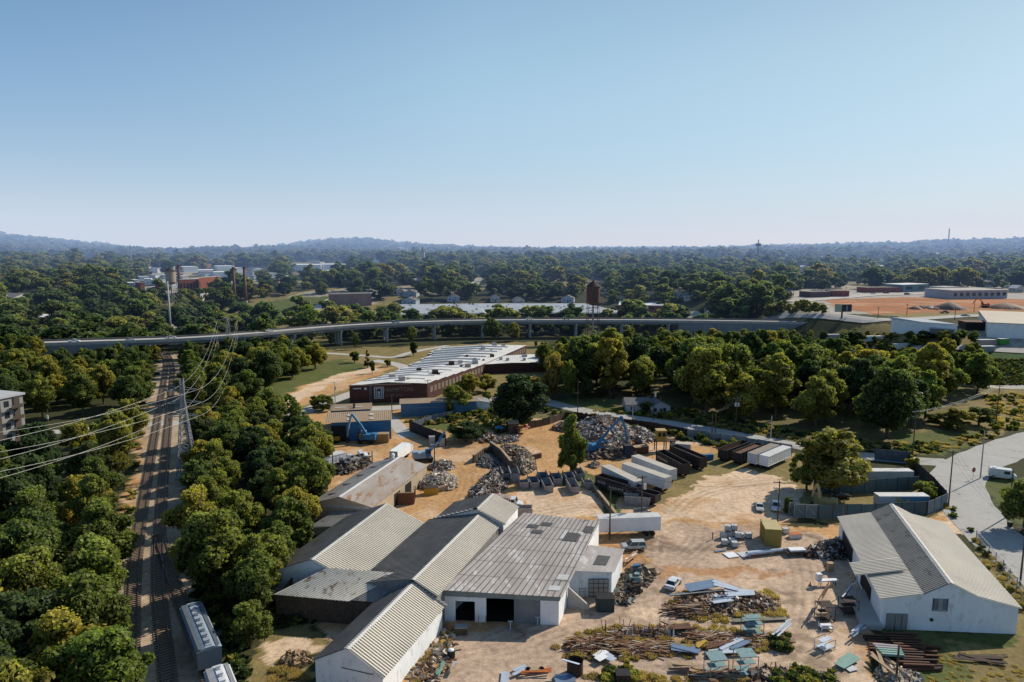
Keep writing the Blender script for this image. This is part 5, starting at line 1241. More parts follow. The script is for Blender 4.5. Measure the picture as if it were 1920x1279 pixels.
def tank(px, py, top, R, label, small=False):
    p = GT(px, py) if not small else GT(px, py); d = PX(p.x, p.y, p.z)[2]; h = (py - top) / F * d
    t = thing('water_tower', label, 'water tower', p); th = R * 2.3; z0 = h - th - R * .9
    mt = M('streaked rusty tank', (.16, .065, .042), (.085, .045, .035), .5, .7, .8, stretch=(2, 2, .3), c3=(.28, .18, .15)) if not small else M('banded orange tank', (.38, .24, .13), (.4, .37, .33), .25, .7, .8, stretch=(.1, .1, 1.2))
    mb = MB(); mb.cyl((0, 0, z0), (0, 0, z0 + th), R, R, 20); mb.build('tank', mt, t)
    mb = MB(); mb.cyl((0, 0, z0 + th + .02), (0, 0, h), R * 1.12, .12, 20); mb.sphere((0, 0, h), .3, 6, 4); mb.build('tank_roof', RUSTDK, t)
    mb = MB(); mb.cyl((0, 0, z0 - R * .5), (0, 0, z0 - .02), R * .3, R * .98, 16); mb.build('tank_bottom', M('pale rusty bowl', (.3, .2, .14), (.2, .13, .1)), t)
    for k in range(4):
        an = k * PI / 2 + .5; b0 = Vector((math.cos(an) * R * 1.45, math.sin(an) * R * 1.45, -1)); b1 = Vector((math.cos(an) * R * .98, math.sin(an) * R * .98, z0 + .3))
        mb = MB(); mb.cyl(b0, b1, .22, .18, 6); mb.build('leg', RUST, t)
    mb = MB()
    for lv in (.3, .6, .85):
        q = [Vector((math.cos(k * PI / 2 + .5), math.sin(k * PI / 2 + .5), 0)) * R * (1.45 - .47 * lv) + Vector((0, 0, z0 * lv)) for k in range(4)]
        for k in range(4): mb.cyl(q[k], q[(k + 1) % 4], .1, .1, 5); mb.cyl(q[k] * 1, Vector((q[(k + 1) % 4].x, q[(k + 1) % 4].y, q[k].z - z0 * .26)), .05, .05, 4)
    mb.build('bracing', RUST, t)
    mb = MB(); mb.cyl((0, 0, -1), (0, 0, z0), .55, .55, 10); mb.build('riser_pipe', M('pale riser', (.45, .38, .3), (.3, .22, .17)), t)
tank(1111, 640, 526, 4.4, 'rusty red water tower with conical roof above the wood')
tank(322, 552, 501, 4.6, 'faded orange and white water tower beside the far chimney', True)
# ---- houses and commercial blocks in the far trees
HB = [(1400, 543, 11, 'white house among trees behind the crossroads', LAPW, SHG), (1374, 549, 9, 'grey house left of the far white house', LAPB, SHG), (1240, 539, 12, 'low white house high among the far trees', LAPW, SHW), (1065, 567, 12, 'grey gabled house right behind the viaduct left of the water tank', LAPB, SHG),
      (972, 570, 10, 'white house at the foot of the big trees', LAPW, SHG), (1225, 560, 10, 'white porch house above the brick works', LAPW, SHB), (1190, 562, 12, 'brown low house above the brick works', LAPB, SHB), (1270, 560, 10, 'tan house right of the porch house', LAPW, SHB),
      (1290, 563, 9, 'small dark roofed house above the works corner', LAPW, SHG), (772, 556, 13, 'grey roofed house behind the mill', LAPB, SHG), (750, 554, 8, 'small white house at the far meadow edge', LAPW, SHW), (770, 571, 14, 'dark low house in front of the far grey house', LAPB, SHG),
      (850, 565, 12, 'blue white house beside the far street', LAPB, SHG), (862, 555, 10, 'red gabled house above the far street', BRICKR, SHB), (928, 566, 9, 'white house right of the far street', LAPW, SHG), (1160, 566, 10, 'brown roofed house behind the water tank', LAPW, SHB),
      (112, 553, 16, 'cream two storey house among the left trees', LAPW, SHB), (30, 568, 20, 'long dark roofed house at the left', LAPW, SHG), (65, 566, 14, 'white gabled house near the left edge', LAPW, SHG), (8, 571, 9, 'white house at the left edge', LAPW, SHW),
      (1775, 534, 20, 'white gabled church like house above the blue block', LAPW, SHG), (1850, 538, 16, 'pale blue house among trees far right', LAPB, SHG), (1905, 548, 10, 'white bus shaped house at the far right', LAPW, SHW), (1765, 512, 22, 'red brick house high in the right trees', BRICKR, SHW), (1652, 506, 26, 'long pale house in the far right trees', LAPW, SHW), (1745, 506, 16, 'white house left of the red brick house', LAPW, SHW), (1500, 500, 34, 'grey roofed hall in the far centre right trees', LAPW, SHG), (1504, 507, 30, 'white block below the grey roofed hall', LAPW, SHW), (1385, 500, 10, 'tiny white house in the far trees', LAPW, SHW)]
r_ = random.Random(5)
for px, py, w, lab, wm, rm in HB: house(px, py, w, w * .8, 4.2 if w < 18 else 5, 6.8 if w < 18 else 8, lab, wm, rm, r_.choice([0.1, .3, 1.4, -.2]), simple=w > 19, group=None)
CB = [(545, 508, 602, 60, 9, 'very long white warehouse in the far valley'), (602, 507, 653, 60, 9, 'long white warehouse right of the far valley warehouse'), (345, 511, 372, 40, 8, 'far white warehouse above the burnt mill'), (372, 515, 400, 40, 6, 'far low white store row'), (400, 521, 432, 40, 7, 'far pale roofed store beside the chimneys'), (408, 508, 440, 40, 7, 'far white block behind the chimneys'), (445, 512, 460, 30, 7, 'far small white block between the chimneys'), (246, 534, 262, 20, 5, 'white shed left of the far mill yard'), (292, 524, 302, 14, 5, 'small white shed beside the water tower'), (505, 525, 520, 20, 8, 'white cottage block in the far centre left trees'), (730, 508, 760, 40, 8, 'white roofed store in the far centre trees'), (745, 512, 770, 40, 8, 'lower white roofed store in the far centre trees'), (605, 516, 628, 30, 6, 'low white block under the long warehouse'), (262, 527, 280, 20, 5, 'pale trailer like shed near the far left yard'), (385, 519, 400, 26, 5, 'far brown roofed store')]
for k, (x0, y0, x1, dp, h, lab) in enumerate(CB): slab('far_store', lab, (x0, y0), (x1, y0 - .5), dp, h, WHITE2, [GREYROOF, WHITE2, SHB][k % 3 if 'brown' in lab else k % 2], 'store')
for k, (x_, y_, w_) in enumerate(FARB): slab('far_building', 'small pale building among the far trees', (x_, y_), (x_ + w_, y_ - .5), 18, random.uniform(4, 7), [WHITE2, LAPB, BRICKR, LAPW][k % 4], [GREYROOF, WHITE2, SHB, SHG][(k * 7) % 4], 'building', 'small pale buildings among the far trees')
# hillside homes
hs = [(x, y) for x, y in ((600, 462), (612, 466), (622, 462), (634, 467), (645, 464), (655, 468), (668, 465), (700, 466), (712, 470), (724, 465), (735, 470), (748, 468), (760, 472), (770, 469), (395, 484), (408, 482), (420, 485), (432, 480), (446, 483), (458, 478), (470, 482), (484, 477), (498, 480), (862, 472), (870, 474), (640, 452), (575, 480))]
for x, y in hs:
    house(x, y, 22, 18, 7, 11, 'tiny pale house on the hazy hillside', r_.choice([LAPW, M('peach house wall', (.5, .33, .25))]), r_.choice([SHW, SHB, M('terracotta roof', (.34, .2, .14))]), r_.uniform(0, 3), 'homes on the hazy hillside', simple=True)
p = GT(793, 494); t = thing('church_spire', 'small pale church steeple far off in the trees', 'church', p); mb = MB(); mb.box(0, 0, 10, 7, 7, 22); mb.build('tower', M('cream tower', (.55, .48, .38)), t); mb = MB(); mb.cyl((0, 0, 21.02), (0, 0, 34), 4, .2, 8); mb.build('spire', SHG, t)
# ---------------------------------------------------------------- railway
SLEEP = M('weathered sleepers', (.33, .25, .175), (.24, .18, .13), 1, .5, .9); RAIL = M('worn rail steel', (.12, .1, .095), (.1, .08, .075), 1, .5, .5, .6)
def smooth_pts(pts, step=3.0, it=40):
    P = [Vector(p) for p in pts]; out = []
    for a, b in zip(P[:-1], P[1:]):
        n = max(1, int((b - a).length / step))
        for k in range(n): out.append(a.lerp(b, k / n))
    out.append(P[-1])
    for _ in range(it): out = [out[0]] + [(out[k - 1] + 2 * out[k] + out[k + 1]) / 4 for k in range(1, len(out) - 1)] + [out[-1]]
    return out
def offs(pts, o):
    r = []
    for k, p in enumerate(pts):
        d = pts[min(k + 1, len(pts) - 1)] - pts[max(k - 1, 0)]; d.z = 0; d.normalize(); r.append(p + Vector((d.y, -d.x, 0)) * o)
    return r
def track(name, label, pts):
    t = thing(name, label, 'railway track', (0, 0, 0)); c = smooth_pts(pts)
    for o in (-.75, .75):
        q = offs(c, o); mb = MB()
        for a, b in zip(q[:-1], q[1:]): mb.beam(a + Vector((0, 0, .36)), b + Vector((0, 0, .36)), .14, .2)
        mb.build('rail', RAIL, t)
    mb = MB(); acc = 0
    for a, b in zip(c[:-1], c[1:]):
        L = (b - a).length; d = (b - a).normalized(); nrm = Vector((d.y, -d.x, 0))
        while acc < L:
            p = a + d * acc; mb.beam(p - nrm * 1.3 + Vector((0, 0, .18)), p + nrm * 1.3 + Vector((0, 0, .18)), .26, .16); acc += .75
        acc -= L
    s = mb.build('sleepers', SLEEP, t); s['kind'] = 'stuff'
    return c
g = lambda pts: [G(*p) for p in pts]
TL = g([(220, 1480), (250, 1279), (246, 1120), (258, 1010), (276, 900), (293, 800), (303, 740), (310, 700), (312, 680), (306, 664), (286, 650), (262, 640)])
TR = g([(332, 1480), (318, 1279), (294, 1120), (298, 1010), (306, 900), (315, 800), (321, 740), (324, 700), (322, 680), (315, 664), (296, 650), (272, 640)])
TS = g([(298, 1005), (302, 1025), (312, 1060), (326, 1100), (346, 1150), (372, 1210), (402, 1279), (480, 1500), (560, 1800)])
c1 = track('railway_track', 'left one of the two railway tracks running to the viaduct', TL)
c2 = track('railway_track', 'right one of the two railway tracks running to the viaduct', TR)
c3 = track('siding_track', 'siding track branching off to the hopper wagons', TS)
# hopper wagons standing on the siding
def wagon(label, i0, n, dk):
    a, b = c3[i0], c3[i0 + n]; L = 14.5; d = (b - a).normalized(); t = thing('hopper_wagon', label, 'railway wagon', (a.x, a.y, .45), math.atan2(d.y, d.x))
    body = M('grey wagon steel %s' % dk, (.2, .24, .28) if dk else (.42, .44, .46), (.13, .16, .19) if dk else (.3, .31, .33), .4, .5, .6); roofm = M('wagon roof %s' % dk, (.3, .36, .42) if dk else (.62, .63, .64), (.22, .27, .31) if dk else (.48, .48, .49), .5, .5, .6)  # dk wagon: shade of the trees put into darker paint
    mb = MB(); w = 1.55
    mb.add([(0.2, -w, 1.2), (L - .2, -w, 1.2), (L - .2, -w, 3.9), (0.2, -w, 3.9), (0.2, w, 1.2), (L - .2, w, 1.2), (L - .2, w, 3.9), (0.2, w, 3.9)], [(0, 1, 2, 3), (5, 4, 7, 6), (1, 5, 6, 2), (4, 0, 3, 7)])
    for k in range(12): x = .5 + k * (L - 1) / 11; mb.box(x, -w - .05, 2.5, .12, .1, 2.7); mb.box(x, w + .05, 2.5, .12, .1, 2.7)
    for k in range(3): x = 2.4 + k * 4.8; mb.add([(x - 2, -w, 1.2), (x + 2, -w, 1.2), (x + 2, w, 1.2), (x - 2, w, 1.2), (x - .5, -.5, .5), (x + .5, -.5, .5), (x + .5, .5, .5), (x - .5, .5, .5)], [(0, 1, 5, 4), (1, 2, 6, 5), (2, 3, 7, 6), (3, 0, 4, 7)])
    mb.build('body', body, t)
    mb = MB(); mb.add([(0, -w - .1, 3.9), (L, -w - .1, 3.9), (L, -.5, 4.35), (0, -.5, 4.35), (0, .5, 4.35), (L, .5, 4.35), (L, w + .1, 3.9), (0, w + .1, 3.9)], [(0, 1, 2, 3), (3, 2, 5, 4), (4, 5, 6, 7), (0, 3, 4, 7), (1, 6, 5, 2)]); r = mb.build('roof', roofm, t)
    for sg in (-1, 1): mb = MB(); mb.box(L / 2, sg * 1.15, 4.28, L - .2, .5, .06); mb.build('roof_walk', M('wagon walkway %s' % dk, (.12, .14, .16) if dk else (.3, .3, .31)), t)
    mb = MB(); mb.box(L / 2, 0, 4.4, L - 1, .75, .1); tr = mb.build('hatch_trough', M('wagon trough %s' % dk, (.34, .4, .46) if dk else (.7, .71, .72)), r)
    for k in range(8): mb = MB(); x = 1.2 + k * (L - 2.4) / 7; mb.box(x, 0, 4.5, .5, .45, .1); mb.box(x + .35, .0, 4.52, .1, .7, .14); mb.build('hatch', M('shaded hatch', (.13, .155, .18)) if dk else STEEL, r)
    for x in (2, L - 2):
        mb = MB(); mb.box(x, 0, .75, 2.6, 1.9, .35); bg = mb.build('bogie', IRON, t)
        for dx in (-.85, .85):
            mb = MB()
            for y in (-.75, .75): mb.cyl((x + dx, y - .06, .45), (x + dx, y + .06, .45), .45, .45, 12)
            mb.build('wheelset', RUSTDK, bg)
import bisect
def idx_y(pts, y): return min(range(len(pts)), key=lambda k: abs(pts[k].y - y))
yw = G(343, 1140).y
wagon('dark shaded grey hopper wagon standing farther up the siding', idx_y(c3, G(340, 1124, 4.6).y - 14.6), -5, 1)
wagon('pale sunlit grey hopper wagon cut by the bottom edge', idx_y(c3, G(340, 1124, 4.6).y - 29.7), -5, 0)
# ---------------------------------------------------------------- viaduct
path = [G(60, 638.5, 13)] + [G(px, py, 13) for px, py in BR] + [Vector((260, 445, 15)), Vector((300, 430, 17)), Vector((330, 420, 18.4))]
for p_ in path: p_.z -= 1.4
vp = smooth_pts(path, 6, 30)
vt = thing('viaduct', 'long curving grey concrete road viaduct crossing the picture', 'bridge')
def strip_(o0, o1, z0, z1, name, mat, parent=vt):
    a, b = offs(vp, o0), offs(vp, o1); mb = MB(); vs = []; n = len(vp)
    for p, q in zip(a, b): vs += [(p.x, p.y, p.z + z0), (q.x, q.y, q.z + z0), (q.x, q.y, q.z + z1), (p.x, p.y, p.z + z1)]
    fs = []
    for k in range(n - 1):
        i, j = 4 * k, 4 * k + 4
        fs += [(i + 3, i + 2, j + 2, j + 3), (i, j, j + 1, i + 1), (i + 1, j + 1, j + 2, i + 2), (i, i + 3, j + 3, j)]
    mb.add(vs, fs); return mb.build(name, mat, parent)
DECKW = 6.5
dk = strip_(-DECKW, DECKW, -.9, -.05, 'deck', CONC)
strip_(-DECKW + .6, DECKW - .6, -.045, .0, 'carriageway', PALER, dk)
strip_(DECKW - .35, DECKW + .05, -.3, .75, 'parapet', CONC); strip_(-DECKW - .05, -DECKW + .35, -.3, .95, 'parapet', CONCDK)
for o in (-5, -1.8, 1.8, 5): strip_(o - .3, o + .3, -2.3, -.91, 'girder', CONCDK if o < 4 else M('grey girder steel', (.27, .28, .29), (.2, .21, .22)))
acc = 0
for k in range(1, len(vp)):
    acc += (vp[k] - vp[k - 1]).length
    p = vp[k]
    if acc > 27 and p.x < 112 and PX(p.x, p.y, 0)[0] > 180:
        if 285 < PX(p.x, p.y, 0)[0] < 335: continue
        acc = 0; d = (vp[min(k + 1, len(vp) - 1)] - vp[k - 1]); d.z = 0; d.normalize(); n_ = Vector((d.y, -d.x, 0))
        mb = MB(); c = Vector((p.x, p.y, 0)); mb.beam(c - n_ * 6 + Vector((0, 0, p.z - 2.9)), c + n_ * 6 + Vector((0, 0, p.z - 2.9)), 1.2, 1.2); pr = mb.build('pier_cap', CONC, vt)
        for o in (-4.5, 0, 4.5): mb = MB(); q = c + n_ * o; mb.cyl((q.x, q.y, -1), (q.x, q.y, p.z - 3.4), .65, .65, 10); mb.build('pier', CONC, pr)
# abutment and retaining walls
def wall_along(sel, name, o=DECKW - .1, mat=CONCDK):
    a = [p for p in offs(vp, o) if sel(p)]; b = [p for p in offs(vp, -o) if sel(p)]; mb = MB()
    for L in (a, b):
        for p, q in zip(L[:-1], L[1:]): mb.quad((p.x, p.y, -2), (q.x, q.y, -2), (q.x, q.y, q.z - .92), (p.x, p.y, p.z - .92))
    for p, q in ((a[0], b[0]), (a[-1], b[-1])): mb.quad((p.x, p.y, -2), (q.x, q.y, -2), (q.x, q.y, q.z - .92), (p.x, p.y, p.z - .92))
    mb.build(name, mat, vt)
wall_along(lambda p: p.x > 108, 'retaining_wall', mat=M('streaked retaining wall', (.3, .3, .3), (.17, .17, .17), .15, .8, .9, stretch=(2, 2, .25)))
wall_along(lambda p: PX(p.x, p.y, 0)[0] < 262, 'retaining_wall', mat=MATS['streaked retaining wall'])
# ---------------------------------------------------------------- poles, pylons and wires
def pole_tx(px, py, hgt, label, arms=1, tr=0, rz=0.0, lamp=False, mat=WOODPOLE, name='utility_pole', terrain=False, armw=2.4):
    p = (GT if terrain else G)(px, py); t = thing(name, label, 'pole', p, rz)
    mb = MB(); mb.cyl((0, 0, -.5), (0, 0, hgt), .19, .12, 8); mb.build('post', mat, t)
    for k in range(arms):
        z = hgt - .5 - 1.3 * k; mb = MB(); mb.box(0, .16, z, armw, .12, .14); a = mb.build('crossarm', mat, t)
        for x in (-armw * .45, -armw * .2, armw * .2, armw * .45): mb = MB(); mb.cyl((x, .16, z + .07), (x, .16, z + .34), .07, .05, 6); mb.build('insulator', STEEL, a)
    for k in range(tr):
        x = (k - (tr - 1) / 2) * .9 + (.45 if tr == 1 else 0); mb = MB(); mb.cyl((x, -.42, hgt - 3), (x, -.42, hgt - 1.8), .32, .32, 10); mb.cyl((x, -.42, hgt - 1.8), (x, -.42, hgt - 1.5), .08, .05, 6); mb.build('transformer', STEELW, t)
    if lamp: mb = MB(); mb.cyl((0, 0, hgt - 1), (.0, -1.6, hgt - .6), .04, .04, 5); mb.box(0, -1.8, hgt - .6, .25, .6, .15); mb.build('lamp_arm', STEEL, t)
    return p + Vector((0, 0, hgt))
def H_of(px, py, top):
    p = G(px, py); return (py - top) / F * PX(p.x, p.y, 0)[2] * 1.02
PT = {}
for key, px, py, top, lab, arms, tr, lamp in [
    ('a', 1143, 1012, 913, 'brown pole in front of the white trailer end beside the warehouse', 0, 0, False), ('b', 1202, 985, 890, 'pole with white transformer beside the black gondola', 1, 1, False),
    ('c', 1457, 992, 900, 'pole with crossarms beside the parked white pickup', 2, 0, False), ('d', 1578, 1004, 936, 'short dark pole at the far corner of the barn', 0, 0, False),
    ('e', 1710, 866, 770, 'tall pole with fanned crossarm at the road bend by the fence', 2, 0, False), ('f', 1778, 950, 843, 'pole with one crossarm beside the fence corner', 1, 0, False),
    ('g', 1838, 897, 807, 'slim grey pole by the stop sign', 0, 0, True), ('h', 1867, 800, 722, 'pole on the grass slope before the green field', 1, 0, False),
    ('i', 1891, 968, 880, 'slim pole under the right edge tree', 0, 0, False), ('j', 1912, 1100, 985, 'brown pole at the right edge beside the barn fence', 1, 1, False),
    ('k', 1445, 822, 780, 'bare slim pole beside the street', 0, 0, False), ('l', 1341, 812, 768, 'tall bare pole paired by the street fence', 0, 0, False), ('l2', 1335, 812, 780, 'shorter bare pole of the pair by the street fence', 0, 0, False),
    ('m', 1379, 805, 745, 'pole with two transformers in the scrub', 1, 2, False), ('n', 1186, 790, 748, 'pale pole in front of the white cottage', 0, 0, False), ('o', 1225, 787, 728, 'pole with crossarm between the cottage wings', 1, 1, False),
    ('p', 1083, 775, 712, 'slim pole beside the yellowing trees', 0, 0, True), ('q', 629, 765, 716, 'pale pole with transformer behind the blue warehouse', 1, 1, False), ('r', 735, 778, 740, 'short dark pole between the blue sheds', 0, 0, False),
    ('s', 815, 878, 826, 'dark pole with floodlight beside the crane boom', 0, 0, True), ('t', 698, 865, 845, 'thin post standing in the dirt by the wrecked trucks', 0, 0, False), ('u', 625, 895, 850, 'thin pole beside the wood and wrecked trucks', 0, 0, False),
    ('v', 925, 945, 885, 'pole standing in the scrap heap behind the white truck', 0, 0, False), ('w', 233, 916, 865, 'brown pole on the railway bank', 1, 0, False), ('x', 92, 811, 768, 'pole with white transformer beside the left street', 0, 1, False), ('y', 964, 745, 705, 'pole on the factory side lawn', 0, 0, False),
    ('z', 853, 775, 722, 'pole rising through the tree by the pale blue shed', 1, 0, False), ('aa', 803, 768, 712, 'pale pole at the factory front corner', 1, 0, False), ('bb', 1680, 1279, 1205, 'dark post standing among the steel beams', 0, 0, False), ('cc', 1565, 800, 760, 'pole with crossarm rising from the trees', 1, 0, False)]:
    PT[key] = pole_tx(px, py, H_of(px, py, top), lab, arms, tr, random.uniform(-.5, .5), lamp, WOODPOLE if key not in 'gnqk' else CONC)
for px, py, top, lab in [(1646, 598, 576, 'tall pole beside the billboard on the clay site'), (1700, 592, 570, 'thin pole at the clay site edge'), (1826, 586, 565, 'thin pole on the clay site right part'), (1790, 600, 575, 'pole behind the white hall'), (1488, 556, 538, 'pole at the far crossroads'), (1501, 556, 536, 'second pole at the far crossroads'), (1586, 554, 538, 'pole in front of the red store'), (720, 572, 548, 'white pole beside the far dark trees'), (1018, 570, 551, 'pale pole left of the water tank')]:
    p = GT(px, py); d = PX(p.x, p.y, p.z)[2]; pole_tx(px, py, (py - top) / F * d, lab, 1, 0, .2, False, WOODPOLE, terrain=True)
def wire(name, label, a, b, sag, r, mat=WIREM, group=None, n=18):
    pts = []
    for k in range(n + 1):
        t = k / n; p = a.lerp(b, t); p.z -= sag * 4 * t * (1 - t); pts.append(p)
    mb = MB(); mb.tube(pts, r, 5); return tag(mb.build(name, mat), label, 'wire', group)
for (a, b, s, k) in [('e', 'h', 1.2, 0), ('e', 'f', 1.4, 1), ('f', 'j', 1.8, 2), ('f', 'c', 2.0, 3), ('c', 'b', 1.6, 4), ('m', 'l', 1.0, 5), ('b', 'a', 1.0, 6), ('o', 'm', 1.5, 7)]:
    lab = {0: 'pale wires swooping from the bend pole to the slope pole', 1: 'wires from the bend pole to the fence corner pole', 2: 'wires along the road at the right', 3: 'thin wires crossing the teal compound', 4: 'thin wires across the gravel yard', 5: 'sagging cable between the scrub poles', 6: 'thin wires beside the black gondolas', 7: 'thin wires along the street'}[k]
    for o in ((-1, 0, 1) if k in (0, 2) else (-.6, .6)):
        wire('power_line', lab, PT[a] + Vector((o, 0, -.3)), PT[b] + Vector((o, 0, -.3)), s, .016, WIREM if k in (0, 5) else WIREDK, lab)
# lattice pylon
pb = G(352, 893); PH = (893 - 712) / F * PX(pb.x, pb.y, 0)[2] * 1.03
ly = thing('lattice_pylon', 'slim grey steel lattice pylon with three arms beside the railway', 'pylon', pb, .25)
LAT = M('grey lattice steel', (.34, .35, .36), (.24, .25, .26)); b0, b1 = 2.3, .45; mb = MB()
cor = lambda z: (b0 + (b1 - b0) * min(1, z / (PH * .78))) / 1.0
for sx in (-1, 1):
    for sy in (-1, 1):
        mb.beam((sx * cor(0), sy * cor(0), 0), (sx * cor(PH * .78), sy * cor(PH * .78), PH * .78), .2); mb.beam((sx * b1, sy * b1, PH * .78), (sx * b1, sy * b1, PH), .18)
mb.build('corner_post', LAT, ly)
mb = MB(); z = 0
while z < PH - .8:
    c0 = cor(z); h = max(.9, c0 * 1.35); z2 = min(PH, z + h); c1 = cor(z2)
    for k in range(4):
        a = k * PI / 2; R0 = Matrix.Rotation(a, 3, 'Z')
        p = [R0 @ Vector((s * c, -c, zz)) for s, c, zz in ((-1, c0, z), (1, c1, z2), (1, c0, z), (-1, c1, z2))]
        mb.beam(p[0], p[1], .1); mb.beam(p[2], p[3], .1); mb.beam(p[3], p[1], .08)
    z = z2
mb.build('lattice', LAT, ly)
mb = MB(); mb.box(0, 0, .2, 5.4, 5.4, .5); mb.build('footing', CONC, ly)
ARM = []
for k, z in enumerate((PH * .62, PH * .755, PH * .885)):
    w = 3.6 if k != 1 else 4.4
    mb = MB()
    for sx in (-1, 1): mb.beam((sx * .4, 0, z + .8), (sx * w, 0, z), .1); 
    mb.beam((-w, 0, z), (w, 0, z), .16); a = mb.build('arm', LAT, ly)
    for sx in (-1, 1):
        mb = MB(); mb.cyl((sx * w, 0, z), (sx * w, -.0, z - 1.3), .12, .12, 7); mb.build('insulator', IRON, a); M4 = Matrix.Rotation(.25, 4, 'Z'); ARM.append((sx, k, pb + M4 @ Vector((sx * w, 0, z - .2))))
    mb = MB()
# conductors: to the left foreground (out of frame) and up over the viaduct to the far pole
sp = GT(321, 632); sph = (628 - 524) / F * PX(sp.x, sp.y, sp.z)[2]
st_ = thing('steel_pole', 'tall slim pale steel transmission pole beyond the viaduct', 'pole', sp)
mb = MB(); mb.cyl((0, 0, -1), (0, 0, sph), .75, .38, 12); mb.build('post', M('pale galvanised mast', (.5, .52, .54), (.42, .43, .45)), st_, True)
for k in range(3): mb = MB(); z = sph * (.97 - k * .09); mb.cyl((0, 0, z), (2.6 * (-1) ** k, 0, z + .5), .12, .07, 6); mb.build('arm', STEEL, st_)
LEFT_END = {(-1, 0): (120, 878), (1, 0): (128, 862), (-1, 1): (142, 846), (1, 1): (118, 836), (-1, 2): (112, 828), (1, 2): (82, 824)}
mid = G(412, 634, 16)
for sx, k, p in ARM:
    q = G(-60 + 25 * sx, 905 - 38 * k - 14 * sx, 20 + 2.0 * k)
    for o in (0,): wire('conductor_wire', 'thick pale conductor wire running from the pylon to the left', p + Vector((0, 0, -o)), q + Vector((0, 0, -o)), 1.2, 0.034, WIREM, 'conductors left of the pylon', 24)
    q = mid + Vector((sx * 5 + 1, 8, 1.5 + 3.4 * k))
    for o in (0,): wire('conductor_wire', 'pale sagging conductor wire rising from the pylon to the viaduct', p + Vector((0, 0, -o)), q + Vector((0, 0, -o)), 9 - k, .03, WIREM, 'conductors beyond the pylon', 28)
    wire('conductor_wire', 'thin wire between the viaduct pylon and the steel pole', q, sp + Vector((sx * 2, 0, sph * (.82 + .07 * k))), 5, .03, WIREM, 'conductors to the steel pole', 20)
t = thing('lattice_pylon', 'thin lattice pylon standing just before the viaduct', 'pylon', (mid.x + 1, mid.y + 8, 0)); hz_ = 26
mb = MB()
for sx in (-1, 1):
    for sy in (-1, 1): mb.beam((sx * 1.6, sy * 1.6, 0), (sx * .4, sy * .4, hz_), .14)
mb.build('corner_post', LAT, t); mb = MB()
for k in range(12):
    z0, z1 = k * hz_ / 12, (k + 1) * hz_ / 12; a0, a1 = 1.6 - 1.2 * z0 / hz_, 1.6 - 1.2 * z1 / hz_
    for q in range(4):
        R0 = Matrix.Rotation(q * PI / 2, 3, 'Z'); mb.beam(R0 @ Vector((-a0, -a0, z0)), R0 @ Vector((a1, -a1, z1)), .08)
mb.build('lattice', LAT, t)
for k in range(3): mb = MB(); z = mid.z + 1.5 + 3.4 * k; mb.beam((-5, 0, z), (5, 0, z), .15); mb.build('arm', LAT, t)
# far masts
for px, py, top, lab, pan in [(1420, 498, 450, 'dark cell mast with antenna crown on the skyline', 1), (1776, 480, 430, 'thin white radio mast on the right skyline', 0), (289, 505, 470, 'thin far mast in the left hills', 0), (247, 500, 461, 'very thin far mast left of the other', 0)]:
    p = GT(px, py); d = PX(p.x, p.y, p.z)[2]; h = (py - top) / F * d; t = thing('radio_mast', lab, 'mast', p)
    mt = IRON if pan else STEEL; mb = MB()
    for a in range(3): c, s_ = math.cos(a * 2.1), math.sin(a * 2.1); r = d * .0011; mb.beam((c * r, s_ * r, -10), (c * r * .5, s_ * r * .5, h), r * .35)
    for k in range(14): z = h * k / 14; a = k * 2.1; r = d * .0010; mb.beam((math.cos(a) * r, math.sin(a) * r, z), (math.cos(a + 2.1) * r * .9, math.sin(a + 2.1) * r * .9, z + h / 14), r * .25)
    mb.build('lattice', mt, t); mb = MB()
    if pan:
        for a in range(6): c, s_ = math.cos(a), math.sin(a); r = d * .003; mb.beam((c * r, s_ * r, h * .74), (c * r, s_ * r, h * .86), r * .35)
        mb.cyl((0, 0, h * .79), (0, 0, h * .8), d * .003, d * .003, 8); mb.build('antenna_panels', IRON, t)
    else: mb.cyl((0, 0, h), (0, 0, h * 1.04), d * .0004, d * .0002, 5); mb.build('tip', mt, t)
# billboard
p = GT(1578, 598); d = PX(p.x, p.y, p.z)[2]; t = thing('billboard', 'dark double billboard on one post beside the clay site', 'billboard', p, .15); s_ = d / F
mb = MB(); mb.cyl((0, 0, -2), (0, 0, 20 * s_), 1.5 * s_, 1.5 * s_, 10); mb.build('post', RUSTDK, t)
mb = MB(); mb.box(9 * s_, 0, 20 * s_, 20 * s_, .5, 14 * s_); pn = mb.build('panel', IRON, t); mb = MB(); mb.box(9 * s_, -.3, 20 * s_, 1.2 * s_, .1, 10 * s_); mb.build('divider', STEELW, pn)
mb = MB(); mb.beam((-1 * s_, 0, 20 * s_), (-10 * s_, 8 * s_, 20 * s_), .4, 15 * s_); pl = mb.build('side_panel', M('pale poster', (.5, .5, .42), (.45, .42, .15), .1), t)
# stop sign
p = G(1824, 899); t = thing('stop_sign', 'red octagonal stop sign at the junction', 'sign', p, .3)
mb = MB(); mb.cyl((0, 0, 0), (0, 0, 2.9), .04, .04, 6); mb.build('post', STEEL, t)
SR = M('stop red', (.5, .03, .03), (.4, .03, .03)); mb = MB(); oc = [(.62 * math.cos(PI / 8 + k * PI / 4), .62 * math.sin(PI / 8 + k * PI / 4)) for k in range(8)]
oc2 = [(x * 1.12, y * 1.12) for x, y in oc]
mb.add([(x, -.06, 2.6 + z) for x, z in oc2] + [(x, -.045, 2.6 + z) for x, z in oc2], [tuple(range(8)), tuple(range(15, 7, -1))]); pl = mb.build('sign_rim', MW, t)
mb = MB(); mb.add([(x, -.066, 2.6 + z) for x, z in oc], [tuple(range(8))]); pf = mb.build('sign_plate', SR, t)
text('STOP', .42, MW, pf, Vector((-.5, -.072, 2.46)), Vector((1, 0, 0)))
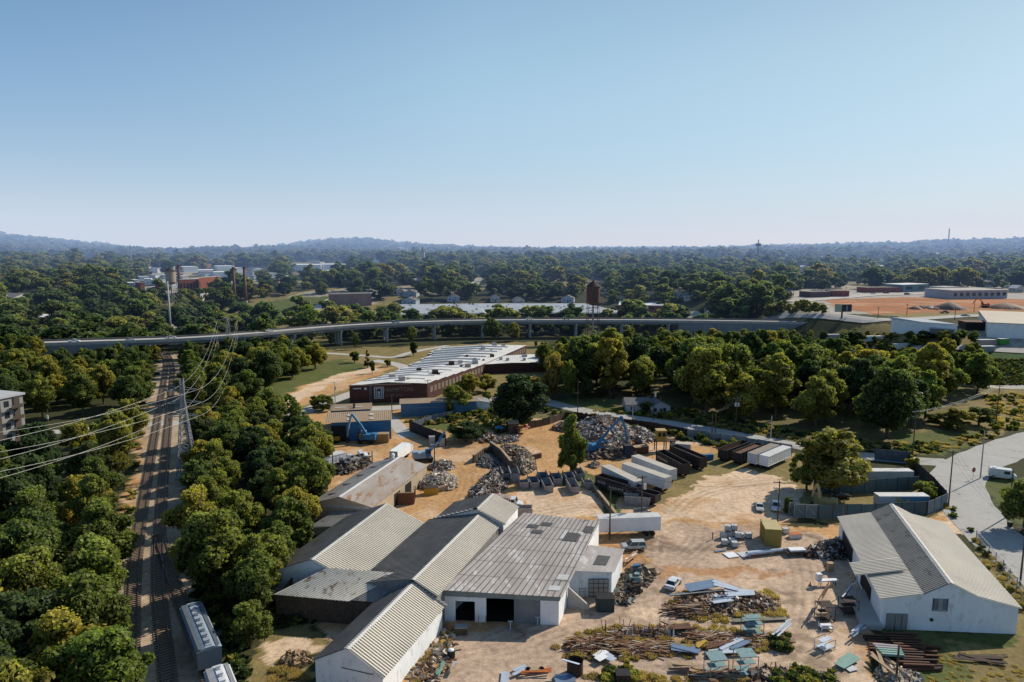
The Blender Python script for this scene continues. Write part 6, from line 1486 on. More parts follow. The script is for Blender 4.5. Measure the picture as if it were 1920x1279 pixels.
# ---------------------------------------------------------------- fences
def fence(name, label, pts, h, mat, post=3.0, panel='solid', thick=.06, pmat=RUSTDK, jag=0.0):
    t = thing(name, label, 'fence', pts[0]); o = Vector(pts[0]); r = random.Random(len(label))
    pm, po = MB(), MB()
    for a, b in zip(pts[:-1], pts[1:]):
        a, b = Vector(a) - o, Vector(b) - o; L = (b - a).length; n = max(1, int(L / post))
        for k in range(n):
            p, q = a.lerp(b, k / n), a.lerp(b, (k + 1) / n); hh = h + r.uniform(-jag, jag)
            if panel == 'solid':
                pm.beam(p + Vector((0, 0, hh / 2)), q + Vector((0, 0, hh / 2)), thick, hh)
                for j in range(int((q - p).length / .5)): c = p.lerp(q, (j + .5) / max(1, int((q - p).length / .5))); d_ = (q - p).normalized(); pm.beam(c - d_ * .08 + Vector((0, 0, hh / 2)), c + d_ * .08 + Vector((0, 0, hh / 2)), thick + .05, hh - .02)
            else:
                for z in (.05, .5, 1.0): pm.beam(p + Vector((0, 0, hh * max(.04, z) - .03)), q + Vector((0, 0, hh * max(.04, z) - .03)), .05)
                for j in range(int(L / n / .3)): c = p.lerp(q, j / max(1, int(L / n / .3))); pm.beam(c, c + Vector((0, 0, hh)), .022)
            po.cyl(p, p + Vector((0, 0, hh + .12)), .08, .08, 6)
        po.cyl(b, b + Vector((0, 0, h + .12)), .08, .08, 6)
    pm.build('fence_panel', mat, t); s = po.build('posts', pmat, t); s['kind'] = 'stuff'
    return t
fence('teal_fence', 'long faded teal steel fence along the front of the compound', g([(1534, 973), (1640, 970), (1738, 965)]), 3.2, FENCEB, jag=.08)
fence('teal_fence', 'teal fence section at the rounded right end of the compound', g([(1738, 966), (1775, 950), (1773, 944)]), 3.2, M('pale grey blue fence steel', (.22, .29, .33), (.13, .17, .2), .6, .6, .7), jag=.05)
fence('teal_fence', 'dark teal fence along the back of the compound', g([(1525, 925), (1620, 925), (1722, 917)]), 3.4, FENCEB, jag=.05)
fence('dark_fence', 'dark overgrown fence along the road side of the compound', g([(1772, 942), (1750, 915), (1722, 890), (1705, 868)]), 2.8, M('dark board fence', (.06, .06, .06), (.035, .04, .035)), jag=.15)
fence('grey_fence', 'grey slatted fence behind the compound trailer', g([(1640, 862), (1705, 868)]), 3.2, M('blue grey slats', (.14, .16, .18), (.09, .1, .12)), jag=.05)
fence('steel_mesh_fence', 'rusty mesh fence between the white trailers and the street', g([(1484, 856), (1560, 860), (1640, 862)]), 3.0, M('dull lattice fence', (.16, .15, .14), (.1, .095, .09)), panel='mesh')
fence('street_fence', 'weathered white and grey board fence along the street', g([(1288, 818), (1350, 828), (1400, 835), (1484, 850)]), 2.4, M('patchy white boards', (.4, .42, .44), (.12, .12, .11), .35, .9, .8), jag=.3)
fence('street_fence', 'dark rusty fence along the street behind the scrap heap', g([(1060, 785), (1110, 790), (1200, 803), (1288, 818)]), 2.6, RUSTDK, jag=.2)
fence('black_fence', 'tall black screened fence at the meadow beside the blue shed', g([(768, 808), (800, 822), (836, 836)]), 3.6, IRON, jag=.02)
fence('blue_fence', 'leaning blue grey fence across the meadow', g([(770, 806), (810, 792), (850, 784)]), 2.6, M('blue grey mesh screen', (.14, .18, .22), (.09, .12, .15)), jag=.05)
fence('meadow_fence', 'dark board fence at the edge of the yard behind the meadow', g([(990, 805), (1030, 796), (1060, 785)]), 2.6, WOODDK, jag=.3)
fence('chain_link_fence', 'chain link fence along the road side of the white barn', g([(1830, 1012), (1880, 1070), (1935, 1140), (1990, 1200)]), 2.0, STEEL, panel='mesh', pmat=STEEL)
def gate(px0, px1, y, label):
    a, b = G(px0, y), G(px1, y); L = (b - a).length; t = thing('steel_gate', label, 'gate', a, math.atan2(b.y - a.y, b.x - a.x)); mb = MB()
    mb.box(L / 2, 0, 1.65, L, .05, 3.1); s = mb.build('gate_sheet', M('grey teal gate sheet', (.16, .21, .23), (.1, .13, .14)), t); mb = MB()
    for z in (.15, 3.2): mb.box(L / 2, -.08, z, L, .07, .1)
    for x in (.05, L - .05): mb.box(x, -.08, 1.65, .1, .07, 3.1)
    mb.beam((0, -.09, 3.1), (L, -.09, .2), .07, .1); mb.build('gate_frame', STEEL, t)
gate(1478, 1488, 968, 'narrow teal gate panel at the compound corner'); gate(1488, 1511, 971, 'left leaf of the grey teal compound gate with diagonal brace'); gate(1511, 1534, 972, 'right leaf of the grey teal compound gate with diagonal brace')
# ---------------------------------------------------------------- vehicles
def paint(name, c): return M('car paint ' + name, c, tuple(x * .8 for x in c), .8, .3, .25, .1, spec=.6, wn=.05)
P_WHITE, P_SILVER, P_DARK, P_BLUEC, P_RED, P_BLACK = paint('white', (.72, .72, .72)), paint('silver', (.5, .5, .48)), paint('dark grey', (.05, .055, .065)), paint('steel blue', (.2, .27, .36)), paint('red', (.3, .04, .03)), paint('black', (.02, .02, .022))
LAMPR = M('red lamp lens', (.4, .03, .02), wn=0, rough=.2); LAMPW = M('clear lamp lens', (.7, .7, .66), wn=0, rough=.15)
CARM = {}
KIND = {'sedan': (4.75, 1.82, [(-2.37, .42), (-2.35, .78), (-2.2, .95), (-1.55, 1.0), (.75, .98), (1.9, .86), (2.32, .72), (2.37, .42)], [(-1.75, .97), (-1.05, 1.42), (.25, 1.44), (1.0, .97)], .32),
        'suv': (5.1, 1.98, [(-2.55, .5), (-2.55, .9), (-2.5, 1.12), (1.05, 1.1), (2.2, 1.05), (2.5, .85), (2.55, .5)], [(-2.45, 1.1), (-2.25, 1.82), (.35, 1.84), (1.15, 1.1)], .38),
        'pickup': (5.6, 1.95, [(-2.8, .55), (-2.8, 1.1), (-.75, 1.12), (1.1, 1.12), (2.45, 1.05), (2.75, .85), (2.8, .55)], [(-.7, 1.1), (-.45, 1.78), (.65, 1.8), (1.35, 1.1)], .4)}
def car(kind, mat, label, loc, heading, name=None, group=None, simple=False, scale=1.0):
    L, W_, low, up, wr = KIND[kind]; key = (kind, mat.name, simple)
    nm = name or {'sedan': 'sedan_car', 'suv': 'suv_car', 'pickup': 'pickup_truck'}[kind]
    t = thing(nm, label, 'car' if kind != 'pickup' else 'pickup', loc, heading, group); t.scale = (scale,) * 3
    if key not in CARM:
        hw = W_ / 2; ms = []
        mb = MB(); n = len(low); P = []
        for sg, w in ((-1, hw), (1, hw)): P += [(x, sg * (w - (.06 if z > .9 or z < .5 else 0)), z) for x, z in low]
        mb.add(P, [tuple(range(n))[::-1] if False else tuple(range(n)), tuple(range(2 * n - 1, n - 1, -1))] + [(i, n + i, n + (i + 1) % n, (i + 1) % n) for i in range(n)])
        if kind == 'pickup': mb.box(-1.75, 0, 1.125, 1.9, W_ - .2, .02)
        # roof plate and pillars in body colour
        a, b, c, d = up; r = .74
        mb.add([(b[0], -hw * r, b[1] + .03), (c[0], -hw * r, c[1] + .03), (c[0], hw * r, c[1] + .03), (b[0], hw * r, b[1] + .03), (b[0] - .05, -hw * r, b[1] - .03), (c[0] + .05, -hw * r, c[1] - .03), (c[0] + .05, hw * r, c[1] - .03), (b[0] - .05, hw * r, b[1] - .03)], [(0, 1, 2, 3), (0, 4, 5, 1), (1, 5, 6, 2), (2, 6, 7, 3), (3, 7, 4, 0)])
        for sg in (-1, 1):
            for p, q in (((a[0], a[1]), b), ((d[0], d[1]), c), (((a[0] + d[0]) / 2 - .1, a[1]), ((b[0] + c[0]) / 2 - .1, b[1]))): mb.beam((p[0], sg * hw * .93, p[1]), (q[0], sg * hw * (r + .02), q[1]), .08, .07)
        ms.append(('body', mb.mesh('car_body', mat)))
        mb = MB(); A = [(a[0] + .02, hw * .91), (b[0], hw * (r - .01)), (c[0], hw * (r - .01)), (d[0] - .02, hw * .91)]
        P = [(x, -y, z) for (x, y), (_, z) in zip(A, up)] + [(x, y, z) for (x, y), (_, z) in zip(A, up)]
        mb.add(P, [(0, 1, 2, 3)[::-1], (4, 5, 6, 7), (0, 4, 5, 1)[::-1], (2, 6, 7, 3)[::-1]]); ms.append(('windows', mb.mesh('car_windows', GLASS)))
        for x in (L * .3, -L * .31):
            for sg in (-1, 1):
                mb = MB(); mb.cyl((x, sg * (hw - .2), wr), (x, sg * (hw + .01), wr), wr, wr, 14); ms.append(('wheel', mb.mesh('car_wheel', RUBBER)))
                if not simple: mb = MB(); mb.cyl((x, sg * (hw - .02), wr), (x, sg * (hw + .025), wr), wr * .6, wr * .55, 10); ms.append(('>rim', mb.mesh('car_rim', STEEL)))
        if not simple:
            for sg in (-1, 1):
                mb = MB(); mb.box(-L / 2 - .005, sg * hw * .72, .8, .06, .3, .16); ms.append(('tail_lamp', mb.mesh('tail_lamp', LAMPR)))
                mb = MB(); mb.box(L / 2 - .03, sg * hw * .68, .68, .08, .34, .14); ms.append(('headlamp', mb.mesh('headlamp', LAMPW)))
            mb = MB(); mb.box(-L / 2 - .01, 0, .62, .04, .5, .13); ms.append(('number_plate', mb.mesh('number_plate', LAMPW)))
        CARM[key] = ms
    last = None
    for nm2, me in CARM[key]:
        if nm2[0] == '>': link(nm2[1:], me, last)
        else: last = link(nm2, me, t)
    return t
def head(p0, p1): a, b = G(*p0), G(*p1); return math.atan2(b.y - a.y, b.x - a.x)
car('sedan', P_WHITE, 'white saloon car seen from behind on the dirt yard', G(1262, 1099), head((1255, 1108), (1274, 1084)))
car('suv', P_SILVER, 'silver estate car parked beside the warehouse trailer', G(1187, 1030), head((1200, 1030), (1170, 1031)))
car('sedan', P_SILVER, 'pale small car parked left of the pole in the tree shade', G(1424, 955), head((1423, 950), (1425, 960)) + 0, scale=.95)
car('pickup', P_WHITE, 'white pickup parked against the compound gate', G(1455, 954), head((1456, 948), (1455, 962)))
car('sedan', P_BLACK, 'black saloon car inside the teal compound', G(1575, 934), .05)
def box_truck_van(name, label, loc, rz, mat):
    t = thing(name, label, 'van', loc, rz); mb = MB()
    prof = [(-3.0, .5), (-3.0, 2.5), (-2.7, 2.72), (2.0, 2.7), (2.5, 1.6), (3.1, 1.2), (3.15, .5)]; n = len(prof)
    P = [(x, s * 1.05, z) for s in (-1, 1) for x, z in prof]; mb.add(P, [tuple(range(n)), tuple(range(2 * n - 1, n - 1, -1))] + [(i, n + i, n + (i + 1) % n, (i + 1) % n) for i in range(n)]); mb.build('body', mat, t)
    for sg in (-1, 1):
        mb = MB(); mb.box(.95, sg * 1.06, 1.9, 1.3, .03, .75); mb.build('window', GLASS, t)
        for x in (-1.9, 2.1):
            mb = MB(); mb.cyl((x, sg * .85, .42), (x, sg * 1.07, .42), .42, .42, 14); w = mb.build('wheel', RUBBER, t); mb = MB(); mb.cyl((x, sg * 1.0, .42), (x, sg * 1.09, .42), .24, .22, 10); mb.build('rim', STEEL, w)
        mb = MB(); mb.box(-3.01, sg * .85, 1.2, .05, .15, .4); mb.build('tail_lamp', LAMPR, t)
    mb = MB(); mb.add([(2.02, -.9, 2.62), (2.02, .9, 2.62), (2.52, .9, 1.66), (2.52, -.9, 1.66)], [(0, 1, 2, 3)]); mb.build('windscreen', GLASS, t)
    mb = MB(); mb.box(-1.8, 0, 2.8, .8, .9, .2); mb.build('roof_vent', WHITE2, t)
box_truck_van('panel_van', 'white high roofed van parked at the road on the right edge', G(1878, 897), head((1855, 895), (1900, 901)), P_WHITE)
# cars on the viaduct and far roads
def on_deck(px, off):
    k = min(range(len(vp)), key=lambda i: abs(PX(vp[i].x, vp[i].y, 13)[0] - px)); d = vp[k + 1] - vp[k - 1]; n_ = Vector((d.y, -d.x, 0)).normalized(); return vp[k] + n_ * off + Vector((0, 0, .01)), math.atan2(d.y, d.x)
for px, off, kd_, m_, lab in [(138, 2.5, 'pickup', P_WHITE, 'white pickup driving on the left end of the viaduct'), (257, 2.5, 'sedan', P_SILVER, 'silver car on the viaduct near the railway'), (317, -2, 'sedan', P_SILVER, 'pale car at the steel pole on the viaduct'), (507, -2.2, 'sedan', P_WHITE, 'white car on the viaduct above the grove'), (745, 1.5, 'suv', P_BLUEC, 'dark grey car on the viaduct in front of the mill'), (988, -2.2, 'sedan', P_SILVER, 'small grey car on the viaduct left of the water tower'), (1068, -2.2, 'sedan', P_BLACK, 'black car on the viaduct just left of the water tower')]:
    p, a = on_deck(px, off); car(kd_, m_, lab, p, a, simple=True)
for px, py, kd_, m_, lab in [(1679, 599, 'suv', P_DARK, 'dark car on the road below the clay site'), (1810, 594, 'sedan', P_BLUEC, 'blue grey car on the road behind the plant'), (1771, 588, 'pickup', P_DARK, 'dark truck parked at the clay site edge'), (1862, 577, 'sedan', P_SILVER, 'silver car at the right of the clay site'), (1896, 597, 'pickup', P_WHITE, 'white pickup at the right behind the plant'), (1637, 552, 'sedan', P_WHITE, 'white car in the far parking lot'), (1661, 551, 'suv', P_DARK, 'dark suv in the far parking lot'), (1475, 558, 'sedan', P_DARK, 'dark car at the far crossroads'), (1462, 553, 'sedan', P_BLACK, 'black car beyond the far crossroads'), (1507, 566, 'pickup', P_RED, 'dark red truck on the far crossroads'), (1701, 553, 'suv', P_BLACK, 'black car by the green shop'), (1463, 563, 'sedan', P_DARK, 'dark car left of the red truck')]:
    car(kd_, m_, lab, GT(px, py) + Vector((0, 0, .08)), random.uniform(-.3, .3), simple=True)
# ---------------------------------------------------------------- trailers, gondolas, skips
def trailer(label, loc, rz, L=14.6, W_=2.6, H_=2.8, side=WHITE2, top=None, wheels=True, z0=1.2, name='box_trailer'):
    t = thing(name, label, 'trailer', loc, rz); mb = MB(); mb.box(L / 2, 0, z0 + H_ / 2, L, W_, H_)
    for k in range(int(L / 1.2)): x = .3 + k * 1.2; mb.box(x, -W_ / 2 - .015, z0 + H_ / 2, .06, .03, H_); mb.box(x, W_ / 2 + .015, z0 + H_ / 2, .06, .03, H_)
    for z in (z0 + .08, z0 + H_ - .08):
        for sg in (-1, 1): mb.box(L / 2, sg * (W_ / 2 + .03), z, L + .05, .06, .16)
    mb.build('body', side, t)
    mb = MB(); mb.box(L / 2, 0, z0 + H_ + .03, L + .04, W_ + .04, .06); mb.build('roof', top or CAPM, t)
    for sg in (-1, 1): mb = MB(); mb.box(L + .02, sg * W_ * .25, z0 + H_ / 2, .06, W_ * .46, H_ * .93); mb.build('door', side, t)
    if wheels:
        for x in (L - 1.6, L - 2.9):
            mb = MB()
            for sg in (-1, 1): mb.cyl((x, sg * (W_ / 2 - .55), .5), (x, sg * (W_ / 2 - .02), .5), .5, .5, 12)
            mb.build('wheelset', RUBBER, t)
        mb = MB(); mb.box(L / 2, 0, z0 - .12, L * .96, 1.0, .24); mb.build('chassis', IRON, t)
        mb = MB()
        for sg in (-1, 1): mb.box(2.6, sg * .7, z0 / 2, .18, .18, z0)
        mb.build('landing_leg', IRON, t)
    return t
def gpt(px, py): return G(px, py)
def along(p0, p1): return G(*p0), head(p0, p1)
DULLW = M('dusty white trailer side', (.56, .58, .6), (.43, .44, .45), .4, .5, .6); TTOP = M('dusty cream trailer top', (.55, .5, .42), (.43, .39, .32), .3, .5, .7)
for p0, p1, L, mt, lab in [((1135, 900), (1203, 935), 14, DULLW, 'dusty grey white trailer nearest the black gondolas'), ((1172, 895), (1232, 917), 14.5, DULLW, 'middle one of three parallel white trailers in the yard'), ((1190, 880), (1252, 905), 14.5, DULLW, 'right one of three parallel white trailers in the yard')]:
    p, a = along(p0, p1); trailer(lab, p, a, L, side=mt, top=TTOP)
p, a = along((1398, 879), (1442, 892)); 
p = G(1474, 862); q = G(1421, 886); a = math.atan2(q.y - p.y, q.x - p.x); trailer('bright white trailer at the right of the row by the street', p, a, 13.5, side=WHITE2, top=CAPM)
p = G(1452, 858); trailer('grey white open trailer second from the right of the row', p, a, 13.5, side=DULLW, top=M('rusty grey trailer floor', (.3, .25, .2), (.2, .16, .13)), name='open_trailer')
p, a = along((1120, 1004), (1202, 1001)); trailer('long white trailer behind the warehouse corner', p, a, 13.2, H_=2.9, side=WHITE2, top=CAPM)
p, a = along((1605, 905), (1705, 905)); trailer('long pale grey trailer behind the compound fence', p, a, 14, H_=2.9, side=M('pale grey ribbed trailer', (.5, .5, .48), (.42, .42, .4)), top=CAPM, wheels=False, z0=.5)
p, a = along((1642, 952), (1733, 952)); tw = trailer('blue and white lettered trailer in the teal compound', p, a, 11.6, H_=2.7, side=M('faded white and blue trailer side', (.5, .53, .56), (.4, .44, .48)), top=CAPM, wheels=False, z0=.5)
BLT = M('trailer blue field', (.1, .25, .42), (.13, .22, .33)); YLT = M('trailer yellow stripe', (.6, .42, .07), (.45, .3, .06))
mb = MB(); mb.quad((5.0, -1.37, .7), (11.5, -1.37, .7), (11.5, -1.37, 3.1), (3.4, -1.37, 3.1)); bf = mb.build('blue_field', BLT, tw)
for k in range(3): mb = MB(); x = 3.3 + k * .55; mb.quad((x + 2.0, -1.385, .7), (x + 2.3, -1.385, .7), (x + .3, -1.385, 3.1), (x, -1.385, 3.1)); mb.build('stripe', YLT, bf)
text('Wrangler', 1.25, YLT, bf, Vector((6.3, -1.385, 1.3)), Vector((1, 0, 0)), sx=.95)
mb = MB(); mb.add([(5.9, -1.386, 1.9), (6.9, -1.386, 2.2), (6.9, -1.386, 2.7), (6.2, -1.386, 2.2)], [(0, 1, 2, 3)]); mb.build('emblem', YLT, bf)
def gondola(label, loc, rz, L=13, W_=2.6, H_=2.5, out=None, inn=RUSTDK, letters=None, z0=.9, name='scrap_trailer', fill_=None):
    out = out or M('black gondola steel', (.022, .024, .028), (.045, .035, .03), .7, .6, .6)
    t = thing(name, label, 'trailer', loc, rz); mb = MB(); th = .1
    for sg in (-1, 1):
        mb.box(L / 2, sg * W_ / 2, z0 + H_ / 2, L, th, H_); mb.box(L / 2, sg * W_ / 2, z0 + H_ + .06, L + .1, .22, .12)
        for k in range(9): mb.box(.3 + k * (L - .6) / 8, sg * (W_ / 2 + .09), z0 + H_ / 2, .14, .1, H_)
    for x in (0, L): mb.box(x, 0, z0 + H_ / 2, th, W_, H_)
    mb.build('body', out, t)
    mb = MB(); mb.box(L / 2, 0, z0 + .1, L - .15, W_ - .15, .12)
    for sg in (-1, 1): mb.quad((.1, sg * (W_ / 2 - .07), z0 + .1), (L - .1, sg * (W_ / 2 - .07), z0 + .1), (L - .1, sg * (W_ / 2 - .07), z0 + H_), (.1, sg * (W_ / 2 - .07), z0 + H_))
    mb.build('lining', inn, t)
    if fill_: mb = MB(); mb.box(L / 2, 0, z0 + H_ * .8, L - .2, W_ - .2, .1); mb.build('load', fill_, t)
    mb = MB()
    for x in (L - 1.5, L - 2.7):
        for sg in (-1, 1): mb.cyl((x, sg * .75, .48), (x, sg * 1.25, .48), .48, .48, 12)
    mb.build('wheelset', RUBBER, t)
    if letters: text(letters, .75, MW, t, Vector((.9, -W_ / 2 - .16, z0 + H_ * .42)), Vector((1, 0, 0)), sx=1.15)
    return t
p, a = along((1122, 914), (1197, 938)); gondola('upper black scrap gondola with white letters beside the trailers', p, a, 12.5, letters='N O R R I S')
p, a = along((1140, 922), (1222, 945)); gondola('lower long black scrap gondola with white letters', p, a, 14, H_=1.9, letters=' N O R R I S   C O')
p, a = along((1237, 868), (1285, 895)); gondola('black open gondola with worn white lettering by the yellow cabin', p, a, 13, H_=2.8, letters='NORRIS IRON')
p, a = along((1262, 858), (1312, 880)); gondola('black gondola with rusty load right of the lettered gondola', p, a, 13, H_=2.8, fill_=RUST)
mb = None
for (p0, lab, fl) in [((1424, 853), 'rusty topped black scrap trailer second in the row by the street', RUST), ((1398, 848), 'leftmost open black scrap trailer in the row by the street', None)]:
    p = G(*p0); gondola(lab, p, a if False else math.atan2(q.y - G(1474, 862).y, q.x - G(1474, 862).x), 13.5, H_=2.6, fill_=fl, inn=RUST)
def skip(label, loc, rz, L=5.5, W_=2.3, H_=1.9, mat=None, group=None):
    mat = mat or M('pale grey skip paint', (.34, .35, .36), (.2, .19, .19), .8, .7, .7, c3=(.18, .1, .06))
    t = thing('skip_container', label, 'skip', loc, rz, group); mb = MB(); hw = W_ / 2
    for sg in (-1, 1):
        mb.add([(0, sg * hw, .1), (L, sg * hw, .1), (L + .5, sg * hw, H_), (-.3, sg * hw, H_)], [(0, 1, 2, 3)]); mb.add([(0, sg * (hw - .08), .1), (L, sg * (hw - .08), .1), (L + .5, sg * (hw - .08), H_), (-.3, sg * (hw - .08), H_)], [(3, 2, 1, 0)])
        for x in (.6, L / 2, L - .4): mb.box(x, sg * (hw + .05), H_ / 2, .12, .1, H_ - .1)
        mb.beam((-.3, sg * hw, H_), (L + .5, sg * hw, H_), .14, .12)
    mb.quad((0, -hw, .1), (0, hw, .1), (-.3, hw, H_), (-.3, -hw, H_)); mb.quad((L, -hw, .1), (L, hw, .1), (L + .5, hw, H_ * .72), (L + .5, -hw, H_ * .72)); mb.box(L / 2, 0, .08, L, W_, .16)
    mb.build('body', mat, t); mb = MB(); mb.box(L / 2, 0, .24, L - .1, W_ - .2, .1); mb.build('floor', RUSTDK, t); return t
GREYS = 'grey skips parked in rows on the yard'
for k, (px, py, lab) in enumerate([(1003, 917, 'grey skip at the left end of the front row'), (1029, 924, 'pale skip standing forward in the middle of the rows'), (1046, 910, 'skip behind the forward pale skip'), (1078, 926, 'pale skip standing forward on the right'), (1070, 908, 'grey skip right of centre in the back row'), (1021, 908, 'skip left of centre in the back row'), (1088, 900, 'grey skip at the right end of the back row'), (1103, 917, 'small dark skip right of the rows'), (983, 917, 'short pale skip at the left of the rows'), (966, 905, 'grey tipped skip with raised rim by the scrap bay'), (950, 900, 'skip with slanted rim beside the scrap heap')]):
    p = G(px, py); skip(lab, p, PI / 2 + .12, 5.2 if k not in (7, 8) else 2.6, 2.3, 1.9 if k != 9 else 2.6, group=GREYS)
skip('large grey skip with bracing ribs behind the leaning pole', G(1172, 945), -.1, 5.4, 2.4, 2.2)
skip('brown sided skip behind the dark shed roof', G(966, 968), 0, 3.4, 2.4, 2.2)
skip('skip filled with white junk at the corner of the warehouse trailer', G(1193, 972), .3, 2.6, 2.2, 1.8)
t = thing('white_box_van', 'white box body of a lorry behind the rusty roofed shed', 'lorry', G(742, 868), head((742, 868), (764, 852)))
mb = MB(); mb.box(3.2, 0, 2.4, 9, 2.5, 2.7); mb.build('box_body', WHITE2, t); mb = MB(); mb.box(-1.3, 0, 2.35, .06, 2.3, 2.5); mb.build('door', M('grey lorry door', (.4, .39, .37)), t); mb = MB(); mb.box(3, 0, .75, 8.8, 1.2, .5)
for x in (0, 1.2, 6): mb.cyl((x, -1.1, .5), (x, 1.1, .5), .5, .5, 12)
mb.build('chassis', IRON, t); mb = MB(); mb.box(9, 0, 1.7, 1.9, 2.3, 2); mb.build('cab', P_WHITE, t)
def lorry(label, loc, rz, mat, body=None, name='scrap_lorry', tilt=0.0):
    t = thing(name, label, 'lorry', loc, rz); t.rotation_euler = (tilt, 0, rz)
    mb = MB(); prof = [(0, .7), (0, 2.6), (1.1, 2.65), (1.5, 1.7), (2.7, 1.5), (2.8, .7)]; n = len(prof)
    P = [(x, s * 1.1, z) for s in (-1, 1) for x, z in prof]; mb.add(P, [tuple(range(n)), tuple(range(2 * n - 1, n - 1, -1))] + [(i, n + i, n + (i + 1) % n, (i + 1) % n) for i in range(n)]); cb = mb.build('cab', mat, t)
    mb = MB(); mb.box(.55, 0, 2.15, .8, 2.24, .6); mb.build('window', GLASS, cb); mb = MB(); mb.quad((1.13, -1, 2.6), (1.13, 1, 2.6), (1.51, 1, 1.75), (1.51, -1, 1.75)); mb.build('windscreen', GLASS, cb)
    mb = MB(); mb.box(-2.4, 0, .75, 6.5, .9, .3); mb.build('chassis', RUSTDK, t)
    if body: mb = MB(); mb.box(-2.8, 0, 1.9, 5, 2.3, 2.0); mb.build('box_body', body, t)
    for x in (2, -3, -4.3):
        for sg in (-1, 1): mb = MB(); mb.cyl((x, sg * .7, .5), (x, sg * 1.12, .5), .5, .5, 12); mb.build('wheel', RUBBER, t)
lorry('white lorry cab parked behind the stepped shed', G(958, 953), -.15, P_WHITE, M('rusty white tipper body', (.42, .36, .32), (.25, .14, .09)))
for px, py, rz, lab, bd, tl in [(672, 862, .5, 'tilted white wrecked lorry at the right of the wreck row', None, .25), (640, 868, .1, 'white wrecked lorry with box body in the wreck row', WHITE2, 0), (655, 870, .7, 'grey wrecked lorry in the middle of the wreck row', None, -.1), (636, 878, .3, 'dark wrecked lorry in front of the wreck row', None, 0)]: lorry(lab, G(px, py), rz, P_WHITE if 'dark' not in lab else P_DARK, bd, 'wrecked_lorry', tl)
p, a = along((603, 880), (630, 873)); trailer('white trailer half hidden by the trees beside the wrecks', p, a, 7, H_=2.3, side=WHITE2)
car('sedan', P_WHITE, 'white car by the trees near the wrecked lorries', G(622, 853), .2)
# ---------------------------------------------------------------- material handlers
def handler(label, loc, rz, mat, pts, cabm=None, name='material_handler', tracks=False, grab=True):
    t = thing(name, label, 'crane', loc, rz); mb = MB(); mb.box(0, 0, .95, 5.2, 2.6, .6); mb.build('undercarriage', IRON, t)
    for x in (-1.8, 1.8):
        for sg in (-1, 1):
            mb = MB()
            if tracks: mb.box(0, sg * 1.25, .45, 2.6, .6, .85)
            else: mb.cyl((x, sg * 1.0, .6), (x, sg * 1.5, .6), .6, .6, 14)
            mb.build('track' if tracks else 'wheel', RUBBER, t)
    mb = MB(); mb.box(-1.2, 0, 2.2, 3.8, 2.6, 1.6); mb.box(-2.4, 0, 3.15, 1.4, 2.4, .35); mb.box(1.0, .8, 1.7, 1.4, 1.0, .7); mb.build('body', mat, t)
    mb = MB(); mb.box(1.2, -.8, 2.9, 1.5, 1.1, 1.9); c = mb.build('cab', cabm or mat, t); mb = MB(); mb.box(1.98, -.8, 3.1, .04, .95, 1.2); mb.box(1.2, -1.37, 3.15, 1.2, .04, 1.0); mb.build('window', GLASS, c)
    for k, (p, q_) in enumerate(zip(pts[:-1], pts[1:])):
        mb = MB(); p, q_ = Vector(p), Vector(q_); m_ = p.lerp(q_, .5); w = .8 - k * .18
        d = (q_ - p).normalized(); up_ = Vector((-d.z, 0, d.x))
        mb.beam(p, m_ + up_ * .25, .55, w * .9); mb.beam(m_ + up_ * .25, q_, .5, w * .7); mb.build('boom' if k == 0 else 'stick', mat if k == 0 else (cabm or mat), t)
    mb = MB(); mb.beam(Vector(pts[0]) + Vector((.3, 0, .2)), Vector(pts[0]).lerp(Vector(pts[1]), .45) + Vector((.2, .2, -.2)), .16); mb.build('ram', STEEL, t)
    if grab:
        e = Vector(pts[-1]); mb = MB(); mb.cyl(e, e - Vector((0, 0, .7)), .25, .35, 8)
        for k in range(5):
            an = k * 1.256; o = Vector((math.cos(an), math.sin(an), 0)); mb.beam(e - Vector((0, 0, .6)), e + o * .8 - Vector((0, 0, 1.1)), .22); mb.beam(e + o * .8 - Vector((0, 0, 1.1)), e + o * .3 - Vector((0, 0, 1.9)), .18)
        mb.build('grab', RUSTDK, t)
handler('blue material handler with raised boom before the blue warehouse', G(688, 831), PI - .12, CRANEB, [(0, 0, 2.6), (4.6, 0, 9.2), (6.2, 0, 1.9)], CRANEW)
handler('blue crane with arched boom in front of the scrap mountain', G(1118, 851), .15, CRANEB, [(0, 0, 2.4), (7.5, 0, 11.0), (9.4, 0, 3.0)])
handler('old pale blue crane with its boom lowered beside the scrap', G(794, 866), .35, CRANEW, [(1.0, 0, 2.0), (4.6, 0, 5.4), (6.4, 0, 8.2)], CRANEB, grab=False)
handler('cream yellow excavator inside the teal compound with boom up', G(1541, 958), 2.6, CREAM, [(.6, 0, 2.4), (1.3, 0, 6.2), (2.2, 0, 3.0)], tracks=True, grab=False)
handler('small yellow loader in the bay of the blue warehouse', G(634, 828), 1.6, YEL, [(1, 0, 1.8), (2.6, 0, 2.6), (3.2, 0, .8)], grab=False); bpy.data.objects[[o.name for o in bpy.data.objects if o.name.startswith('material_handler')][-1]].scale = (.6, .6, .6)
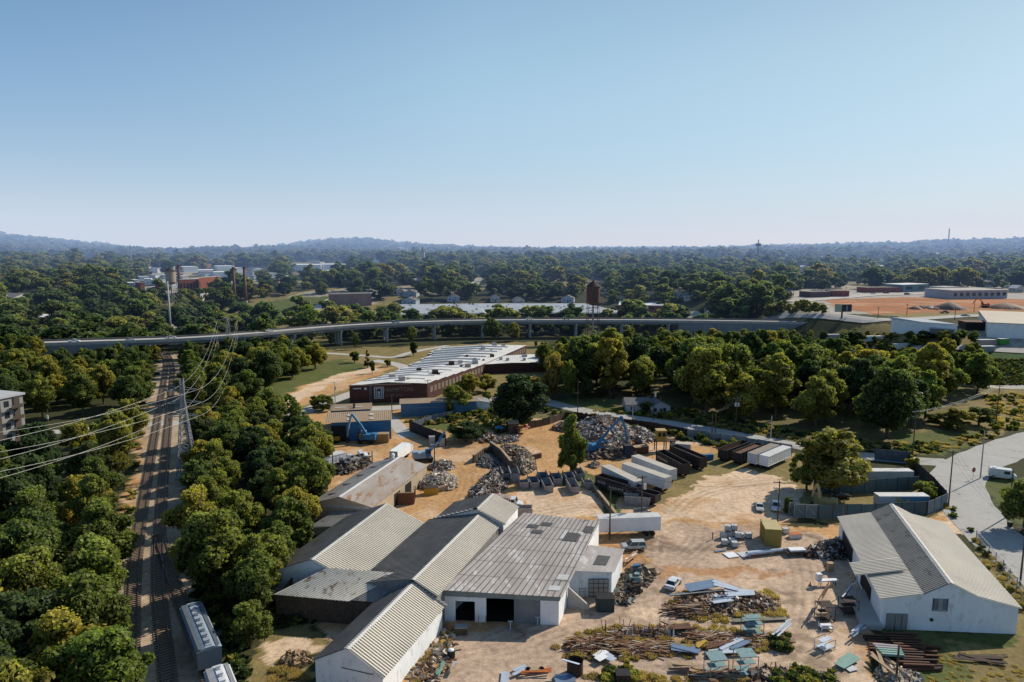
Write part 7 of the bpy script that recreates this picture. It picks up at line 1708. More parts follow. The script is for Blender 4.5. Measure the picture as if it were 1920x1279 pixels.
# ---------------------------------------------------------------- scrap heaps (uncountable) and bays
PAL_W = [(.5, .5, .52), (.4, .41, .43), (.3, .31, .34), (.22, .23, .25), (.16, .16, .17), (.45, .4, .34), (.12, .1, .09), (.28, .17, .1), (.36, .17, .08), (.6, .6, .6), (.18, .22, .28)]
PAL_W += [(.2, .11, .06), (.14, .09, .06), (.3, .22, .15), (.09, .07, .06)]
PAL_D = [(.14, .11, .09), (.2, .15, .11), (.09, .07, .06), (.3, .25, .2), (.17, .09, .05), (.4, .38, .35), (.1, .1, .11)]
PAL_G = [(.3, .25, .2), (.4, .35, .28), (.2, .17, .14), (.5, .45, .37), (.14, .12, .1)]
def heap(label, pts, h, n, pal, sz=(.3, 1.2), name='scrap_heap', flatness=.25, seed=0, long=False):
    """pts: ground polygon pixels; pieces tossed over a mound"""
    r = random.Random(seed + 3); poly = gpoly(pts); P = np.array(poly); c = P.mean(0); R = np.hypot(*(P - c).T).mean()
    mb = MB(); k = 0; tries = 0
    ringn = 18
    while k < n and tries < n * 20:
        tries += 1; x, y = r.uniform(P[:, 0].min(), P[:, 0].max()), r.uniform(P[:, 1].min(), P[:, 1].max())
        if not pip(np.array([x]), np.array([y]), poly)[0]: continue
        # distance to the outline
        dm = min(abs((b[0] - a[0]) * (a[1] - y) - (a[0] - x) * (b[1] - a[1])) / math.hypot(b[0] - a[0], b[1] - a[1]) for a, b in zip(poly, poly[1:] + poly[:1]))
        z = h * min(1, (dm / (R * .55))) ** .7 * (.75 + .5 * float(fbm(np.array([x + seed * 50]), np.array([y]), 5, 77)[0]))
        s = r.uniform(*sz); col_ = r.choice(pal); j = r.uniform(.7, 1.15)
        rot = Matrix.Rotation(r.uniform(0, 6.28), 3, 'Z') @ Matrix.Rotation(r.gauss(0, .5), 3, 'X') @ Matrix.Rotation(r.gauss(0, .5), 3, 'Y')
        typ = r.random(); cc = tuple(v * j for v in col_)
        if long: rot = Matrix.Rotation(r.gauss(.05, .28), 3, 'Z') @ Matrix.Rotation(r.gauss(0, .06), 3, 'Y'); mb.box(x, y, z + .1, s * 4, .16, .14, rot=rot, c=cc)
        elif typ < .45: mb.box(x, y, z, s * 1.4, s * .9, s * flatness, rot=rot, c=cc)
        elif typ < .8: mb.box(x, y, z, s, s * .8, s * .7, rot=rot, c=cc)
        else: mb.box(x, y, z, s * 2.2, .12, .12, rot=rot, c=cc)
        k += 1
    # dark mound underneath
    g_ = 16; vs = []; fs = []
    for j in range(g_ + 1):
        for i2 in range(g_ + 1):
            x = P[:, 0].min() + (P[:, 0].max() - P[:, 0].min()) * i2 / g_; y = P[:, 1].min() + (P[:, 1].max() - P[:, 1].min()) * j / g_
            ins = pip(np.array([x]), np.array([y]), poly)[0]
            dm = min(abs((b[0] - a[0]) * (a[1] - y) - (a[0] - x) * (b[1] - a[1])) / math.hypot(b[0] - a[0], b[1] - a[1]) for a, b in zip(poly, poly[1:] + poly[:1])) if ins else 0
            vs.append((x, y, (h * min(1, dm / (R * .55)) ** .7 * (.75 + .5 * float(fbm(np.array([x + seed * 50]), np.array([y]), 5, 77)[0])) if ins else -.3) - .12))
    for j in range(g_):
        for i2 in range(g_): b_ = j * (g_ + 1) + i2; fs.append((b_, b_ + 1, b_ + g_ + 2, b_ + g_ + 1))
    mb.add(vs, fs, 0, tuple(v * .6 for v in pal[-1]) if pal is PAL_W else (.12, .09, .07))
    return tag(mb.build(name, M_SCRAP), label, None, kind='stuff')
heap('mountain of white and grey scrap appliances by the street fence', [(1082, 830), (1078, 800), (1110, 790), (1150, 793), (1185, 806), (1195, 830), (1160, 850), (1105, 850)], 4.2, 1500, PAL_W, (.6, 1.7), seed=1)
heap('tail of the scrap mountain stretching along the fence', [(1180, 805), (1215, 812), (1235, 826), (1205, 835), (1180, 830)], 2.8, 450, PAL_W[:8], (.4, 1.2), seed=2)
heap('colourful small scrap pile in front of the board fence', [(1030, 806), (1048, 795), (1080, 793), (1090, 804), (1060, 812)], 2.0, 320, PAL_W + [(.5, .2, .05), (.5, .05, .04)], (.3, .9), seed=3)
heap('rusty scrap around the foot of the blue crane', [(1085, 850), (1110, 842), (1190, 840), (1200, 858), (1150, 862), (1100, 862)], 1.6, 420, PAL_D, (.3, 1.2), seed=4)
heap('pale rubble heap spilling out of the timber bay', [(958, 870), (975, 850), (1002, 856), (1006, 880), (985, 892), (962, 888)], 3.0, 900, PAL_G, (.2, .6), seed=5, flatness=.6)
heap('dark mixed scrap inside the timber bay', [(925, 850), (940, 838), (985, 842), (990, 852), (965, 862), (945, 862)], 1.6, 380, PAL_D, (.3, 1.1), seed=6)
heap('grey fine scrap in the left timber bay', [(890, 862), (905, 848), (930, 856), (945, 872), (920, 880), (895, 876)], 1.2, 500, [(.16, .18, .21), (.1, .11, .13), (.24, .25, .27)], (.2, .6), seed=7)
heap('long heap of white and black scrap beside the dirt track', [(870, 945), (885, 918), (905, 898), (925, 882), (950, 880), (955, 905), (935, 930), (905, 955), (880, 960)], 2.0, 950, PAL_W[:4] + PAL_D + [(.05, .05, .05), (.03, .03, .03), (.04, .05, .05)], (.3, 1.1), seed=8)
heap('heap of white tubes and scrap beside the rusty roofed shed', [(782, 915), (790, 900), (825, 893), (856, 898), (854, 918), (820, 922)], 2.4, 800, [(.62, .6, .57), (.5, .47, .43), (.35, .3, .26), (.2, .16, .13), (.68, .67, .65)], (.3, 1.1), seed=9)
heap('scrap bits around the old pale blue crane', [(800, 880), (812, 868), (848, 868), (852, 880), (825, 886)], 1.3, 320, PAL_D + PAL_W[:4], (.3, .9), seed=10)
heap('scattered white rubble by the wooden hut', [(908, 829), (940, 820), (975, 818), (972, 828), (930, 834)], .8, 260, PAL_W[:6] + PAL_D, (.3, .9), seed=11)
heap('dark scrap at the edge of the meadow', [(892, 826), (905, 815), (930, 812), (935, 824), (905, 832)], 1.0, 200, PAL_D, (.3, 1.3), seed=12)
heap('dark junk around the wrecked lorries', [(605, 888), (640, 858), (690, 852), (700, 868), (660, 890), (620, 892)], 1.2, 260, [(.03, .03, .03), (.06, .06, .06), (.4, .4, .4), (.1, .08, .06)], (.3, 1.2), seed=13)
heap('bright scrap beneath the yard poplar', [(1100, 875), (1115, 866), (1125, 872), (1118, 880)], .9, 120, PAL_W, (.3, .8), seed=14)
heap('pile of sheet metal and boards in the middle of the yard', [(1255, 1142), (1275, 1118), (1320, 1108), (1420, 1112), (1460, 1130), (1465, 1148), (1400, 1155), (1330, 1160), (1275, 1158)], 1.1, 650, [(.3, .2, .13), (.2, .12, .08), (.12, .08, .06), (.35, .3, .25), (.5, .5, .5), (.16, .1, .07), (.4, .3, .2)], (.2, .8), seed=15)
heap('heap of pale offcuts by the barn yard', [(1640, 1262), (1655, 1245), (1700, 1258), (1735, 1279), (1700, 1290), (1650, 1280)], .7, 260, [(.5, .45, .4), (.4, .32, .25), (.25, .2, .16), (.55, .53, .5)], (.2, .8), seed=16)
heap('junk beside the annex of the warehouse', [(1150, 1130), (1160, 1075), (1210, 1060), (1235, 1075), (1205, 1110), (1180, 1140)], .8, 300, [(.25, .2, .15), (.4, .35, .3), (.14, .1, .08), (.2, .3, .3), (.1, .1, .1)], (.2, .9), seed=17)
heap('small heap of boards on the lot beside the gabled shed', [(528, 1245), (540, 1228), (575, 1228), (582, 1242), (555, 1250)], .7, 130, [(.42, .32, .2), (.3, .22, .14), (.15, .11, .08)], (.3, 1.1), seed=18)
heap('rusty junk along the gabled shed wall', [(770, 1270), (800, 1225), (830, 1185), (850, 1180), (846, 1225), (830, 1250), (800, 1300)], .7, 260, [(.28, .15, .08), (.4, .3, .2), (.12, .1, .08), (.5, .48, .45), (.2, .2, .2)], (.2, .9), seed=19)
heap('tangle of iron at the lower edge of the yard', [(1400, 1262), (1440, 1250), (1480, 1262), (1560, 1268), (1570, 1290), (1400, 1290)], .7, 200, PAL_D, (.3, 1.2), seed=20)
heap('black machinery parts beside the barn', [(1500, 1042), (1520, 1028), (1575, 1010), (1600, 1030), (1590, 1050), (1530, 1048)], 1.2, 380, [(.03, .03, .03), (.06, .05, .05), (.12, .08, .06), (.5, .5, .5), (.2, .2, .22)], (.3, 1.3), seed=21)
heap('grey rubble heap beside the mound on the clay site', [(1700, 578), (1730, 575), (1760, 578), (1740, 583), (1700, 582)], .8, 10, PAL_G, (1, 2), seed=22) if False else None
PAL_R = [(.2, .1, .06), (.13, .07, .045), (.28, .16, .1), (.09, .06, .05), (.35, .27, .2), (.42, .4, .38), (.24, .13, .07), (.3, .22, .14)]
for k_, (q_, h_, n_, lab_) in enumerate([([(1060, 1215), (1085, 1196), (1140, 1200), (1145, 1226), (1090, 1236)], .8, 150, 'row of rusty bars and timber at the left of the lower yard strip'), ([(1128, 1186), (1180, 1176), (1290, 1176), (1300, 1190), (1200, 1200), (1135, 1200)], .7, 230, 'long row of rusty bars along the upper weed strip'),
  ([(1150, 1205), (1250, 1202), (1262, 1228), (1160, 1234)], .6, 190, 'row of rusty channels in the middle of the lower yard strip'), ([(1290, 1186), (1370, 1186), (1460, 1192), (1475, 1216), (1390, 1218), (1300, 1210)], .6, 230, 'scatter of rusty bars behind the bright channels'),
  ([(1300, 1262), (1370, 1255), (1400, 1275), (1310, 1290)], .6, 110, 'tangle of rusty bars between the rolls and racks'), ([(1255, 1145), (1290, 1128), (1330, 1140), (1320, 1160), (1270, 1160)], .9, 120, 'rusty bars at the left front of the middle scrap pile'), ([(770, 1275), (800, 1228), (836, 1196), (846, 1215), (820, 1262), (790, 1300)], .4, 60, 'rusty bars along the gabled shed wall')]): heap(lab_, q_, h_, n_, PAL_R, (.35, 1.1), 'bar_row', seed=40 + k_, long=True)
# timber bay walls
def bay(name, label, pts, h, w=1.0, mat=None):
    mat = mat or M('stacked bay sleepers', (.15, .11, .08), (.08, .06, .05), .9, .6, .9, stretch=(1, 1, 3)); t = thing(name, label, 'wall', G(*pts[0])); o = G(*pts[0]); mb = MB(); cp = MB()
    for a, b in zip(pts[:-1], pts[1:]):
        a, b = G(*a) - o, G(*b) - o; mb.beam(a + Vector((0, 0, h / 2)), b + Vector((0, 0, h / 2)), w, h); cp.beam(a + Vector((0, 0, h + .1)), b + Vector((0, 0, h + .1)), w * .7, .2)
        n = int((b - a).length / 1.6)
        for k in range(n): p = a.lerp(b, (k + .5) / n); mb.box(p.x, p.y, h / 2, .3, w + .25, h, math.atan2((b - a).y, (b - a).x))
    mb.build('sleeper_wall', mat, t); cp.build('capping', WOODLT, t)
bay('timber_wall', 'long dark timber wall of the scrap bays running to the rubble', [(921, 848), (940, 862), (958, 885)], 3.0)
bay('timber_wall', 'back timber wall of the left scrap bay', [(888, 868), (905, 855), (922, 850)], 2.2, .7)
bay('block_wall', 'low block wall behind the rubble heap', [(958, 851), (988, 852)], 1.4, .8); bay('block_wall', 'short block wall right of the rubble heap', [(995, 862), (1014, 858)], 1.3, .8)
bay('concrete_barrier', 'long mossy concrete barrier between skips and gondolas', [(1103, 906), (1130, 940), (1155, 972)], 1.1, .9, M('mossy barrier', (.16, .14, .11), (.1, .1, .07), .5, .6, .9, c3=(.35, .28, .2)))
bay('iron_bay', 'rusty iron bay beside the middle shed', [(732, 947), (775, 946), (778, 930)], 2.8, .3, RUST)
bay('block_bay', 'low rusty block bay in front of the white tube heap', [(812, 926), (855, 914)], 1.2, .6, M('rusty concrete blocks', (.28, .22, .17), (.18, .11, .07)))
# hut, umbrellas, yellow cabin, small containers
t = thing('wooden_hut', 'small dark wooden hut with tan roof at the yard edge', 'hut', G(962, 812), .1)
mb = MB(); mb.box(0, 0, 1.8, 3.0, 2.6, 3.6); mb.build('wall', WOODDK, t); mb = MB(); mb.box(0, 0, 3.75, 3.6, 3.2, .18, rot=Matrix.Rotation(.12, 3, 'X')); mb.build('roof', TANROOF, t); mb = MB(); mb.box(.6, -1.33, 1.3, 1.3, .06, 2.4); mb.build('door', RUSTDK, t)
for px, py, mt, lab in [(975, 813, ORANGE, 'orange sunshade beside the wooden hut'), (985, 811, REDP, 'red sunshade right of the orange one'), (937, 812, BLUEW, 'blue sunshade in the shade of the meadow oak')]:
    t = thing('sunshade', lab, 'parasol', G(px, py)); mb = MB(); mb.cyl((0, 0, 0), (0, 0, 2.4), .04, .04, 6); mb.build('pole', STEEL, t); mb = MB(); mb.cyl((0, 0, 1.9), (0, 0, 2.6), 1.7, .1, 10); mb.build('canopy', mt, t)
t = thing('crane_cabin', 'yellow operator cabin raised on a platform in the scrap yard', 'cabin', G(1238, 845), .05)
mb = MB(); mb.box(0, 0, 4.8, 2.7, 2.5, 3.0); c = mb.build('cabin_box', YEL, t)
for x in (-.65, .65): mb = MB(); mb.box(x, -1.27, 5.3, 1.0, .05, 1.3); mb.build('window', GLASS, c)
mb = MB(); mb.box(1.37, 0, 5.3, .05, 1.6, 1.3); mb.build('window', GLASS, c)
mb = MB(); mb.box(0, 0, 6.4, 3.0, 2.8, .2); mb.build('roof', CREAM, t); mb = MB(); mb.box(1.2, 0, 3.2, 6.2, 2.8, .2); mb.build('platform', RUSTDK, t)
for x in (-1.5, 1.4, 4.0):
    for y in (-1.1, 1.1): mb = MB(); mb.box(x, y, 1.6, .25, .25, 3.2); mb.build('leg', RUSTDK, t)
mb = MB()
for y in (-.4, .4): mb.beam((3.6, y, 3.3), (6.6, y, 0), .12)
for k in range(8): mb.box(3.8 + k * .35, 0, 3.1 - k * .36, .25, .8, .05)
mb.build('stair', STEEL, t)
mb = MB()
for k in range(7): x = -1.6 + k * .95; mb.cyl((x, -1.35, 3.3), (x, -1.35, 4.3), .03, .03, 5)
mb.beam((1.4, -1.35, 4.3), (4.2, -1.35, 4.3), .05); mb.build('railing', STEEL, t)
def crate(name, label, loc, rz, L, W_, H_, side, top, cat='container', ribs=True):
    t = thing(name, label, cat, loc, rz); mb = MB(); mb.box(0, 0, H_ / 2, L, W_, H_)
    if ribs:
        for k in range(int(L / .35)): x = -L / 2 + .2 + k * .35; mb.box(x, -W_ / 2 - .02, H_ / 2, .14, .05, H_ * .92); mb.box(x, W_ / 2 + .02, H_ / 2, .14, .05, H_ * .92)
        for k in range(int(W_ / .35)): y = -W_ / 2 + .2 + k * .35; mb.box(-L / 2 - .02, y, H_ / 2, .05, .14, H_ * .92); mb.box(L / 2 + .02, y, H_ / 2, .05, .14, H_ * .92)
    mb.build('box_body', side, t); mb = MB(); mb.box(0, 0, H_ + .04, L + .08, W_ + .08, .08); mb.build('lid', top, t); return t
crate('grey_container', 'pale grey container behind the yellow cabin', G(1275, 846), -.3, 6, 2.4, 2.5, M('pale blue grey container', (.36, .38, .42)), TTOP)
crate('blue_tank', 'dark blue upright tank box beside the crane', G(1177, 857), .1, 2.4, 2.2, 3.6, M('dark blue steel', (.03, .05, .1), (.02, .03, .06)), IRON)
crate('brown_tank', 'tan topped box between crane and yellow cabin', G(1200, 850), .4, 4.6, 2.2, 2.2, RUST, WOODLT)
crate('ochre_container', 'ochre ribbed container beside the blue material handler', G(702, 829), .05, 9, 2.5, 2.8, M('ochre ribbed steel', (.4, .26, .09), (.3, .19, .07)), TANROOF)
crate('yellow_container', 'yellow ribbed steel container standing in the yard', G(1444, 1015), 1.42, 5.2, 3.2, 3.6, M('dull yellow ribbed steel', (.4, .29, .07), (.28, .2, .06)), M('pale yellow lid', (.52, .42, .2), (.42, .33, .16)))
crate('yellow_skip', 'small bright yellow skip in front of the white tube heap', G(808, 926), .2, 3.4, 1.8, 1.7, YEL, RUSTDK, 'skip', False)
crate('air_unit', 'pale box unit on the pole by the crane boom', G(810, 834) + Vector((0, 0, 0)), .1, 1.8, 1.6, 2.6, M('beige unit', (.45, .41, .36)), STEEL, 'unit', False); crate('air_unit', 'pale box unit in front of the black fence', G(829, 836), .1, 1.7, 1.5, 2.4, MATS['beige unit'], STEEL, 'unit', False)
crate('blue_board', 'small bright blue box at the tail of the black gondola', G(1325, 862), .1, 3.6, 1.0, 1.5, BLUEW, BLUEW, 'container', False)
for px, py, L, lab, mt in [(1852, 648, 11, 'rusty white container behind the grey tree at the right', M('rusty white container', (.45, .38, .36))), (1845, 660, 10, 'grey container in front of the rusty white one', M('mid grey container', (.36, .37, .37))), (1787, 650, 5, 'small pale container left of the grey tree', DULLW), (1690, 655, 9, 'white trailer body at the edge of the big wood', WHITE2), (1640, 640, 12, 'long white container left of the weedy lot', WHITE2), (1560, 638, 11, 'grey white container before the viaduct end', DULLW), (1880, 646, 5, 'bright green container beside the plant', M('bright green container', (.1, .33, .08)))]:
    crate('freight_container', lab, GT(px, py), .1, L, 2.6, 2.8, mt, CAPM)
# white tanks with cages
def tote(label, loc, rz, z=0.0, group=None):
    t = thing('cage_tank', label, 'tank', loc + Vector((0, 0, z)), rz, group); mb = MB(); mb.box(0, 0, .68, 1.1, .95, 1.0); mb.cyl((0, 0, 1.18), (0, 0, 1.26), .18, .18, 8); mb.build('bottle', PLASW, t)
    mb = MB()
    for k in range(5):
        x = -.58 + k * .29; 
        for y in (-.51, .51): mb.box(x, y, .68, .035, .03, 1.06)
        y = -.5 + k * .25
        for x2 in (-.59, .59): mb.box(x2, y, .68, .03, .035, 1.06)
    for z_ in (.3, .75, 1.2):
        for y in (-.52, .52): mb.box(0, y, z_, 1.2, .03, .035)
        for x in (-.6, .6): mb.box(x, 0, z_, .03, 1.04, .035)
    mb.build('cage', STEEL, t); mb = MB(); mb.box(0, 0, .08, 1.2, 1.05, .14); mb.build('pallet', WOODDK, t)
TG = 'white caged tanks stacked in the yard'
for px, py, z, lab in [(1356, 1010, 0, 'caged tank at the left of the back row'), (1364, 1006, 1.3, 'caged tank stacked on the left of the upper pair'), (1376, 1005, 1.3, 'caged tank stacked on the right of the upper pair'), (1366, 1007, 0, 'lower tank under the upper left one'), (1378, 1006, 0, 'lower tank under the upper right one'), (1389, 1010, 0, 'caged tank second from the right'), (1403, 1009, 0, 'rightmost caged tank standing apart'), (1358, 1022, 0, 'caged tank in the front row left'), (1372, 1020, 0, 'caged tank in the front row middle'), (1377, 1026, 0, 'caged tank nearest to the yard'), (1383, 1017, 1.0, 'tank stacked behind the nearest one'), (1472, 1000, 0, 'single white tank right of the yellow container')]: tote(lab, G(px, py), random.uniform(-.3, .3), z, TG)
crate('orange_cart', 'white cart with orange lid beside the barn corner', G(1491, 1008), .1, 2.4, 1.3, .9, WHITE2, ORANGE, 'cart', False)
def person(label, loc, rz, shirt, legs):
    t = thing('person', label, 'person', loc, rz); me = bpy.data.meshes.new('body')
    J = [(0, 0, .95), (0, 0, 1.2), (0, 0, 1.45), (0, 0, 1.55), (0, .01, 1.68), (-.1, 0, .9), (-.11, .03, .5), (-.12, 0, .06), (.1, 0, .9), (.11, .03, .5), (.12, -.02, .06), (-.19, 0, 1.42), (-.24, .02, 1.15), (-.22, -.12, .95), (.19, 0, 1.42), (.24, .02, 1.15), (.22, -.14, .97), (-.12, -.12, .04), (.12, -.14, .04)]
    Ed = [(0, 1), (1, 2), (2, 3), (3, 4), (0, 5), (5, 6), (6, 7), (0, 8), (8, 9), (9, 10), (2, 11), (11, 12), (12, 13), (2, 14), (14, 15), (15, 16), (7, 17), (10, 18)]
    Rr = [.15, .15, .15, .06, .1, .09, .07, .05, .09, .07, .05, .07, .05, .04, .07, .05, .04, .045, .045]
    me.from_pydata(J, Ed, []); o = link('body', me, t); sk_ = o.modifiers.new('skin', 'SKIN'); o.modifiers.new('sub', 'SUBSURF').render_levels = 1
    for v, r_ in zip(me.skin_vertices[0].data if me.skin_vertices else [], Rr): v.radius = (r_, r_)
    m, nt, out = newmat('person clothes'); b = N(nt, 'ShaderNodeBsdfPrincipled'); nt.links.new(b.outputs[0], out.inputs[0]); tc = N(nt, 'ShaderNodeTexCoord'); sp_ = N(nt, 'ShaderNodeSeparateXYZ'); nt.links.new(tc.outputs['Object'], sp_.inputs[0])
    mr = N(nt, 'ShaderNodeMapRange'); mr.inputs[1].default_value = 0; mr.inputs[2].default_value = 1.8; nt.links.new(sp_.outputs[2], mr.inputs[0])
    rr = ramp(nt, mr.outputs[0], [(0, legs), (.53, shirt), (.84, (.35, .2, .14)), (.96, (.05, .04, .03))]); nt.links.new(rr, b.inputs['Base Color'])
    for e in [n for n in nt.nodes if n.bl_idname == 'ShaderNodeValToRGB']: e.color_ramp.interpolation = 'CONSTANT'
    me.materials.append(m)
# ---------------------------------------------------------------- steel stock, racks and loose sheets in the yard
def bar(name, label, a, b, w, h, z, mat, cat='beam', group=None, ibeam=False):
    a, b = Vector(a), Vector(b); m_ = (a + b) / 2; L = (b - a).length; rz = math.atan2(b.y - a.y, b.x - a.x); mb = MB()
    if ibeam:
        mb.box(0, 0, h - .02, L, w, .05); mb.box(0, 0, .02, L, w, .05); mb.box(0, 0, h / 2, L, .05, h)
    else: mb.box(0, 0, h / 2, L, w, h)
    o = mb.build(name, mat); o.location = (m_.x, m_.y, z); o.rotation_euler = (0, 0, rz); return tag(o, label, cat, group)
r_ = random.Random(21)
BG = 'rusty steel beams stacked on the grass by the barn'
for k in range(26):
    row = k % 13; lay = k // 13; y = 1196 + row * 4.9
    x0 = 1620 + row * 2.6 + r_.uniform(-4, 4) + (40 if lay else 0); x1 = 1700 + row * 5 + r_.uniform(-15, 15)
    if x1 - x0 < 40: x1 = x0 + 60
    a_, b_ = G(x0, y), G(x1, y + 2.5); bar('steel_beam', 'long rusty beam lying in the stacked rows by the barn', a_, b_, .3, .38, .12 + lay * .4, r_.choice([RUST, RUSTDK, RUST]), group=BG, ibeam=True)
for k in range(5):
    a_, b_ = G(1636 + k * 4, 1222 + k * 4.4), G(1686 + k * 2, 1226 + k * 4.2); bar('pale_pipe', 'pale green pipe lying on top of the rusty beams' if k > 1 else 'pale lilac channel lying on top of the rusty beams', a_, b_, .38, .36, .95, GREENP if k > 1 else M('lilac grey steel', (.4, .36, .37)), 'pipe', 'pale pipes on the beam stack' if k > 1 else 'lilac channels on the beam stack')
for k in range(6): a_, b_ = G(1700 + r_.uniform(-10, 10), 1214 + k * 9), G(1752 + r_.uniform(-8, 12), 1218 + k * 8); bar('steel_beam', 'short rusty beam at the right end of the beam stack', a_, b_, .3, .36, .1, RUST, group='short rusty beams at the right end', ibeam=True)
def sheets(spec, mats, name, lab, grp, w=(.5, 1.1), n=5, z=.15, jit=3):
    for k in range(n):
        (x0, y0), (x1, y1) = spec; d = k / max(1, n - 1)
        a_, b_ = G(x0 + r_.uniform(-jit, jit), y0 + r_.uniform(-jit, jit) + d * 7), G(x1 + r_.uniform(-jit, jit), y1 + r_.uniform(-jit, jit) + d * 7)
        bar(name, lab, a_, b_, r_.uniform(*w), .07, z + k * .09, r_.choice(mats), 'sheet', grp)
sheets(((1288, 1112), (1345, 1104)), [BLUESHEET], 'blue_tarp_roll', 'blue grey curved sheet on the middle scrap pile', 'blue grey sheets on the middle pile', (1.2, 1.8), 3, 1.2)
sheets(((1335, 1102), (1385, 1116)), [STEELW], 'metal_sheet', 'bright metal sheet along the top of the middle scrap pile', 'bright sheets on the middle pile', (.6, 1.0), 3, 1.3)
sheets(((1360, 1120), (1412, 1122)), [STEELW], 'metal_sheet', 'bright wide sheet at the right of the middle scrap pile', 'wide bright sheets on the middle pile', (1.0, 1.5), 2, 1.3)
sheets(((1255, 1126), (1355, 1116)), [IRON, STEEL], 'long_pipe', 'dark long pipe along the left of the middle scrap pile', 'long dark pipes on the middle pile', (.15, .25), 5, 1.0, 2)
sheets(((1332, 1134), (1372, 1132)), [STEELW, BLUESHEET], 'metal_sheet', 'crumpled sheet in the centre of the middle scrap pile', 'crumpled sheets on the middle pile', (.5, 1.1), 4, 1.15, 6)
sheets(((1258, 1214), (1310, 1222)), [BLUESHEET], 'blue_sheet', 'blue grey sheet lying on the lower yard strip', 'blue grey sheets on the lower strip', (.9, 1.5), 5, .3)
sheets(((1328, 1226), (1392, 1220)), [STEELW], 'metal_sheet', 'bright bent sheet right of the blue grey sheets', 'bright bent sheets on the lower strip', (.7, 1.0), 2, .5)
sheets(((1352, 1220), (1390, 1198)), [STEELW, BLUESHEET], 'metal_channel', 'pale channel slanting across the lower strip', 'slanting channels on the lower strip', (.5, .8), 3, .5)
sheets(((1372, 1215), (1405, 1205)), [BLUESHEET, STEELW], 'metal_channel', 'blue channel beside the slanting channels', 'blue channels beside the slanting ones', (.5, .8), 3, .5)
sheets(((1305, 1212), (1322, 1204)), [YEL, CREAM], 'yellow_plank', 'yellow plank on the lower strip', 'yellow planks on the lower strip', (.4, .7), 4, .4)
sheets(((1325, 1216), (1378, 1200)), [RUST], 'rusty_channel', 'rusty channel behind the slanting pale ones', 'rusty channels on the lower strip', (.25, .4), 4, .35)
sheets(((1256, 1184), (1292, 1178)), [RUST, RUSTDK], 'rusty_plate', 'rusty plate at the left of the lower strip', 'rusty plates on the lower strip', (.5, .8), 5, .5)
sheets(((1332, 1186), (1360, 1184)), [DULLW], 'lilac_sheet', 'pale sheet lying flat on the bare ground', 'pale flat sheets on the bare ground', (.5, 1.0), 4, .06, 6)
sheets(((1122, 1228), (1130, 1236)), [WHITE2], 'white_sheet', 'white panel leaning in the lower weeds', 'white panels in the lower weeds', (1.8, 2.4), 2, .6); sheets(((1132, 1230), (1150, 1240)), [STEELW], 'metal_sheet', 'bright sheet slanting beside the white panel', 'bright sheets beside the white panel', (.9, 1.2), 2, .5)
sheets(((1374, 1167), (1475, 1162)), [M('olive painted plank', (.22, .22, .16), (.16, .15, .11))], 'long_plank', 'long olive beam at the front of the middle scrap pile', None, (1.0, 1.1), 1, .3, 0)
sheets(((1400, 1040), (1480, 1030)), [STEELW, BLUESHEET, WHITE2], 'long_gutter', 'long bright gutter lying before the yellow container', 'long gutters before the yellow container', (.5, .9), 5, .4, 3)
for px, py, mt, lab in [(1372, 1042, WHITE2, 'flat white sheet on the ground before the caged tanks'), (1398, 1041, DULLW, 'grey flat sheet on the ground before the caged tanks'), (1415, 1040, M('salmon board', (.5, .2, .14)), 'salmon coloured board on the ground'), (1352, 1034, BLUESHEET, 'blue grey pipe before the caged tanks'), (1432, 1036, BLUESHEET, 'blue flat sheet right of the salmon board')]:
    p = G(px, py); bar('ground_sheet', lab, p - Vector((1.3, .3, 0)), p + Vector((1.0, .4, 0)), 2.2 if 'pipe' not in lab else .6, .12, .08, mt, 'sheet')
sheets(((1175, 1052), (1192, 1036)), [WHITE2, M('pale orange post', (.5, .27, .16))], 'white_post', 'white post leaning at the annex end wall', 'white posts at the annex end wall', (.25, .4), 6, .3, 4)
sheets(((1452, 1200), (1478, 1178)), [STEELW, DULLW], 'white_tube', 'white tube in the standing bundle right of the racks', 'white tubes in the bundle', (.2, .3), 9, 1.0, 7)
sheets(((1600, 1195), (1618, 1180)), [STEELW, BLUESHEET], 'grey_tube', 'grey tube in the heap by the loading dock', 'grey tubes by the loading dock', (.15, .25), 9, .5, 6)
sheets(((820, 1268), (832, 1244)), [GREENP], 'green_tube', 'pale green tube lying beside the gabled shed', 'green tubes beside the gabled shed', (.15, .25), 8, .2, 4); sheets(((842, 1262), (852, 1244)), [STEELW, WOODLT], 'pale_tube', 'pale tube in the small bundle beside the green tubes', 'pale tubes in the small bundle', (.15, .25), 7, .2, 4)
sheets(((975, 1262), (1035, 1258)), [ORANGE], 'orange_bar', 'orange painted bar at the lower edge of the yard', 'orange bars at the lower edge', (.2, .35), 4, .35, 3); sheets(((960, 1262), (985, 1255)), [STEELW], 'metal_sheet', 'bright sheet at the left of the orange bars', 'bright sheets left of the orange bars', (.6, .9), 2, .3)
sheets(((1042, 1275), (1075, 1268)), [BLUESHEET, STEELW], 'metal_sheet', 'blue sheet at the bottom edge of the yard', 'blue sheets at the bottom edge', (1.2, 1.8), 3, .25); sheets(((1262, 1252), (1300, 1250)), [WOODLT], 'timber_baulk', 'pale timber baulk in the roll stack at the lower edge', 'timber baulks at the lower edge', (.3, .5), 6, .5, 3)
sheets(((945, 1290), (948, 1262)), [STEELW], 'ribbed_sheet', 'narrow ribbed bright sheet at the bottom edge', None, (1.0, 1.2), 1, .2, 0); sheets(((1712, 1262), (1722, 1300)), [BLUESHEET], 'framed_panel', 'blue framed panel lying on the grass at the bottom edge', None, (1.5, 1.6), 1, .2, 0)
sheets(((1640, 1230), (1668, 1262)), [WOODDK, WOODLT, RUST], 'old_plank', 'old plank in the scatter beside the beam stack', 'old planks beside the beam stack', (.3, .5), 12, .15, 14)
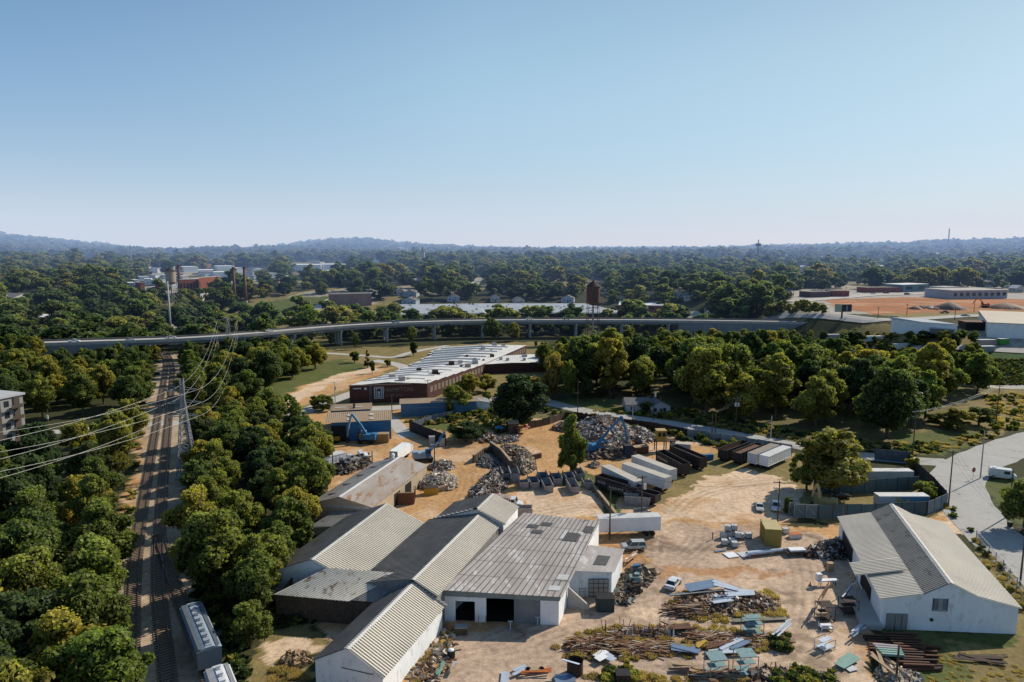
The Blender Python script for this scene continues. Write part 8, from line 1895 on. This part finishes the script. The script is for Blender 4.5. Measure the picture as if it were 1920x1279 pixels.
sheets(((1790, 1230), (1880, 1238)), [RUSTDK, WOODDK], 'sunk_beam', 'rusty beam half buried in the grass at the lower right', 'half buried beams at the lower right', (.5, 1.2), 4, .05, 9)
def rack(label, loc, rz, L=2.2, W_=1.6, H_=2.4, mat=TEALP, levels=3, name='steel_rack', group=None):
    t = thing(name, label, 'rack', loc, rz, group); 
    for x in (-L / 2, L / 2):
        for y in (-W_ / 2, W_ / 2): mb = MB(); mb.box(x, y, H_ / 2, .09, .09, H_); mb.build('post', mat, t)
    for k in range(levels):
        z = .4 + (H_ - .5) * k / max(1, levels - 1); mb = MB(); mb.box(0, 0, z, L - .1, W_ * (.9 if k % 2 == 0 else .5), .08); mb.build('shelf', mat, t)
    mb = MB()
    for z in (H_ - .05, .3):
        for y in (-W_ / 2, W_ / 2): mb.box(0, y, z, L, .06, .06)
    mb.build('rail', IRON, t)
for px, py, H_, lev, lab in [(1410, 1186, 2.8, 4, 'pale teal rack behind the long olive beam'), (1342, 1266, 3.0, 3, 'left one of two teal racks at the lower edge of the yard'), (1397, 1262, 3.2, 3, 'right one of two teal racks at the lower edge of the yard')]: rack(lab, G(px, py), .1, 2.6, 2.4, H_, TEALP, lev)
rack('dark steel rack holding long tubes beside the barn', G(1546, 1160), .05, 2.4, 2.0, 2.6, RUSTDK, 3); rack('rusty rack with pipes next to the loading dock', G(1590, 1148), .05, 2.4, 2.0, 2.4, RUSTDK, 3); rack('white wire rack tipped on the yard', G(1546, 1216), .5, 2.4, 1.8, 1.6, STEELW, 2); rack('small rack with white blocks before the tube rack', G(1548, 1180), .0, 1.8, 1.2, .9, WHITE2, 2)
sheets(((1537, 1150), (1553, 1118)), [STEELW, RUST], 'long_tube', 'long tube slanting on the dark rack', 'long tubes on the dark rack', (.12, .2), 7, 2.7, 6); sheets(((1580, 1140), (1598, 1118)), [STEELW, RUST], 'long_tube', 'long tube on the rusty rack', 'long tubes on the rusty rack', (.12, .2), 6, 2.5, 6)
sheets(((1575, 1246), (1600, 1228)), [GREENP, TEALP], 'green_grating', 'pale green grating lying on the yard', 'green gratings on the yard', (1.2, 1.6), 3, .2, 3); sheets(((1588, 1258), (1604, 1254)), [DULLW], 'wooden_pallet', 'pale pallet before the green gratings', None, (1.0, 1.2), 1, .15, 0)
# racks of standing rusty rods along the lower strips
RG = 'rusty posts standing in the weeds'
for k in range(46):
    px, py = (1128 + r_.uniform(0, 125), r_.uniform(1178, 1198)) if k < 26 else ((1085 + r_.uniform(0, 60), r_.uniform(1205, 1232)) if k < 36 else (1430 + r_.uniform(0, 60), r_.uniform(1258, 1275)))
    p = G(px, py); h = r_.uniform(1.0, 2.4); o = MB().cyl((0, 0, -.1), (r_.gauss(0, .25), r_.gauss(0, .15), h), .05, .05, 5).build('iron_post', r_.choice([RUST, RUSTDK])); o.location = p; tag(o, 'thin rusty post standing in the weeds of the yard', 'post', RG)
PG = 'pale rods leaning in the long rack'
for k in range(60):
    px = 1172 + k * 1.55 + r_.uniform(-2, 2); p = G(px, 1197 + r_.uniform(-3, 3)); q_ = p + Vector((r_.uniform(.2, .6), r_.uniform(1.0, 1.6), r_.uniform(.7, 1.2))); o = MB().beam((0, 0, .1), q_ - p, .11, .11).build('leaning_rod', r_.choice([WOODLT, DULLW, RUST, WOODDK, RUSTDK])); o.location = p; tag(o, 'pale rod leaning in the long rack across the lower yard', 'rod', PG)
# odds and ends
t = thing('rubber_tyre', 'big tyre with yellow rim beside the gabled shed', 'tyre', G(831, 1208)); mb = MB(); mb.cyl((0, 0, 0), (0, 0, .55), .8, .8, 16); mb.build('tread', RUBBER, t); mb = MB(); mb.cyl((0, 0, .3), (0, 0, .58), .42, .4, 12); mb.build('rim', YEL, t)
t = thing('metal_box', 'dark cabinet box with grey lid in the warehouse shade', 'box', G(865, 1188), .05); mb = MB(); mb.box(0, 0, .6, 1.9, 1.2, 1.2); mb.build('body', WOODDK, t); mb = MB(); mb.box(0, 0, 1.24, 2.0, 1.3, .08); mb.build('lid', STEEL, t)
t = thing('steel_drum', 'dark bin with white sack beside the gabled shed', 'bin', G(846, 1232)); mb = MB(); mb.cyl((0, 0, 0), (0, 0, 1.1), .6, .6, 14); mb.build('barrel', IRON, t); mb = MB(); mb.sphere((0, 0, 1.1), .5, 8, 5, sq=(1, 1, .5)); mb.build('sack', WHITE2, t)
t = thing('round_vat', 'dark open round vat at the lower edge of the yard', 'vat', G(1078, 1262)); mb = MB(); mb.cyl((0, 0, 0), (0, 0, 2.0), 1.15, 1.15, 18, caps=False); mb.cyl((0, 0, 0), (0, 0, .1), 1.1, 1.1, 18); mb.cyl((0, 0, 1.95), (0, 0, 0.1), 1.08, 1.08, 18, caps=False); mb.build('shell', RUSTDK, t); mb = MB(); mb.beam((-1.8, -.2, 2.2), (.6, -.6, 1.7), .35, .1); mb.build('trough', STEELW, t)
t = thing('wheeled_cart', 'low cart with two black wheels and orange drawbar', 'cart', G(1003, 1260), .05); mb = MB(); mb.box(0, 0, .5, 1.6, .9, .12); mb.build('bed', WOODLT, t)
for sg in (-1, 1): mb = MB(); mb.cyl((sg * .95, -.1, .4), (sg * .95, .1, .4), .4, .4, 12); mb.build('wheel', RUBBER, t)
crate('dark_skip', 'dark open box skip before the annex door', G(1134, 1142), .0, 2.9, 2.2, 2.3, M('dark green steel', (.05, .07, .07), (.03, .04, .04)), DARK, 'skip', False)
crate('black_box', 'black open box standing at the bottom edge of the yard', G(1167, 1281), .0, 1.9, 1.6, 1.6, RUSTDK, DARK, 'box', False)
crate('wood_crate', 'pale slatted crate on the junk beside the annex', G(1218, 1072), .3, 1.6, 1.4, 1.0, WOODLT, WOODLT, 'crate')
for k, (px, py, lab) in enumerate([(1190, 1095, 'stack of teal machine parts beside the annex'), (1192, 1078, 'machine with blue cover beside the annex'), (1188, 1112, 'black engine block beside the annex')]):
    t = thing('old_machine', lab, 'machine', G(px, py), .2 * k); mb = MB(); mb.box(0, 0, .8, 1.8, 1.4, 1.6); mb.box(.4, .2, 1.7, .9, .8, .5); mb.build('body', [TEALP, M('greasy machine', (.14, .15, .15)), IRON][k], t); mb = MB(); mb.cyl((-.5, -.75, .8), (-.5, -.95, .8), .5, .5, 12); mb.build('flywheel', RUSTDK, t); mb = MB(); mb.box(.1, 0, 2.0 if k == 1 else 1.66, 1.0, .9, .1); mb.build('cover', BLUEW if k == 1 else RUST, t)
for px, py, lab in [(897, 1172, 'left pale post at the loading bay'), (911, 1172, 'right pale post at the loading bay')]: o = MB().box(0, 0, .8, .16, .16, 1.6).build('wooden_post', WOODLT); o.location = G(px, py); tag(o, lab, 'post')
for px, py, lab in [(957, 1180, 'thin metal stand by the open bay'), (1008, 1172, 'white pedestal stand by the shutter')]:
    t = thing('pedestal_stand', lab, 'stand', G(px, py)); mb = MB(); mb.box(0, 0, .06, .7, .6, .12); mb.build('base', STEEL, t); mb = MB(); mb.box(0, 0, .7, .16, .16, 1.2); mb.box(0, 0, 1.35, .8, .3, .1); mb.build('column', DULLW, t)
t = thing('wheelie_bin', 'dark wheelie bin beside the road at the right', 'bin', G(1893, 988), .3); mb = MB(); mb.add([(-.3, -.35, .1), (.3, -.35, .1), (.3, .35, .1), (-.3, .35, .1), (-.4, -.42, 1.1), (.4, -.42, 1.1), (.4, .42, 1.1), (-.4, .42, 1.1)], [(3, 2, 1, 0), (0, 1, 5, 4), (1, 2, 6, 5), (2, 3, 7, 6), (3, 0, 4, 7)]); mb.build('body', IRON, t); mb = MB(); mb.box(0, 0, 1.14, .88, .92, .08); mb.build('lid', IRON, t)
person('person in a red shirt bending beside the white caged tanks', G(1336, 1012), 1.0, (.3, .05, .04), (.03, .03, .04))
for px, py, lab in [(1548, 1062, 'orange cone near the barn shade'), (1519, 1098, 'orange cone beside the white saw bench')]:
    t = thing('traffic_cone', lab, 'cone', G(px, py)); mb = MB(); mb.cyl((0, 0, .05), (0, 0, .75), .2, .04, 10); mb.build('cone_body', ORANGE, t); mb = MB(); mb.box(0, 0, .03, .45, .45, .06); mb.build('base', RUBBER, t)
t = thing('saw_bench', 'white bench machine with long table on the yard', 'machine', G(1545, 1098), .1); mb = MB(); mb.box(.6, 0, 1.0, 3.6, .8, .2); mb.build('table', WHITE2, t); mb = MB(); mb.box(-.9, .3, 1.5, .9, .8, 1.4); mb.build('head', WHITE2, t)
for x in (-.8, 2.0):
    for y in (-.3, .3): mb = MB(); mb.box(x, y, .5, .1, .1, 1.0); mb.build('leg', RUSTDK, t)
for px, py, lab in [(1556, 1070, 'small wooden box before the barn'), ]: crate('wood_box', lab, G(px, py), .1, 1.1, .9, 1.5, WOODLT, WOODLT, 'box', False)
t = thing('low_trailer', 'low flat trailer loaded with white sheets beside the barn', 'trailer', G(1497, 1040), .1); mb = MB(); mb.box(0, 0, .8, 5.5, 2.0, .2); mb.build('bed', RUSTDK, t)
for sg in (-1, 1): mb = MB(); mb.cyl((.8, sg * .9, .4), (.8, sg * 1.15, .4), .4, .4, 12); mb.build('wheel', RUBBER, t)
mb = MB(); mb.box(-.4, 0, 1.1, 3.2, 1.4, .35); mb.build('sheet_load', WHITE2, t)
# clay site mounds and diggers
for px, py, R, h, lab in [(1780, 580, 22, 9, 'dark grey cone of spoil on the clay site'), (1885, 578, 26, 7, 'broken brown rubble mound at the right of the clay site'), (1716, 580, 10, 4, 'low dark brown heap on the clay site')]:
    p = GT(px, py); mb = MB(); vs = [(p.x, p.y, p.z + h * .6)]; n = 22; r2 = random.Random(px); fs = []
    for ring, (rr, zz) in enumerate(((.3, .42), (.65, .18), (1, -.3))):
        for k in range(n): j = r2.uniform(.85, 1.15); vs.append((p.x + R * .6 * rr * j * math.cos(6.283 * k / n), p.y + R * .6 * rr * j * math.sin(6.283 * k / n), p.z + h * zz * 1.0))
    for k in range(n):
        fs.append((0, 1 + k, 1 + (k + 1) % n))
        for ring in (0, 1): b_ = 1 + ring * n; fs.append((b_ + k, b_ + n + k, b_ + n + (k + 1) % n, b_ + (k + 1) % n))
    mb.add(vs, fs); tag(mb.build('spoil_heap', M('grey brown spoil', (.16, .11, .085), (.1, .08, .07)) if 'brown' not in lab else M('brown spoil', (.2, .1, .06), (.13, .08, .06)), None, True), lab, 'heap')
p = GT(1845, 577); handler('orange excavator on the rubble mound far right', p, 2.6, ORANGE, [(0, 0, 2), (4, 0, 7), (7, 0, 2.5)], tracks=True, grab=False)
heap_pts = [GT(1735 + k * 3.2, 577 + (k * 7 % 4)) for k in range(14)]
mb = MB()
for p in heap_pts:
    for j in range(6): mb.box(p.x + random.uniform(-3, 3), p.y + random.uniform(-6, 6), p.z + .6, random.uniform(1, 2.4), random.uniform(1, 2), random.uniform(.8, 1.6), random.uniform(0, 3), c=random.choice([(.5, .45, .42), (.35, .3, .28), (.6, .58, .55)]))
tag(mb.build('rubble', M_SCRAP), 'pale broken concrete lumps scattered on the clay site', None, kind='stuff')
